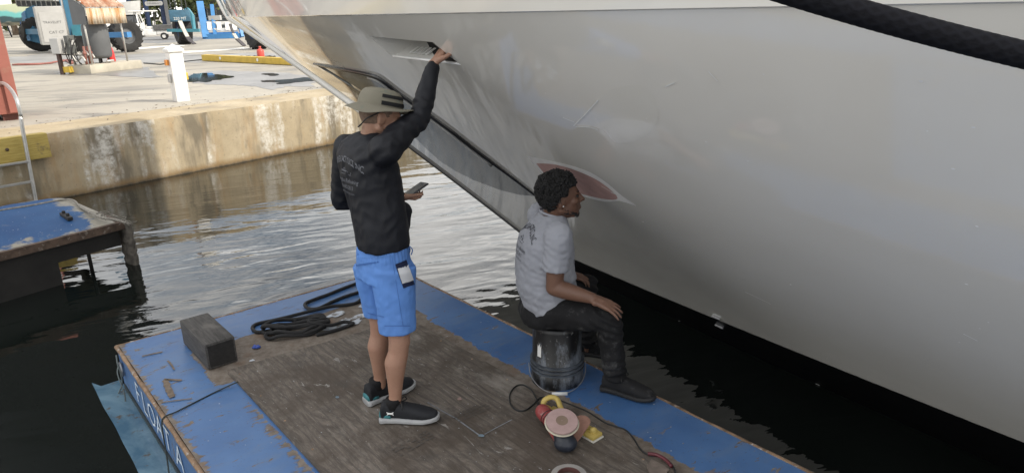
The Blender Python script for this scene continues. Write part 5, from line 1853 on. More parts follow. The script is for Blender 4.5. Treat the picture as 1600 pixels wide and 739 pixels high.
# ---- dark hulled boat hanging in the slings of the lift, above the frame; the water mirrors its raked bow
dv = thing('hoisted_boat', 'dark hulled boat hoisted high in the boat lift, mirrored in the dark water', 'boat', V((-20, 24, 8)))
vs, fs = [], []
NZ_, NU_ = 12, 16
for s in (-1, 1):
    k = len(vs)
    for j in range(NZ_ + 1):
        z = 4.2 + 11.0 * j / NZ_
        xs = -18.0 + (z - 4.2) * 0.92
        for i in range(NU_ + 1):
            v = 24 * (i / NU_) ** 1.5
            hb = 2.8 * (1 - math.exp(-(0.22 + 0.03 * (z - 4.2)) * v / 1.8)) * min(1, 0.15 + (z - 4.2) / 2.5)
            vs.append(V((xs - v, 24 + s * hb, z + (0.5 * math.sin(v * 0.9) if j == 0 else 0))))
    for j in range(NZ_):
        for i in range(NU_):
            a = k + j * (NU_ + 1) + i
            fs.append((a, a + 1, a + NU_ + 2, a + NU_ + 1))
m = MB()
m.add(vs, fs)
m.build('hull', mk('black_hull', (0.012, 0.012, 0.014), 0.25, bump=0.02), dv, smooth=True, fix=False)
m = MB()
m.add([V((-8.0, 24, 15.1)), V((-32, 26.8, 15.1)), V((-32, 21.2, 15.1))], [(0, 1, 2)])
m.build('deck', LGREY, dv)
m = MB()
m.tube([V((-14.6, 23.6, 8.6)), V((-14.2, 23.5, 7.2))], 0.18, 8); m.bar(V((-14.9, 23.5, 7.3)), V((-13.6, 23.5, 7.3)), 0.3, 0.5)
m.build('anchor', DGREY, dv)
# ================================================================== PEOPLE
def skin_mat(name, a, b, red=0.1):
    t = NT(name)
    n1, n2 = t.noise(7, 4), t.noise(55, 4, 0.6)
    c = t.mix(t.ramp(n1, 0.3, 0.7), a, b)
    c = t.mix(t.math('MULTIPLY', t.ramp(n2, 0.5, 0.75), 0.22), c, [q * 0.6 for q in a])
    t.set('Base Color', c).set('Roughness', 0.52)
    _set(t.b, 'Subsurface Weight', 0.06)
    _set(t.b, 'Subsurface Radius', (0.012, 0.005, 0.003))
    t.bump(t.noise(160, 3), 0.2, 0.001)
    return t.m
def cloth(name, col, var=0.12, rough=0.85, dirt=None, da=0.0, ds=6, weave=420):
    t = NT(name)
    n1 = t.noise(5, 5)
    c = t.mix(t.ramp(n1, 0.3, 0.7), [q * (1 - var) for q in col], [min(1, q * (1 + var)) for q in col])
    if dirt: c = t.mix(t.math('MULTIPLY', t.ramp(t.noise(ds, 6, 0.7), 0.72 - 0.45 * da, 0.82 - 0.4 * da), 0.8), c, dirt)
    t.set('Base Color', c).set('Roughness', rough)
    _set(t.b, 'Specular IOR Level', 0.3)
    t.bump(t.noise(weave, 2), 0.25, 0.0008)
    return t.m
def hd(th, pitch=0.0, roll=0.0):
    """forward, right, up axes for a heading th (from +x towards +y), pitched up"""
    f = V((math.cos(th) * math.cos(pitch), math.sin(th) * math.cos(pitch), math.sin(pitch)))
    r = V((math.sin(th), -math.cos(th), 0))
    if roll:
        q = Quaternion(f, roll)
        r = q @ r
    u = r.cross(f).normalized()
    return f, r, u
def fold(scale, amp, stretch=V((1, 1, 1)), seed=0.0, sharp=1.0):
    def fn(p):
        q = V((p.x * stretch.x, p.y * stretch.y, p.z * stretch.z)) * scale
        v = noise.noise(q + V((seed, seed * 1.7, 0)))
        return amp * (1 - abs(v) * 2.2) * sharp
    return fn
def head_part(m, c, f, r, u, k=1.0, jaw=1.0):
    """skull, face and ears at head centre c"""
    ax = (f, r, u)
    m.ball(c + u * 0.022 * k - f * 0.006, (0.098 * k, 0.077 * k, 0.098 * k), 24, ax)
    m.ball(c + f * 0.026 * k - u * 0.040 * k, (0.070 * k, 0.062 * k, 0.078 * k), 20, ax)
    m.ball(c + f * 0.048 * k - u * 0.085 * k, (0.040 * k, 0.042 * k * jaw, 0.030 * k), 16, ax)      # chin
    for s in (-1, 1):
        m.limb([(c - f * 0.015 + r * 0.058 * s * k - u * 0.055 * k, 0.018 * k), (c + f * 0.05 * k + r * 0.026 * s * k - u * 0.096 * k, 0.018 * k)], 10)   # jaw
        m.ball(c + f * 0.058 * k + r * 0.040 * s * k - u * 0.022 * k, (0.030 * k, 0.026 * k, 0.024 * k), 12, ax)  # cheek
        m.limb([(c + f * 0.086 * k + r * 0.012 * s + u * 0.018 * k, 0.0105), (c + f * 0.074 * k + r * 0.042 * s * k + u * 0.018 * k, 0.011)], 10)   # brow
        e = c - f * 0.012 * k + r * 0.077 * s * k - u * 0.012 * k                                    # ear
        m.ball(e, (0.019 * k, 0.007, 0.031 * k), 12, ((f * 0.95 + u * 0.2 ).normalized(), (r * s + f * -0.45).normalized(), u))
        m.ball(e - f * 0.010 + r * s * 0.006, (0.010 * k, 0.007, 0.027 * k), 10, ax)
    m.limb([(c + f * 0.090 * k + u * 0.008 * k, 0.010 * k), (c + f * 0.112 * k - u * 0.028 * k, 0.0125 * k)], 10)   # nose bridge
    m.ball(c + f * 0.114 * k - u * 0.031 * k, (0.014 * k, 0.0125 * k, 0.012 * k), 10, ax)
    for s in (-1, 1): m.ball(c + f * 0.100 * k + r * 0.012 * s - u * 0.034 * k, (0.013 * k, 0.009 * k, 0.009 * k), 8, ax)
    for dz_, w in ((-0.060, 0.0085), (-0.073, 0.0095)):                                              # lips
        m.limb([(c + f * 0.080 * k + r * 0.022 * k + u * dz_ * k, w * 0.6), (c + f * 0.093 * k + u * dz_ * k, w), (c + f * 0.080 * k - r * 0.022 * k + u * dz_ * k, w * 0.6)], 8)
def finger(m, base, d, n_, L, r0, curl):
    """three-joint finger: base point, direction, palm normal (fingers bend towards it)"""
    pts = [(base, r0)]
    a = 0
    p = V(base)
    ax = d.cross(n_).normalized()
    for q, k in enumerate((0.45, 0.30, 0.25)):
        a += curl[q]
        dd_ = (d * math.cos(a) + n_ * math.sin(a)).normalized()
        p = p + dd_ * L * k
        pts.append((p.copy(), r0 * (0.92 - 0.13 * q)))
    m.limb(pts, 10)
    return pts
def hand_part(m, wrist, d, n_, side, curl=(0.3, 0.4, 0.3), spread=0.10, k=1.0, thumb=None):
    """palm + five fingers. d wrist->knuckles, n_ palm facing, side = +1 when the thumb lies towards d x n_"""
    d = d.normalized()
    n_ = (n_ - d * n_.dot(d)).normalized()
    s_ = d.cross(n_).normalized() * side
    pl = 0.095 * k
    for i, off in enumerate((0.030, 0.010, -0.010, -0.028)):
        m.limb([(wrist + s_ * off * 0.55, 0.017 * k), (wrist + d * pl * (1 - 0.03 * i) + s_ * off * 1.05, 0.0118 * k)], 12)
    m.limb([(wrist, 0.022 * k), (wrist + d * pl * 0.55, 0.021 * k)], 12)
    Ls = (0.072, 0.080, 0.074, 0.058)
    for i, off in enumerate((0.031, 0.0105, -0.010, -0.029)):
        dd_ = (d + s_ * spread * (1.5 - i) * 0.9).normalized()
        c_ = [q * (1 + 0.10 * math.sin(i * 2.1)) for q in curl]
        finger(m, wrist + d * pl * (1 - 0.03 * i) + s_ * off * 1.05, dd_, n_, Ls[i] * k, (0.0092, 0.0094, 0.009, 0.0078)[i] * k, c_)
    td = (thumb or (d * 0.62 + s_ * 0.75 + n_ * 0.25)).normalized()
    b = wrist + d * 0.022 * k + s_ * 0.026 * k
    q1 = b + td * 0.042 * k
    q2 = q1 + (td * 0.85 + d * 0.5 + n_ * 0.15).normalized() * 0.034 * k
    q3 = q2 + (td * 0.55 + d * 0.85 + n_ * 0.25).normalized() * 0.026 * k
    m.limb([(b, 0.0175 * k), (q1, 0.0125 * k), (q2, 0.0108 * k), (q3, 0.0088 * k)], 10)
def shoe(parent, heel, toe, z0, L, mats, names=('shoe', 'sole'), w=0.046, logo=False, label=None, tall=0.095):
    """upper, sole, laces built along the foot; heel and toe give the direction"""
    d = V((toe.x - heel.x, toe.y - heel.y, 0)).normalized()
    s = V((d.y, -d.x, 0))
    h = V((heel.x, heel.y, z0))
    ou = MB()
    st = [(-0.002, .030, .045), (.02, .036, .050), (.07, .038, .048), (.13, .042, .040), (.18, .049, .030), (.22, .048, .024), (.26, .040, .018), (.285, .026, .012)]
    prof = [(0.0, 0.7), (0.03, 0.95), (0.12, 0.82), (0.30, 0.82), (0.55, 0.98), (0.74, 1.05), (0.88, 0.92), (0.97, 0.62), (1.0, 0.28)]
    hts = [(0.0, 0.070), (0.03, 0.098), (0.12, tall + 0.008), (0.30, tall), (0.48, 0.078), (0.65, 0.062), (0.82, 0.052), (0.94, 0.042), (1.0, 0.026)]
    secs = []
    for (t_, wk), (_, hh) in zip(prof, hts):
        c = h + d * (t_ * L)
        ctr = c + V((0, 0, 0.022 + hh / 2 - 0.006))
        secs.append((ctr, s * (w * wk), V((0, 0, hh / 2 + 0.003))))
    ou.loft(secs, 22, True, 2.5)
    up = remesh(ou, 0.006, 3, 0.5, lambda p, n: n * 0.0012 * noise.noise(p * 60))
    u_ = up.build(names[0], mats[0], parent, smooth=True, label=label)
    so = MB()
    ss_ = []
    for (t_, wk) in prof:
        c = h + d * (t_ * (L + 0.014) - 0.007)
        lift = 0.012 * max(0, t_ - 0.75) / 0.25
        ss_.append((c + V((0, 0, 0.018 + lift)), s * (w * wk + 0.007), V((0, 0, 0.017 - 0.004 * t_))))
    so.loft(ss_, 24, True, 4.5)
    so.build(names[1], mats[1], u_, smooth=True, angle=60)
    lc = MB()
    for i in range(5):
        t_ = 0.36 + 0.075 * i
        hh = 0.100 - 0.095 * (t_ - 0.30)
        c = h + d * (t_ * L) + V((0, 0, hh + 0.013))
        lc.tube(smoothpath([c - s * 0.027 - V((0, 0, 0.012)), c + V((0, 0, 0.002)), c + s * 0.027 - V((0, 0, 0.012))], 4), 0.0038, 6)
    c = h + d * (0.36 * L) + V((0, 0, 0.113))
    for sg in (-1, 1): lc.tube(smoothpath([c, c + s * 0.03 * sg + d * 0.01 + V((0, 0, 0.012)), c + s * 0.05 * sg + d * 0.02 - V((0, 0, 0.014)), c], 4), 0.003, 6)
    lc.build('lace', mats[2], u_, smooth=True)
    return u_, h, d, s

# ---------------------------------------------------------------- the standing man
SKIN1 = skin_mat('tanned_skin', (0.30, 0.165, 0.11), (0.37, 0.21, 0.145))
pm1 = thing('person', 'standing man in black long sleeves, blue shorts and sun hat reaching up to the hull', 'person', V((-0.68, 3.35, ZP)))
th = R(40)
F1, R1, U1 = hd(th)
# joints, read against the deck
aR, aL = V((-0.638, 3.245, ZP + 0.095)), V((-0.752, 3.455, ZP + 0.095))
kR, kL = Y(624, 532, 3.275), Y(594, 506, 3.45)
hR, hL = Y(616, 425, 3.31), Y(586, 420, 3.45)
shC = Y(571, 232, 3.42)
shR, shL = shC + R1 * 0.185 + V((0, 0, 0.03)), shC - R1 * 0.185 - V((0, 0, 0.012))
elR, wrR = Y(655, 186, 3.47), Y(677, 101, 3.585)
elL, wrL = Y(533, 312, 3.60), Y(622, 306, 3.72)
hc1 = Y(595, 182, 3.43)
hf, hr, hu = hd(R(22), R(-14), R(-4))
b1 = MB()
head_part(b1, hc1, hf, hr, hu)
b1.limb([(shC - V((0, 0, 0.01)), 0.050), (shC.lerp(hc1, 0.45) , 0.056), (hc1 - hf * 0.02 - hu * 0.03, 0.060)], 18)
pel = (hR + hL) / 2
b1.loft([(pel - U1 * 0.02, R1 * 0.11, F1 * 0.075), (pel + U1 * 0.14, R1 * 0.11, F1 * 0.075), (pel.lerp(shC, 0.6), R1 * 0.12, F1 * 0.08), (pel.lerp(shC, 0.85), R1 * 0.13, F1 * 0.075), (shC - U1 * 0.01, R1 * 0.10, F1 * 0.045)], 24)
b1.limb([(shR, 0.050), (elR, 0.038)], 16)
b1.limb([(elR, 0.041), (elR.lerp(wrR, 0.3), 0.042), (wrR, 0.027)], 16)
b1.limb([(shL, 0.050), (elL, 0.038)], 16)
b1.limb([(elL, 0.041), (elL.lerp(wrL, 0.3), 0.042), (wrL, 0.027)], 16)
for h_, k_, a_, fd in ((hR, kR, aR, V((1, -0.08, 0)).normalized()), (hL, kL, aL, V((0.8, 0.6, 0)))):
    b1.limb([(h_, 0.065), (h_.lerp(k_, 0.55), 0.064), (k_, 0.055)], 20)
    b1.limb([(k_ + V((0, 0, 0.02)), 0.053), (k_.lerp(a_, 0.18), 0.052), (k_.lerp(a_, 0.35) - fd * 0.012, 0.057), (k_.lerp(a_, 0.62) - fd * 0.006, 0.043), (k_.lerp(a_, 0.86), 0.033), (a_, 0.036)], 20)
    b1.ball(k_ + fd * 0.022, (0.036, 0.036, 0.045), 12)
    b1.limb([(a_, 0.034), (a_ - V((0, 0, 0.05)), 0.026)], 12)
# right hand hooked into the recess, left hand round the phone
RCC = rc_c
hdir = (V((0.55, 0.45, 0.35))).normalized()
hand_part(b1, wrR, V((0.45, 0.35, 0.62)), V((0.75, 0.35, -0.75)), -1, (0.75, 0.5, 0.35), 0.05, 1.02)
ph = Y(648, 297, 3.80)
pX = (Y(664, 287, 3.86) - Y(632, 309, 3.76)).normalized()
pN = (V((-0.45, -0.35, 0.85)) - pX * V((-0.45, -0.35, 0.85)).dot(pX)).normalized()
pY = pN.cross(pX)
hand_part(b1, wrL, (ph - wrL) * 1.0 + V((0, 0, -0.05)), pN, 1, (0.35, 0.7, 0.6), 0.03, 1.0)
body1 = remesh(b1, 0.0055, 4, 0.5)
body1.build('body', SKIN1, pm1, smooth=True)
# shirt
SH1 = cloth('black_rash_shirt', (0.0095, 0.0105, 0.0145), 0.2, 0.55)
s1 = MB()
hemc = Y(596, 384, 3.385)
hemU = V((0.06, 0.02, 1)).normalized()
def sec(px, py, yy, rw, rd, tw=0.0):
    c = Y(px, py, yy)
    q = Quaternion((0, 0, 1), tw)
    return (c, (q @ R1) * rw, (q @ F1) * rd)
s1.loft([sec(599, 383, 3.385, .158, .128, -0.25), sec(598, 368, 3.385, .160, .130, -0.25), sec(594, 345, 3.39, .160, .130, -0.2), sec(588, 318, 3.40, .162, .130, -0.1), sec(582, 290, 3.41, .166, .132), sec(576, 262, 3.42, .176, .130), sec(572, 240, 3.42, .182, .122), sec(572, 224, 3.42, .165, .100), sec(576, 213, 3.42, .120, .078), sec(581, 206, 3.425, .080, .066)], 40, True, 2.35)
s1.limb([(shR + V((0, 0, -0.015)), 0.078), (shR.lerp(elR, 0.5), 0.066), (elR, 0.055)], 20)
s1.limb([(elR, 0.055), (elR.lerp(wrR, 0.35), 0.053), (wrR - (wrR - elR).normalized() * 0.012, 0.037)], 20)
s1.limb([(shL + V((0, 0, -0.01)), 0.075), (shL.lerp(elL, 0.5), 0.066), (elL, 0.056)], 20)
s1.limb([(elL, 0.056), (elL.lerp(wrL, 0.5), 0.050), (wrL, 0.040)], 20)
s1.limb([(Y(632, 368, 3.42), 0.024), (Y(628, 330, 3.45), 0.05)], 12)
fd1 = fold(7.5, 0.010, V((1, 1, 0.35)), 2.0)
fd2 = fold(20, 0.0035, V((1, 1, 0.8)), 5.0)
def f_shirt(p, n):
    # cross folds round the bent sleeves, long drape folds down the trunk
    a = fd1(p) * min(1, max(0.25, (1.62 - p.z) / 0.25))
    e = min((p - elR).length, (p - elL).length)
    cr = (0.0042 + 0.004 * noise.noise(p * 6)) * math.exp(-(e / 0.13) ** 2) * math.sin(p.dot((wrR - elR).normalized() if (p - elR).length < (p - elL).length else (elL - shL).normalized()) * 125 + 5 * noise.noise(p * 8))
    pull = 0.004 * math.exp(-((p - (shR - R1 * 0.05)).length / 0.16) ** 2) * math.sin((p - shR).dot((R1 * 0.5 - U1 * 0.8).normalized()) * 110)
    return n * (a * 0.8 + fd2(p) + cr + pull - 0.004)
sm1 = remesh(s1, 0.0085, 5, 0.5, f_shirt)
shirt1 = sm1.build('shirt', SH1, pm1, smooth=True)
bv1 = BVHTree.FromPolygons([tuple(p) for p in sm1.v], sm1.f)
def print_on(mb, bv, items, org, X, U, N, off=0.0016):
    """flat print laid on cloth: items are (verts, faces) in print plane"""
    for vs, fs in items:
        k = len(mb.v)
        ok = []
        for p in vs:
            o = org + X * p.x + U * p.y + N * 0.35
            h_, n, i_, d_ = bv.ray_cast(o, -N, 0.6)
            if h_ is None: h_ = org + X * p.x + U * p.y
            mb.v.append(h_ + N * off)
        mb.f += [tuple(q + k for q in f) for f in fs]
def shift(t_, dx, dy):
    return [V((p.x + dx, p.y + dy, 0)) for p in t_[0]], t_[1]
def yacht_logo(w):
    b = MB()
    def line(pts, lw):
        P = [V((x * w, y * w, 0)) for x, y in pts]
        for p, q in zip(P, P[1:]):
            d = (q - p).normalized(); n = V((-d.y, d.x, 0)) * lw / 2
            b.add([p - n, q - n, q + n, p + n], [(0, 1, 2, 3)])
    line([(-.55, -.02), (-.45, -.10), (.5, -.10), (.60, .02)], .0022)
    line([(-.55, -.02), (.60, .02)], .0022)
    line([(-.42, .02), (-.36, .09), (.2, .09), (.33, .02)], .002)
    line([(-.28, .09), (-.2, .16), (.05, .16), (.14, .09)], .002)
    line([(-.15, .16), (-.12, .21), (-.02, .21), (.02, .16)], .002)
    line([(-.62, -.14), (.62, -.14)], .0016)
    line([(-.3, .05), (.18, .05)], .003)
    return b.v, b.f
PRN = mk('grey_shirt_print', (0.16, 0.165, 0.185), 0.8, var=0.3, vs=40, bump=0)
pr = MB()
bk = Y(549, 267, 3.36)
bX, bU = R1, V((0, 0, 1))
bN = -F1
def xs(t_, k): return [V((p.x * k, p.y, 0)) for p in t_[0]], t_[1]
items = [shift(xs(text_mesh('MARINE & ACRYLICS, INC.', 0.042, arch=0.9, bold=0.0005, spacing=0.9), 0.60), 0, 0.062), shift(yacht_logo(0.095), 0, 0.0),
         shift(xs(text_mesh('Fiberglass Refinishing', 0.030, shear=0.35), 0.78), 0.0, -0.042), shift(xs(text_mesh('954-387-2813', 0.027), 0.8), 0, -0.075), shift(xs(text_mesh('www.maacrylics.com', 0.018), 0.9), 0, -0.102)]
print_on(pr, bv1, items, bk, bX, bU, bN)
pr.build('shirt_print', PRN, pm1, fix=False)
# shorts
SHB = cloth('blue_swim_shorts', (0.105, 0.24, 0.58), 0.16, 0.7)
t1 = MB()
wc = Y(598, 392, 3.385)
t1.loft([(wc + V((0, 0, 0.06)), R1 * 0.142, F1 * 0.108), (wc + V((0, 0, 0.012)), R1 * 0.150, F1 * 0.118), (wc - V((0, 0, 0.06)), R1 * 0.158, F1 * 0.125), (pel - V((0, 0, 0.03)), R1 * 0.165, F1 * 0.130)], 30, True, 2.3)
for h_, k_, hem in ((hR, kR, Y(621, 516, 3.285)), (hL, kL, Y(596, 490, 3.45))):
    dn_ = (hem - h_).normalized()
    f_ = V((0.93, 0.37, 0))
    s_ = V((0.37, -0.93, 0))
    t1.loft([(h_ + V((0, 0, 0.03)), s_ * 0.086, f_ * 0.115), (h_.lerp(hem, 0.5), s_ * 0.084, f_ * 0.102), (hem + V((0, 0, 0.01)), s_ * 0.082, f_ * 0.092), (hem, s_ * 0.082, f_ * 0.092)], 24, True, 2.2)
def f_short(p, n):
    return n * (0.010 * noise.noise(V((p.x * 13, p.y * 13, p.z * 5))) + 0.007 * (0.5 - abs(noise.noise(V((p.x * 9, p.y * 9, p.z * 9 + p.x * 6))))) + 0.003 * noise.noise(p * 38) - 0.002 + (0.0025 * math.sin(math.atan2(p.y - wc.y, p.x - wc.x) * 46) if p.z > wc.z - 0.03 else 0))
sm2 = remesh(t1, 0.0075, 4, 0.5, f_short)
shorts = sm2.build('shorts', SHB, pm1, smooth=True)
bv2 = BVHTree.FromPolygons([tuple(p) for p in sm2.v], sm2.f)
def patch_on(bv, px, off, n=6):
    """cloth patch on a body surface, outlined in photo points"""
    mb = MB()
    q = px
    vs = []
    for j in range(n + 1):
        for i in range(n + 1):
            u, w = i / n, j / n
            x = (1 - u) * (1 - w) * q[0][0] + u * (1 - w) * q[1][0] + u * w * q[2][0] + (1 - u) * w * q[3][0]
            y = (1 - u) * (1 - w) * q[0][1] + u * (1 - w) * q[1][1] + u * w * q[2][1] + (1 - u) * w * q[3][1]
            d = ray(x, y).normalized()
            h_, nn, i_, ds_ = bv.ray_cast(EYE, d)
            if h_ is None:
                h_, nn, i_, ds_ = bv.find_nearest(EYE + d * 3.6)
            if nn.dot(d) > 0: nn = -nn
            vs.append(h_ + nn * off)
    N = n + 1
    return mb.add(vs, [(j * N + i, j * N + i + 1, (j + 1) * N + i + 1, (j + 1) * N + i) for j in range(n) for i in range(n)])
NAV = cloth('navy_pocket', (0.012, 0.018, 0.05), 0.1)
patch_on(bv2, [(617, 413), (634, 406), (647, 444), (630, 450)], 0.004).build('pocket', NAV, shorts, smooth=True)
patch_on(bv2, [(621, 420), (637, 414), (645, 437), (628, 443)], 0.0065).build('pocket_panel', cloth('pocket_white', (0.52, 0.53, 0.55), 0.06), shorts, smooth=True)
patch_on(bv2, [(557, 413), (592, 408), (592, 410), (558, 416)], 0.004, 5).build('back_pocket_seam', cloth('seam_blue', (0.05, 0.13, 0.36), 0.1), shorts, smooth=True)
for hq_ in ([(601, 508), (641, 508), (641, 509.5), (601, 509.5)], [(575, 488), (600, 494), (600, 495.5), (575, 489.5)]): patch_on(bv2, hq_, 0.002, 8).build('hem_stitch', cloth('hem_blue', (0.07, 0.16, 0.42), 0.1), shorts, smooth=True)
patch_on(bv2, [(612, 400), (613, 400), (630, 508), (629, 508)], 0.0018, 8).build('side_seam', cloth('side_seam_blue', (0.07, 0.17, 0.44), 0.1), shorts, smooth=True)
patch_on(bv2, [(546, 398), (600, 397), (600, 402), (546, 403)], 0.0035, 8).build('waistband', cloth('waistband_blue', (0.11, 0.25, 0.60), 0.1), shorts, smooth=True)
m = MB()
c = Y(636, 382, 3.45)
for dx in (0.0, 0.012): m.tube(smoothpath([c, c + V((0.012 + dx, 0.01, -0.03)), c + V((0.004 + dx, 0.01, -0.06))], 4), 0.003, 6)
m.build('drawstring', SHB, shorts, smooth=True)
# shoes
SB = cloth('black_mesh_shoe', (0.014, 0.015, 0.018), 0.3, 0.7)
TE = mk('teal_heel', (0.03, 0.16, 0.18), 0.6)
GSOLE = mk('grey_foam_sole', (0.33, 0.335, 0.34), 0.7, var=0.15, vs=14)
u_, h, d, s = shoe(pm1, V((-0.712, 3.249, 0)), V((-0.40, 3.225, 0)), ZP, 0.300, (SB, GSOLE, BLKM))
def heel_bits(u_, h, d, s, logo):
    m = MB()
    m.loft([(h + d * (-0.004 + 0.05 * k) + V((0, 0, 0.045 - 0.004 * k)), s * (0.034 + 0.008 * min(k, 1)), V((0, 0, 0.022 - 0.004 * k))) for k in (0, 0.35, 0.8, 1.2)], 16, True, 2.4)
    m.build('heel_panel', TE, u_, smooth=True)
    m = MB()
    ac = h + d * 0.068 + V((0, 0, 0.10))
    m.lathe([(0.040, -0.02), (0.041, 0.02), (0.0385, 0.034), (0.030, 0.034)], ac, 18)
    m.build('sock', cloth('black_sock', (0.01, 0.01, 0.011)), u_, smooth=True)
    if logo:
        m = MB()
        for sg in (-1, 1):
            pts = [V((0.017 * math.cos(t), sg * (0.0095 - 0.009 * math.sin(t)), 0)) for t in [math.pi * q / 8 for q in range(9)]]
            P = [h + d * (0.058 + p.x) + s * 0.0435 + V((0, 0, 0.066 + p.y)) for p in pts]
            m.tube(P, [0.0015 + 0.0022 * math.sin(math.pi * q / 8) for q in range(9)], 6)
        m.build('shoe_emblem', WHT, u_, smooth=True)
heel_bits(u_, h, d, s, True)
u_, h, d, s = shoe(pm1, V((-0.822, 3.408, 0)), V((-0.59, 3.588, 0)), ZP, 0.295, (SB, GSOLE, BLKM))
heel_bits(u_, h, d, s, False)
# hat
HATM = cloth('grey_green_hat', (0.19, 0.177, 0.138), 0.08, 0.9, (0.12, 0.165, 0.14), 0.35, 9)
ht = MB()
hx, hy, hz = hf, hr, hu
hq = hc1 + hu * 0.047 - hf * 0.010
NHT = 64
rings = [(0.0, 0.101, 0), (0.25, 0.0995, 0), (0.45, 0.096, 0), (0.6, 0.092, 0), (0.74, 0.086, 0), (0.86, 0.075, 0), (0.95, 0.05, 0), (1.0, 0.005, 0)]
vs, fs = [], []
HH = 0.088
def hatp(k, rad, z, ex=0):
    t = 2 * math.pi * k / NHT
    w = 1 + 0.02 * noise.noise(V((math.cos(t) * 2, math.sin(t) * 2, z * 20)))
    return hq + (hx * math.cos(t) * 1.10 + hy * math.sin(t) * 0.92) * rad * w + hz * z
for z, r_, _ in rings:
    for k in range(NHT): vs.append(hatp(k, r_, z * HH))
for i in range(len(rings) - 1):
    for k in range(NHT): fs.append((i * NHT + k, i * NHT + (k + 1) % NHT, (i + 1) * NHT + (k + 1) % NHT, (i + 1) * NHT + k))
ht.add(vs, fs)
hat = ht.build('sun_hat', HATM, pm1, smooth=True)
br = MB()
vs, fs = [], []
for sgn in (1, -1):
    for j in range(7):
        for k in range(NHT):
            t = 2 * math.pi * k / NHT
            rad = 0.0995 + 0.051 * j / 6
            dip = -0.020 * (j / 6) ** 1.2 + 0.012 * math.cos(t) * (j / 6) + 0.006 * math.sin(t) * (j / 6) + 0.012 * (j / 6) * math.sin(2 * t + 0.6) + 0.004 * (j / 6) * math.sin(5 * t)
            vs.append(hatp(k, rad, dip + 0.0022 * sgn))
for q in range(2):
    for j in range(6):
        for k in range(NHT):
            a = q * 7 * NHT
            fs.append((a + j * NHT + k, a + j * NHT + (k + 1) % NHT, a + (j + 1) * NHT + (k + 1) % NHT, a + (j + 1) * NHT + k))
for k in range(NHT):
    a, b_ = 6 * NHT, 13 * NHT
    fs.append((a + k, a + (k + 1) % NHT, b_ + (k + 1) % NHT, b_ + k))
br.add(vs, fs).build('brim', HATM, hat, smooth=True, angle=60)
for z0, z1 in ((0.10, 0.32), (0.50, 0.68)):
    m = MB()
    vs = []
    ks = [k * 0.5 for k in range(0, 44)]
    for k in ks:
        for z in (z0, (z0 + z1) / 2, z1):
            rr_ = 0.101
            for (za, ra, _), (zb, rb, _) in zip(rings, rings[1:]):
                if za <= z <= zb: rr_ = ra + (rb - ra) * (z - za) / (zb - za)
            vs.append(hatp(k - NHT * 0.06, rr_ + 0.003, z * HH))
    m.add(vs, [(3 * i + j, 3 * i + j + 1, 3 * i + j + 4, 3 * i + j + 3) for i in range(len(ks) - 1) for j in range(2)])
    m.build('hat_stripe', cloth('black_hat_stripe', (0.014, 0.014, 0.015)), hat, smooth=True)
m = MB()
cd = [hc1 + hr * 0.083 - hf * 0.018 + hu * 0.030, hc1 + hr * 0.085 - hf * 0.045 + hu * 0.008, hc1 + hr * 0.062 - hf * 0.082 - hu * 0.022, hc1 + hr * 0.03 - hf * 0.096 - hu * 0.055, hc1 - hr * 0.015 - hf * 0.098 - hu * 0.068, hc1 - hr * 0.055 - hf * 0.075 - hu * 0.05]
m.tube(smoothpath(cd, 5), 0.0032, 6)
m.build('hat_cord', BLKM, hat, smooth=True)
hm = MB()
hm.ball(hc1 + hu * 0.026 - hf * 0.012, (0.098, 0.0795, 0.100), 24, (hf, hr, hu))
hb = MB()
for f_ in hm.f:
    P = [hm.v[i] for i in f_]
    q = sum(P, V((0, 0, 0))) / len(P) - hc1
    if q.dot(hf) < 0.03 and q.dot(hu) > -0.045: hb.add(P, [tuple(range(len(P)))])
hb.build('cropped_hair', mk('short_brown_hair', (0.16, 0.105, 0.075), 0.8, var=0.3, vs=60, bump=0.4, bs=200), pm1, smooth=True, fix=False)
# phone in the left hand
pn = thing('phone', 'dark smartphone held flat in the standing man\'s left hand', 'phone', ph)
m = MB(); m.box(ph, (0.155, 0.075, 0.0095), (pX, pY, pN), 0.004); m.build('phone_body', mk('phone_case', (0.06, 0.06, 0.065), 0.5, bump=0), pn, smooth=True, angle=40)
m = MB(); m.box(ph + pN * 0.0053, (0.145, 0.068, 0.0008), (pX, pY, pN)); m.build('screen', mk('phone_screen', (0.10, 0.105, 0.11), 0.12, bump=0), pn)

# ---------------------------------------------------------------- bucket
bc = V((0.245, 3.69, ZD))
bu = thing('upturned_bucket', 'black paint spattered bucket standing upside down under the seated man', 'bucket', bc)
t = NT('spattered_black_bucket')
n1, n2 = t.noise(7, 7, 0.75, t.map((1, 1, 0.45))), t.noise(28, 5, 0.7)
z_ = t.sep()[2]
k = t.math('ADD', n1, t.math('MULTIPLY', t.ramp(z_, 0.10, 0.30, True), 0.07))
c = t.mix(t.ramp(k, 0.53, 0.66), (0.006, 0.006, 0.007), (0.12, 0.135, 0.16))
c = t.mix(t.math('MULTIPLY', t.ramp(n2, 0.62, 0.70), 0.45), c, (0.38, 0.38, 0.38))
t.set('Base Color', c).set('Roughness', 0.38)
BKM = t.m
m = MB()
m.lathe([(0.154, 0.0), (0.155, 0.012), (0.151, 0.085), (0.146, 0.09), (0.140, 0.34), (0.136, 0.362), (0.128, 0.368), (0.01, 0.368)], bc, 48)
m.build('bucket_shell', BKM, bu, smooth=True, angle=45)
for z in (0.088, 0.112, 0.136):
    m = MB(); m.lathe([(0.146, -0.006), (0.158, -0.005), (0.158, 0.005), (0.146, 0.006)], bc + V((0, 0, z)), 48, caps=False)
    m.build('rim_ring', mk('grey_smeared_ring', (0.07, 0.08, 0.095), 0.4, var=0.5, vs=18), bu, smooth=True, angle=40)
m = MB()
bl = []
v0 = V((-0.42, -0.90, 0)).normalized()
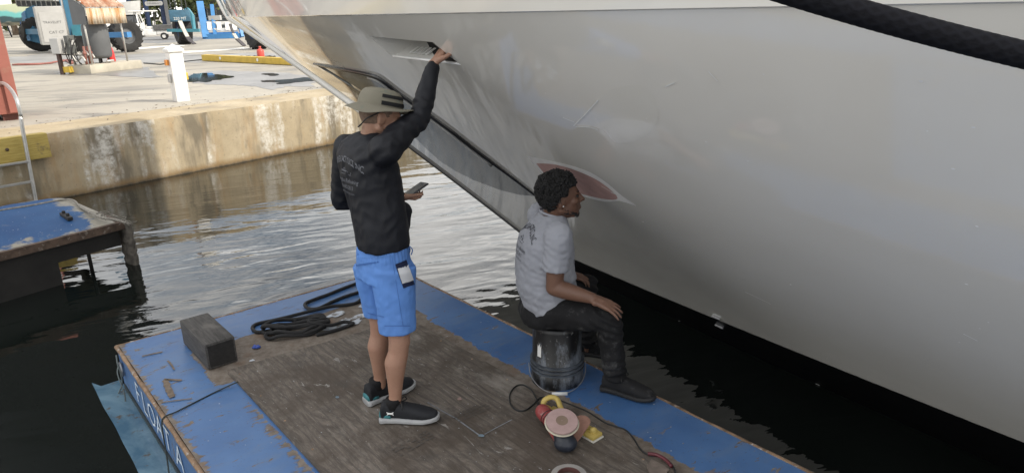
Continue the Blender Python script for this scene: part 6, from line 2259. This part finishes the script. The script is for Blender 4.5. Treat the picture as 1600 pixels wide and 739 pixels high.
vs_ = V((0.90, -0.42, 0)).normalized() if False else V((1, 0, 0))
for i in range(15):
    a = math.pi * i / 14
    out = 0.158 + 0.028 * math.sin(a)
    bl.append(bc + V((-math.cos(a) * 0.166, -math.sin(a) * (0.158 + 0.035), 0.105 - 0.099 * math.sin(a) ** 0.7 if 0 < i < 14 else 0.105)))
m.tube(smoothpath(bl, 4), 0.0026, 8); m.build('wire_bail', mk('bail_wire', (0.30, 0.30, 0.31), 0.35, 0.7), bu, smooth=True)
m = MB(); p, q = bl[7] - V((0.044, 0, 0)), bl[7] + V((0.044, 0, 0)); m.tube([p, q], 0.0105, 10); m.build('bail_grip', WHT, bu, smooth=True)
m = MB()
vs = []
for a in (-2.32, -2.42, -2.52):
    for z in (0.19, 0.33): vs.append(bc + V((math.cos(a) * (0.150 - 0.012 * (z - 0.09) / 0.25), math.sin(a) * (0.150 - 0.012 * (z - 0.09) / 0.25), z)))
m.add(vs, [(0, 2, 3, 1), (2, 4, 5, 3)]); m.build('bucket_label', WHT, bu)

# ---------------------------------------------------------------- the seated man
SKIN2 = skin_mat('brown_skin', (0.135, 0.068, 0.044), (0.175, 0.092, 0.060))
pm2 = thing('person', 'seated man in grey t-shirt and dark stained trousers on the black bucket', 'person', V((0.2, 3.68, ZD)))
th2 = R(10)
F2_, R2_, U2_ = hd(th2)
hip = V((0.165, 3.68, 0.79))
hR2, hL2 = hip + R2_ * 0.095, hip - R2_ * 0.095
kR2, kL2 = Y(951, 497, 3.42), Y(917, 447, 3.96)
aR2, aL2 = V((0.560, 3.500, ZD + 0.10)), V((0.45, 3.95, ZD + 0.10))
shC2 = V((0.205, 3.68, 1.275))
shR2, shL2 = shC2 + R2_ * 0.208, shC2 - R2_ * 0.208
elR2, wrR2 = Y(866, 449, 3.47), Y(926, 466, 3.395)
elL2, wrL2 = V((0.225, 3.98, 1.04)), V((0.31, 3.90, 0.90))
hc2 = Y(876, 308, 3.66)
f2, r2, u2 = hd(R(6), R(7), 0)
b2 = MB()
head_part(b2, hc2, f2, r2, u2, 1.03, 1.1)
b2.limb([(shC2 + V((0.01, 0, 0.0)), 0.055), (shC2.lerp(hc2, 0.45) + f2 * 0.0, 0.060), (hc2 - f2 * 0.02 - u2 * 0.03, 0.064)], 18)
b2.loft([(hip, R2_ * 0.15, F2_ * 0.11), (hip + V((0.0, 0, 0.2)), R2_ * 0.15, F2_ * 0.115), (shC2 - V((0.02, 0, 0.12)), R2_ * 0.14, F2_ * 0.095), (shC2 - V((0, 0, 0.02)), R2_ * 0.11, F2_ * 0.05)], 24)
for sh_, el_, wr_ in ((shR2, elR2, wrR2), (shL2, elL2, wrL2)):
    b2.limb([(sh_, 0.060), (sh_.lerp(el_, 0.5), 0.052), (el_, 0.045)], 16)
    b2.limb([(el_, 0.046), (el_.lerp(wr_, 0.3), 0.047), (wr_, 0.030)], 16)
for h_, k_, a_ in ((hR2, kR2, aR2), (hL2, kL2, aL2)):
    b2.limb([(h_, 0.08), (k_, 0.05)], 16)
    b2.limb([(k_, 0.05), (k_.lerp(a_, 0.35), 0.05), (a_, 0.035)], 16)
    b2.limb([(a_, 0.034), (a_ - V((0, 0, 0.05)), 0.026)], 12)
hand_part(b2, wrR2, Y(958, 480, 3.35) - wrR2, V((0.0, 0.25, -1)), -1, (0.12, 0.28, 0.18), 0.16, 1.05, thumb=V((0.85, 0.50, -0.1)))
hand_part(b2, wrL2, V((0.8, -0.1, -0.25)), V((0.1, 0, -1)), 1, (0.25, 0.4, 0.3), 0.10, 1.05)
body2 = remesh(b2, 0.0055, 4, 0.5)
body2.build('body', SKIN2, pm2, smooth=True)
# eye, brow, beard, ear stud
m = MB()
for s in (-1, 1):
    e = hc2 + f2 * 0.0835 + r2 * 0.034 * s + u2 * 0.000
    m.ball(e, (0.011, 0.013, 0.008), 10, (f2, r2, u2))
m.build('eye', mk('dark_eye', (0.02, 0.015, 0.013), 0.15, bump=0), pm2, smooth=True)
HAIR = mk('black_curly_hair', (0.007, 0.0065, 0.0065), 0.55, var=0.5, vs=90, bump=0.3, bs=220)
m = MB()
for s in (-1, 1): m.limb([(hc2 + f2 * 0.098 + r2 * 0.014 * s + u2 * 0.020, 0.0042), (hc2 + f2 * 0.088 + r2 * 0.046 * s + u2 * 0.026, 0.0036)], 8)
m.build('eyebrow', HAIR, pm2, smooth=True)
rnd = random.Random(9)
m = MB()
def curl(m, p, n, r_):
    a, b = frame_of(n)
    ph_ = rnd.uniform(0, 6.28)
    pts = []
    tilt = V((rnd.uniform(-1, 1), rnd.uniform(-1, 1), rnd.uniform(-1, 1))) * 0.7
    d = (n + tilt).normalized()
    a, b = frame_of(d)
    for i in range(8):
        t = ph_ + i * 0.95
        pts.append(p + (a * math.cos(t) + b * math.sin(t)) * r_ + d * (i * 0.0013))
    m.tube(pts, 0.0026, 5)
hax = (f2, r2, u2)
hcC = hc2 + u2 * 0.034 - f2 * 0.018
hr_ = (0.100, 0.083, 0.096)
m.ball(hcC, (0.099, 0.081, 0.095), 24, hax)
bmk = MB()
cnt = 0
while cnt < 1900:
    d = V((rnd.gauss(0, 1), rnd.gauss(0, 1), rnd.gauss(0, 1))).normalized()
    if d.z < -0.80: continue
    if d.x > 0.42 and d.z < 0.30: continue       # forehead and face stay bare
    if d.x > 0.05 and d.z < -0.05 and abs(d.y) > 0.2: continue
    if d.x > -0.25 and d.z < -0.40: continue
    lump = 1.04 + 0.10 * noise.noise(d * 3.1) + 0.07 * noise.noise(d * 7) + (0.06 if d.z > 0.3 else 0)
    p = hcC + (f2 * d.x * hr_[0] + r2 * d.y * hr_[1] + u2 * d.z * hr_[2]) * lump * rnd.uniform(0.97, 1.05)
    curl(m, p, (f2 * d.x + r2 * d.y + u2 * d.z), rnd.uniform(0.005, 0.009))
    cnt += 1
m.build('curly_hair', HAIR, pm2, smooth=True)
m = MB()
for i in range(520):
    s = rnd.uniform(-1, 1)
    if rnd.random() < 0.55:   # chin
        p = hc2 + f2 * (0.088 - 0.022 * abs(s)) + r2 * 0.032 * s - u2 * rnd.uniform(0.090, 0.118)
    elif rnd.random() < 0.6:  # jaw line
        t = rnd.random()
        p = hc2 + f2 * (0.072 - 0.075 * t) + r2 * math.copysign(0.042 + 0.026 * t, s) - u2 * (0.100 - 0.035 * t + rnd.uniform(-0.014, 0.01))
    else:                     # moustache
        p = hc2 + f2 * (0.094 - 0.01 * abs(s)) + r2 * 0.026 * s - u2 * rnd.uniform(0.049, 0.056)
    m.ball(p, rnd.uniform(0.002, 0.0042), 6)
m.build('beard', HAIR, pm2, smooth=True)
m = MB(); m.ball(hc2 - f2 * 0.004 + r2 * 0.082 - u2 * 0.030, 0.0042, 8); m.build('ear_stud', WHT, pm2, smooth=True)
# t-shirt
TS = cloth('grey_tshirt', (0.31, 0.32, 0.355), 0.07, 0.9)
s2 = MB()
def sc2(px, py, yy, rw, rd, tw=0.0): return (Y(px - (4 if 370 < py < 450 else 0), py, yy), R2_ * rw * 1.06, F2_ * rd * (1.08 if py > 360 else 1.0))
s2.loft([sc2(857, 489, 3.68, .168, .122), sc2(858, 470, 3.68, .178, .142), sc2(857, 445, 3.68, .180, .152), sc2(856, 420, 3.68, .182, .152), sc2(855, 395, 3.68, .188, .145), sc2(856, 372, 3.68, .196, .132), sc2(858, 354, 3.68, .186, .108), sc2(860, 344, 3.68, .140, .086), sc2(862, 337, 3.68, .092, .074), sc2(864, 332, 3.68, .076, .068)], 40, True, 2.3)
for sh_, el_, k_ in ((shR2, elR2, 0.66), (shL2, elL2, 0.66)):
    e_ = sh_.lerp(el_, k_)
    d = (e_ - sh_).normalized()
    X_, Y_ = frame_of(d, F2_)
    s2.limb([(sh_ - V((0, 0, 0.01)), 0.078), (sh_.lerp(e_, 0.4), 0.076)], 20)
    s2.loft([(sh_, X_ * 0.07, Y_ * 0.07), (sh_.lerp(e_, 0.4), X_ * 0.076, Y_ * 0.074), (e_ - d * 0.01, X_ * 0.074, Y_ * 0.070), (e_, X_ * 0.074, Y_ * 0.070)], 24)
fa, fb = fold(9, 0.009, V((1, 1, 0.9)), 1.0), fold(24, 0.0035, V((1, 1, 1.3)), 7.0)
def f_ts(p, n):
    e = (p - shR2.lerp(elR2, 0.5)).length
    slv = (0.003 + 0.003 * noise.noise(p * 5)) * math.exp(-(e / 0.12) ** 2) * math.sin(p.z * 170 + p.x * 60 + 4 * noise.noise(p * 8))
    z = p.z - hip.z
    roll_ = (0.0012 + 0.005 * noise.noise(p * 4)) * math.exp(-((z - 0.10) / 0.12) ** 2) * math.sin(z * 95 + 30 * (p.x - hip.x) * 0.6 + 3 * noise.noise(p * 6))
    return n * (fa(p) * 0.55 + fb(p) + slv + roll_ - 0.004)
sm3 = remesh(s2, 0.008, 4, 0.5, f_ts)
ts = sm3.build('t_shirt', TS, pm2, smooth=True)
bv3 = BVHTree.FromPolygons([tuple(p) for p in sm3.v], sm3.f)
pr = MB()
print_on(pr, bv3, items, Y(835, 372, 3.66), R2_, V((0, 0, 1)), -F2_)
pr.build('shirt_print', mk('dark_shirt_print', (0.06, 0.062, 0.075), 0.8, var=0.2, bump=0), pm2, fix=False)
m = MB()
m.lathe([(0.076, -0.006), (0.079, 0.0), (0.076, 0.006)], Y(864, 333, 3.68), 28, (U2_ + F2_ * 0.25).normalized(), False)
m.build('collar', TS, ts, smooth=True)
# trousers
TR = cloth('stained_dark_trousers', (0.011, 0.011, 0.012), 0.3, 0.85, (0.07, 0.07, 0.07), 0.38, 11)
t2 = MB()
t2.loft([(hip - V((0, 0, 0.085)), R2_ * 0.165, F2_ * 0.12), (hip - V((0, 0, 0.04)), R2_ * 0.180, F2_ * 0.138), (hip + V((0, 0, 0.03)), R2_ * 0.165, F2_ * 0.125), (hip + V((0, 0, 0.10)), R2_ * 0.142, F2_ * 0.105)], 30, True, 2.3)
for h_, k_, a_ in ((hR2, kR2, aR2), (hL2, kL2, aL2)):
    t2.limb([(h_ - V((0, 0, 0.005)), 0.094), (h_.lerp(k_, 0.6), 0.084), (k_, 0.068)], 20)
    t2.limb([(k_, 0.068), (k_.lerp(a_, 0.4), 0.068), (k_.lerp(a_, 0.85), 0.064), (a_ + V((0, 0, 0.015)), 0.056)], 20)
def f_tr(p, n):
    e = min((p - kR2).length, (p - kL2).length)
    kf = 0.007 * math.exp(-(e / 0.13) ** 2) * math.sin(p.z * 120 + p.x * 70 + 4 * noise.noise(p * 7))
    lo = 0.006 * max(0, min(1, (0.62 - p.z) / 0.15)) * math.sin(p.z * 110 + 5 * noise.noise(p * 6))
    return n * (0.009 * noise.noise(p * 11) + 0.004 * noise.noise(p * 28) + kf + lo)
remesh(t2, 0.008, 4, 0.5, f_tr).build('trousers', TR, pm2, smooth=True)
DS = cloth('dusty_black_shoe', (0.013, 0.013, 0.014), 0.3, 0.8, (0.06, 0.06, 0.06), 0.3, 20)
DSO = mk('black_sole', (0.014, 0.014, 0.015), 0.7, var=0.3)
shoe(pm2, V((0.500, 3.548, 0)), V((0.745, 3.393, 0)), ZD + 0.002, 0.30, (DS, DSO, BLKM), w=0.048)
shoe(pm2, V((0.395, 3.985, 0)), V((0.66, 3.90, 0)), ZD + 0.002, 0.29, (DS, DSO, BLKM), w=0.048)
# dark patch painting the shade at the aft end of the recess
pkv = RC + [p + inn for p in RC]
bvp = BVHTree.FromPolygons([tuple(p) for p in pkv], [(0, 1, 5, 4), (1, 2, 6, 5), (2, 3, 7, 6), (3, 0, 4, 7), (4, 5, 6, 7)])
patch_on(bvp, [(667, 66.5), (675, 67.2), (716, 99.5), (684, 97)], 0.002, 10).build('recess_shade', mk('painted_recess_shade', (0.03, 0.028, 0.027), 0.5, bump=0), yacht)
# ================================================================== TOOLS ON THE FLOAT
sc_ = Z(885, 672, ZP)
sa = thing('angle_sander', 'red and black electric sander lying upside down with a pink pad on top', 'sander', sc_)
REDP = mk('dusty_red_plastic', (0.26, 0.045, 0.045), 0.55, var=0.2, vs=15, dirt=(0.3, 0.22, 0.2), dirt_amt=0.3, ds=30)
NVP = mk('navy_plastic', (0.014, 0.018, 0.028), 0.45, var=0.3, vs=15)
pc = Y(878, 660, Z(878, 660, ZP).y - 0.10)
pc = Z(878, 658, ZP + 0.135)
pn_ = V((0.02, -0.30, 0.95)).normalized()
m = MB(); m.lathe([(0.074, -0.010), (0.079, -0.004), (0.079, 0.004), (0.077, 0.007), (0.01, 0.0075)], pc, 40, pn_)
m.build('sanding_pad', mk('pink_abrasive', (0.36, 0.25, 0.235), 0.9, var=0.10, vs=30, bump=0.3, bs=200), sa, smooth=True, angle=40)
m = MB(); m.lathe([(0.030, 0), (0.022, 0.0006), (0.002, 0.0007)], pc + pn_ * 0.0078, 24, pn_, False)
m.build('pad_centre', mk('worn_pad_centre', (0.21, 0.15, 0.11), 0.9), sa)
m = MB(); m.lathe([(0.055, -0.030), (0.080, -0.018), (0.085, -0.011), (0.080, -0.009), (0.02, -0.009)], pc, 36, pn_)
m.build('backing_pad', mk('cream_backing', (0.45, 0.42, 0.33), 0.7), sa, smooth=True, angle=50)
gb_ = Z(882, 690, ZP + 0.045)
m = MB()
m.lathe([(0.030, -0.055), (0.042, -0.050), (0.046, -0.03), (0.030, -0.028)], pc, 24, pn_)
m.limb([(pc - pn_ * 0.06, 0.045), (gb_ + V((0.0, 0, 0.005)), 0.050)], 20)
m.ball(gb_ + V((0.005, -0.005, -0.003)), (0.058, 0.050, 0.042), 20)
remesh(m, 0.006, 2, 0.5).build('gear_head', NVP, sa, smooth=True)
mb0, mb1 = Z(858, 664, ZP + 0.075), Z(848, 644, ZP + 0.055)
m = MB()
ax_ = (mb1 - gb_).normalized()
m.limb([(gb_ + ax_ * 0.03, 0.040), (gb_.lerp(mb1, 0.55) + V((0, 0, 0.02)), 0.043), (mb1 + V((0, 0, 0.005)), 0.040)], 20)
remesh(m, 0.006, 2, 0.5).build('motor_body', REDP, sa, smooth=True)
m = MB()
for i in range(4):
    p = gb_.lerp(mb1, 0.45 + 0.08 * i) + V((0, 0, 0.02))
    a, b = frame_of(ax_)
    m.tube([p + (a * math.cos(t) + b * math.sin(t)) * 0.0445 for t in [2 * math.pi * q / 20 for q in range(20)]], 0.002, 5, True)
m.build('cooling_slot', BLKM, sa)
# leather guard flap
m = MB()
g0 = [Z(899, 652, ZP + 0.10), Z(914, 650, ZP + 0.10), Z(921, 659, ZP + 0.085), Z(912, 675, ZP + 0.05), Z(898, 692, ZP + 0.005), Z(893, 680, ZP + 0.03)]
g0 = smoothpath(g0, 4, True)
m.prism(g0, V((0.005, -0.004, 0.004)))
m.build('guard_flap', mk('brown_leather_flap', (0.24, 0.125, 0.09), 0.8, var=0.15, vs=40, bump=0.4, bs=150), sa, smooth=True, angle=40)

sb_ = Z(930, 684, ZP)
hb_ = thing('hand_sanding_board', 'yellow longboard sanding block with a loop handle lying behind the pink pad', 'sanding block', sb_)
YEL = mk('dusty_yellow_plastic', (0.48, 0.36, 0.10), 0.55, var=0.15, vs=12, dirt=(0.3, 0.2, 0.12), dirt_amt=0.3, ds=20)
A1, A2 = Z(858, 645, ZP), Z(934, 688, ZP)
dx = (A2 - A1).normalized(); dy = V((-dx.y, dx.x, 0))
LB = (A2 - A1).length
m = MB(); m.box((A1 + A2) / 2 + V((0, 0, 0.022)), (LB, 0.072, 0.02), (dx, dy, V((0, 0, 1))), 0.006)
m.build('board', YEL, hb_, smooth=True, angle=40)
m = MB(); m.box((A1 + A2) / 2 + V((0, 0, 0.0075)), (LB + 0.01, 0.076, 0.008), (dx, dy, V((0, 0, 1))))
m.build('sandpaper', mk('white_sandpaper_edge', (0.55, 0.53, 0.47), 0.9), hb_)
m = MB()
q = A1 + dx * 0.01
hpts = [A1 + dx * 0.0 + V((0, 0, 0.03)), Z(849, 632, ZP + 0.06), Z(852, 624, ZP + 0.085), Z(862, 620, ZP + 0.095), Z(871, 624, ZP + 0.085), Z(876, 636, ZP + 0.06), A1 + dx * 0.13 + V((0, 0, 0.035)), A1 + dx * 0.19 + V((0, 0, 0.03))]
m.tube(smoothpath(hpts, 6), 0.0125, 12, sx=1.4)
m.build('loop_handle', YEL, hb_, smooth=True)
m = MB()
kn = A2 - dx * 0.05 + V((0, 0, 0.035))
m.box(kn, (0.075, 0.030, 0.03), (dx, dy, V((0, 0, 1))), 0.010)
m.ball(kn + V((0, 0, 0.012)) + dx * 0.02, (0.02, 0.016, 0.014), 12)
m.build('front_knob', YEL, hb_, smooth=True, angle=40)
m = MB()
for k in (0.6, 0.68, 0.76): m.box(A1.lerp(A2, k) + V((0, 0, 0.0335)), (0.012, 0.03, 0.003), (dx, dy, V((0, 0, 1))))
m.build('slot', mk('dark_slot', (0.05, 0.03, 0.02), 0.8), hb_)

cbx = thing('extension_lead', 'black power lead looping from the sander along the edge of the plywood', 'cord', Z(845, 640, ZP))
cp = [(852, 646), (843, 638), (838, 624), (830, 610), (817, 602), (805, 605), (797, 616), (797, 630), (806, 641), (820, 642), (833, 633), (840, 625), (850, 621), (868, 624), (900, 636), (922, 646), (945, 661), (962, 667), (978, 673), (990, 686), (1001, 703), (1015, 712), (1035, 715), (1050, 727), (1056, 745), (1050, 760)]
m = MB(); m.tube(smoothpath([Z(x, y, ZP) + V((0, 0, 0.0045)) for x, y in cp], 6), 0.0045, 8)
m.build('cord', BLKM, cbx, smooth=True)
m = MB(); m.tube(smoothpath([Z(x, y, ZP) + V((0, 0, 0.014)) for x, y in ((1012, 712), (1026, 714), (1040, 722), (1049, 732))], 6), 0.0085, 8)
m.build('maroon_sleeve', mk('maroon_sleeve', (0.10, 0.018, 0.025), 0.5), cbx, smooth=True)
m = MB(); c = [Z(1018, 717, ZP + 0.004), Z(1036, 726, ZP + 0.004), Z(1046, 733, ZP + 0.004), Z(1036, 745, ZP + 0.004), Z(1016, 742, ZP + 0.004), Z(1010, 728, ZP + 0.004)]
m.prism(c, V((0, 0, 0.0015)))
tag(m.build('sandpaper_sheet', mk('worn_sandpaper', (0.15, 0.12, 0.10), 0.95, var=0.3, vs=20, bump=0.4, bs=200)), 'worn brown sandpaper piece under the cord loop at the lower right', 'sandpaper')
tr_ = Z(889, 748, ZP)
tpr = thing('tape_roll', 'roll of pale tape lying on the plywood at the bottom edge', 'tape roll', tr_)
m = MB(); m.lathe([(0.055, 0.0), (0.082, 0.0), (0.083, 0.022), (0.055, 0.024), (0.055, 0.0)], tr_, 36, caps=False)
m.build('tape', mk('pale_tape', (0.30, 0.285, 0.265), 0.7), tpr, smooth=True, angle=40)
m = MB(); m.lathe([(0.051, 0.0), (0.0548, 0.0), (0.0548, 0.025), (0.051, 0.025), (0.051, 0.0)], tr_, 36, caps=False)
m.build('tape_core', mk('maroon_core', (0.10, 0.04, 0.035), 0.8), tpr, smooth=True, angle=40)
m = MB()
rnd = random.Random(31)
for i in range(110):
    p = FL(rnd.uniform(0.45, 1.66), rnd.uniform(1.0, 3.3), ZP + 0.0045)
    r_ = rnd.uniform(0.0015, 0.0045)
    a = rnd.uniform(0, 6)
    m.add([p + V((r_ * math.cos(t + a), r_ * math.sin(t + a) * 0.6, 0)) for t in (0, 1.2, 2.4, 3.9, 5.0)], [(0, 1, 2, 3, 4)])
tag(m.build('dust_fleck', FLK, ply), kind='stuff')
m = MB(); p = Z(716, 625, ZP + 0.004); m.prism([p, p + V((0.02, 0.005, 0)), p + V((0.012, 0.03, 0.004)), p + V((-0.008, 0.016, 0))], V((0, 0, 0.001)))
tag(m.build('paper_scrap', mk('pinkish_paper', (0.33, 0.23, 0.20), 0.9)), 'tiny pinkish scrap of paper on the plywood right of the black shoe', 'scrap')

# ================================================================== separate pieces become parts of their own
def split_loose(o):
    me = o.data
    par = list(range(len(me.vertices)))
    def find(i):
        while par[i] != i:
            par[i] = par[par[i]]
            i = par[i]
        return i
    for e in me.edges:
        a, b = find(e.vertices[0]), find(e.vertices[1])
        if a != b: par[a] = b
    comp = {}
    for p in me.polygons: comp.setdefault(find(p.vertices[0]), []).append(p)
    if not 2 <= len(comp) <= 60: return
    name = o.name.split('.')[0]
    first = True
    news = []
    for ps in comp.values():
        idx = {}
        fs = []
        for p in ps: fs.append([idx.setdefault(v, len(idx)) for v in p.vertices])
        m2 = bpy.data.meshes.new(name)
        m2.from_pydata([me.vertices[v].co[:] for v in idx], [], fs)
        for mt in me.materials: m2.materials.append(mt)
        m2.polygons.foreach_set('use_smooth', [ps[0].use_smooth] * len(fs))
        news.append(m2)
    o.data = news[0]
    for m2 in news[1:]:
        q = link(name, m2)
        q.parent = o.parent
SPLIT = {'flaked_paint', 'paint_blot', 'scuff_mark', 'eye', 'eyebrow', 'yellow_socket', 'foot_plate', 'bolt', 'saloon_window', 'deckhouse', 'drain_slot', 'vent', 'slot', 'roof_strut', 'seat', 'headlight', 'valve', 'pipe', 'hose', 'foot_ring', 'intake_grille', 'lifting_cable', 'post', 'pane', 'bar_label', 'chalk_line', 'float_tank', 'edge_beam', 'cooling_slot', 'handrail', 'cabinet_lettering', 'block_lettering'}
for o in list(COL.objects):
    if o.type == 'MESH' and o.parent and o.name.split('.')[0] in SPLIT and not o.children: split_loose(o)
for o in COL.objects:
    if o.name.split('.')[0] in ('curly_hair', 'beard', 'crown', 'stamped_print', 'frayed_rope_edge'): o['kind'] = 'stuff'
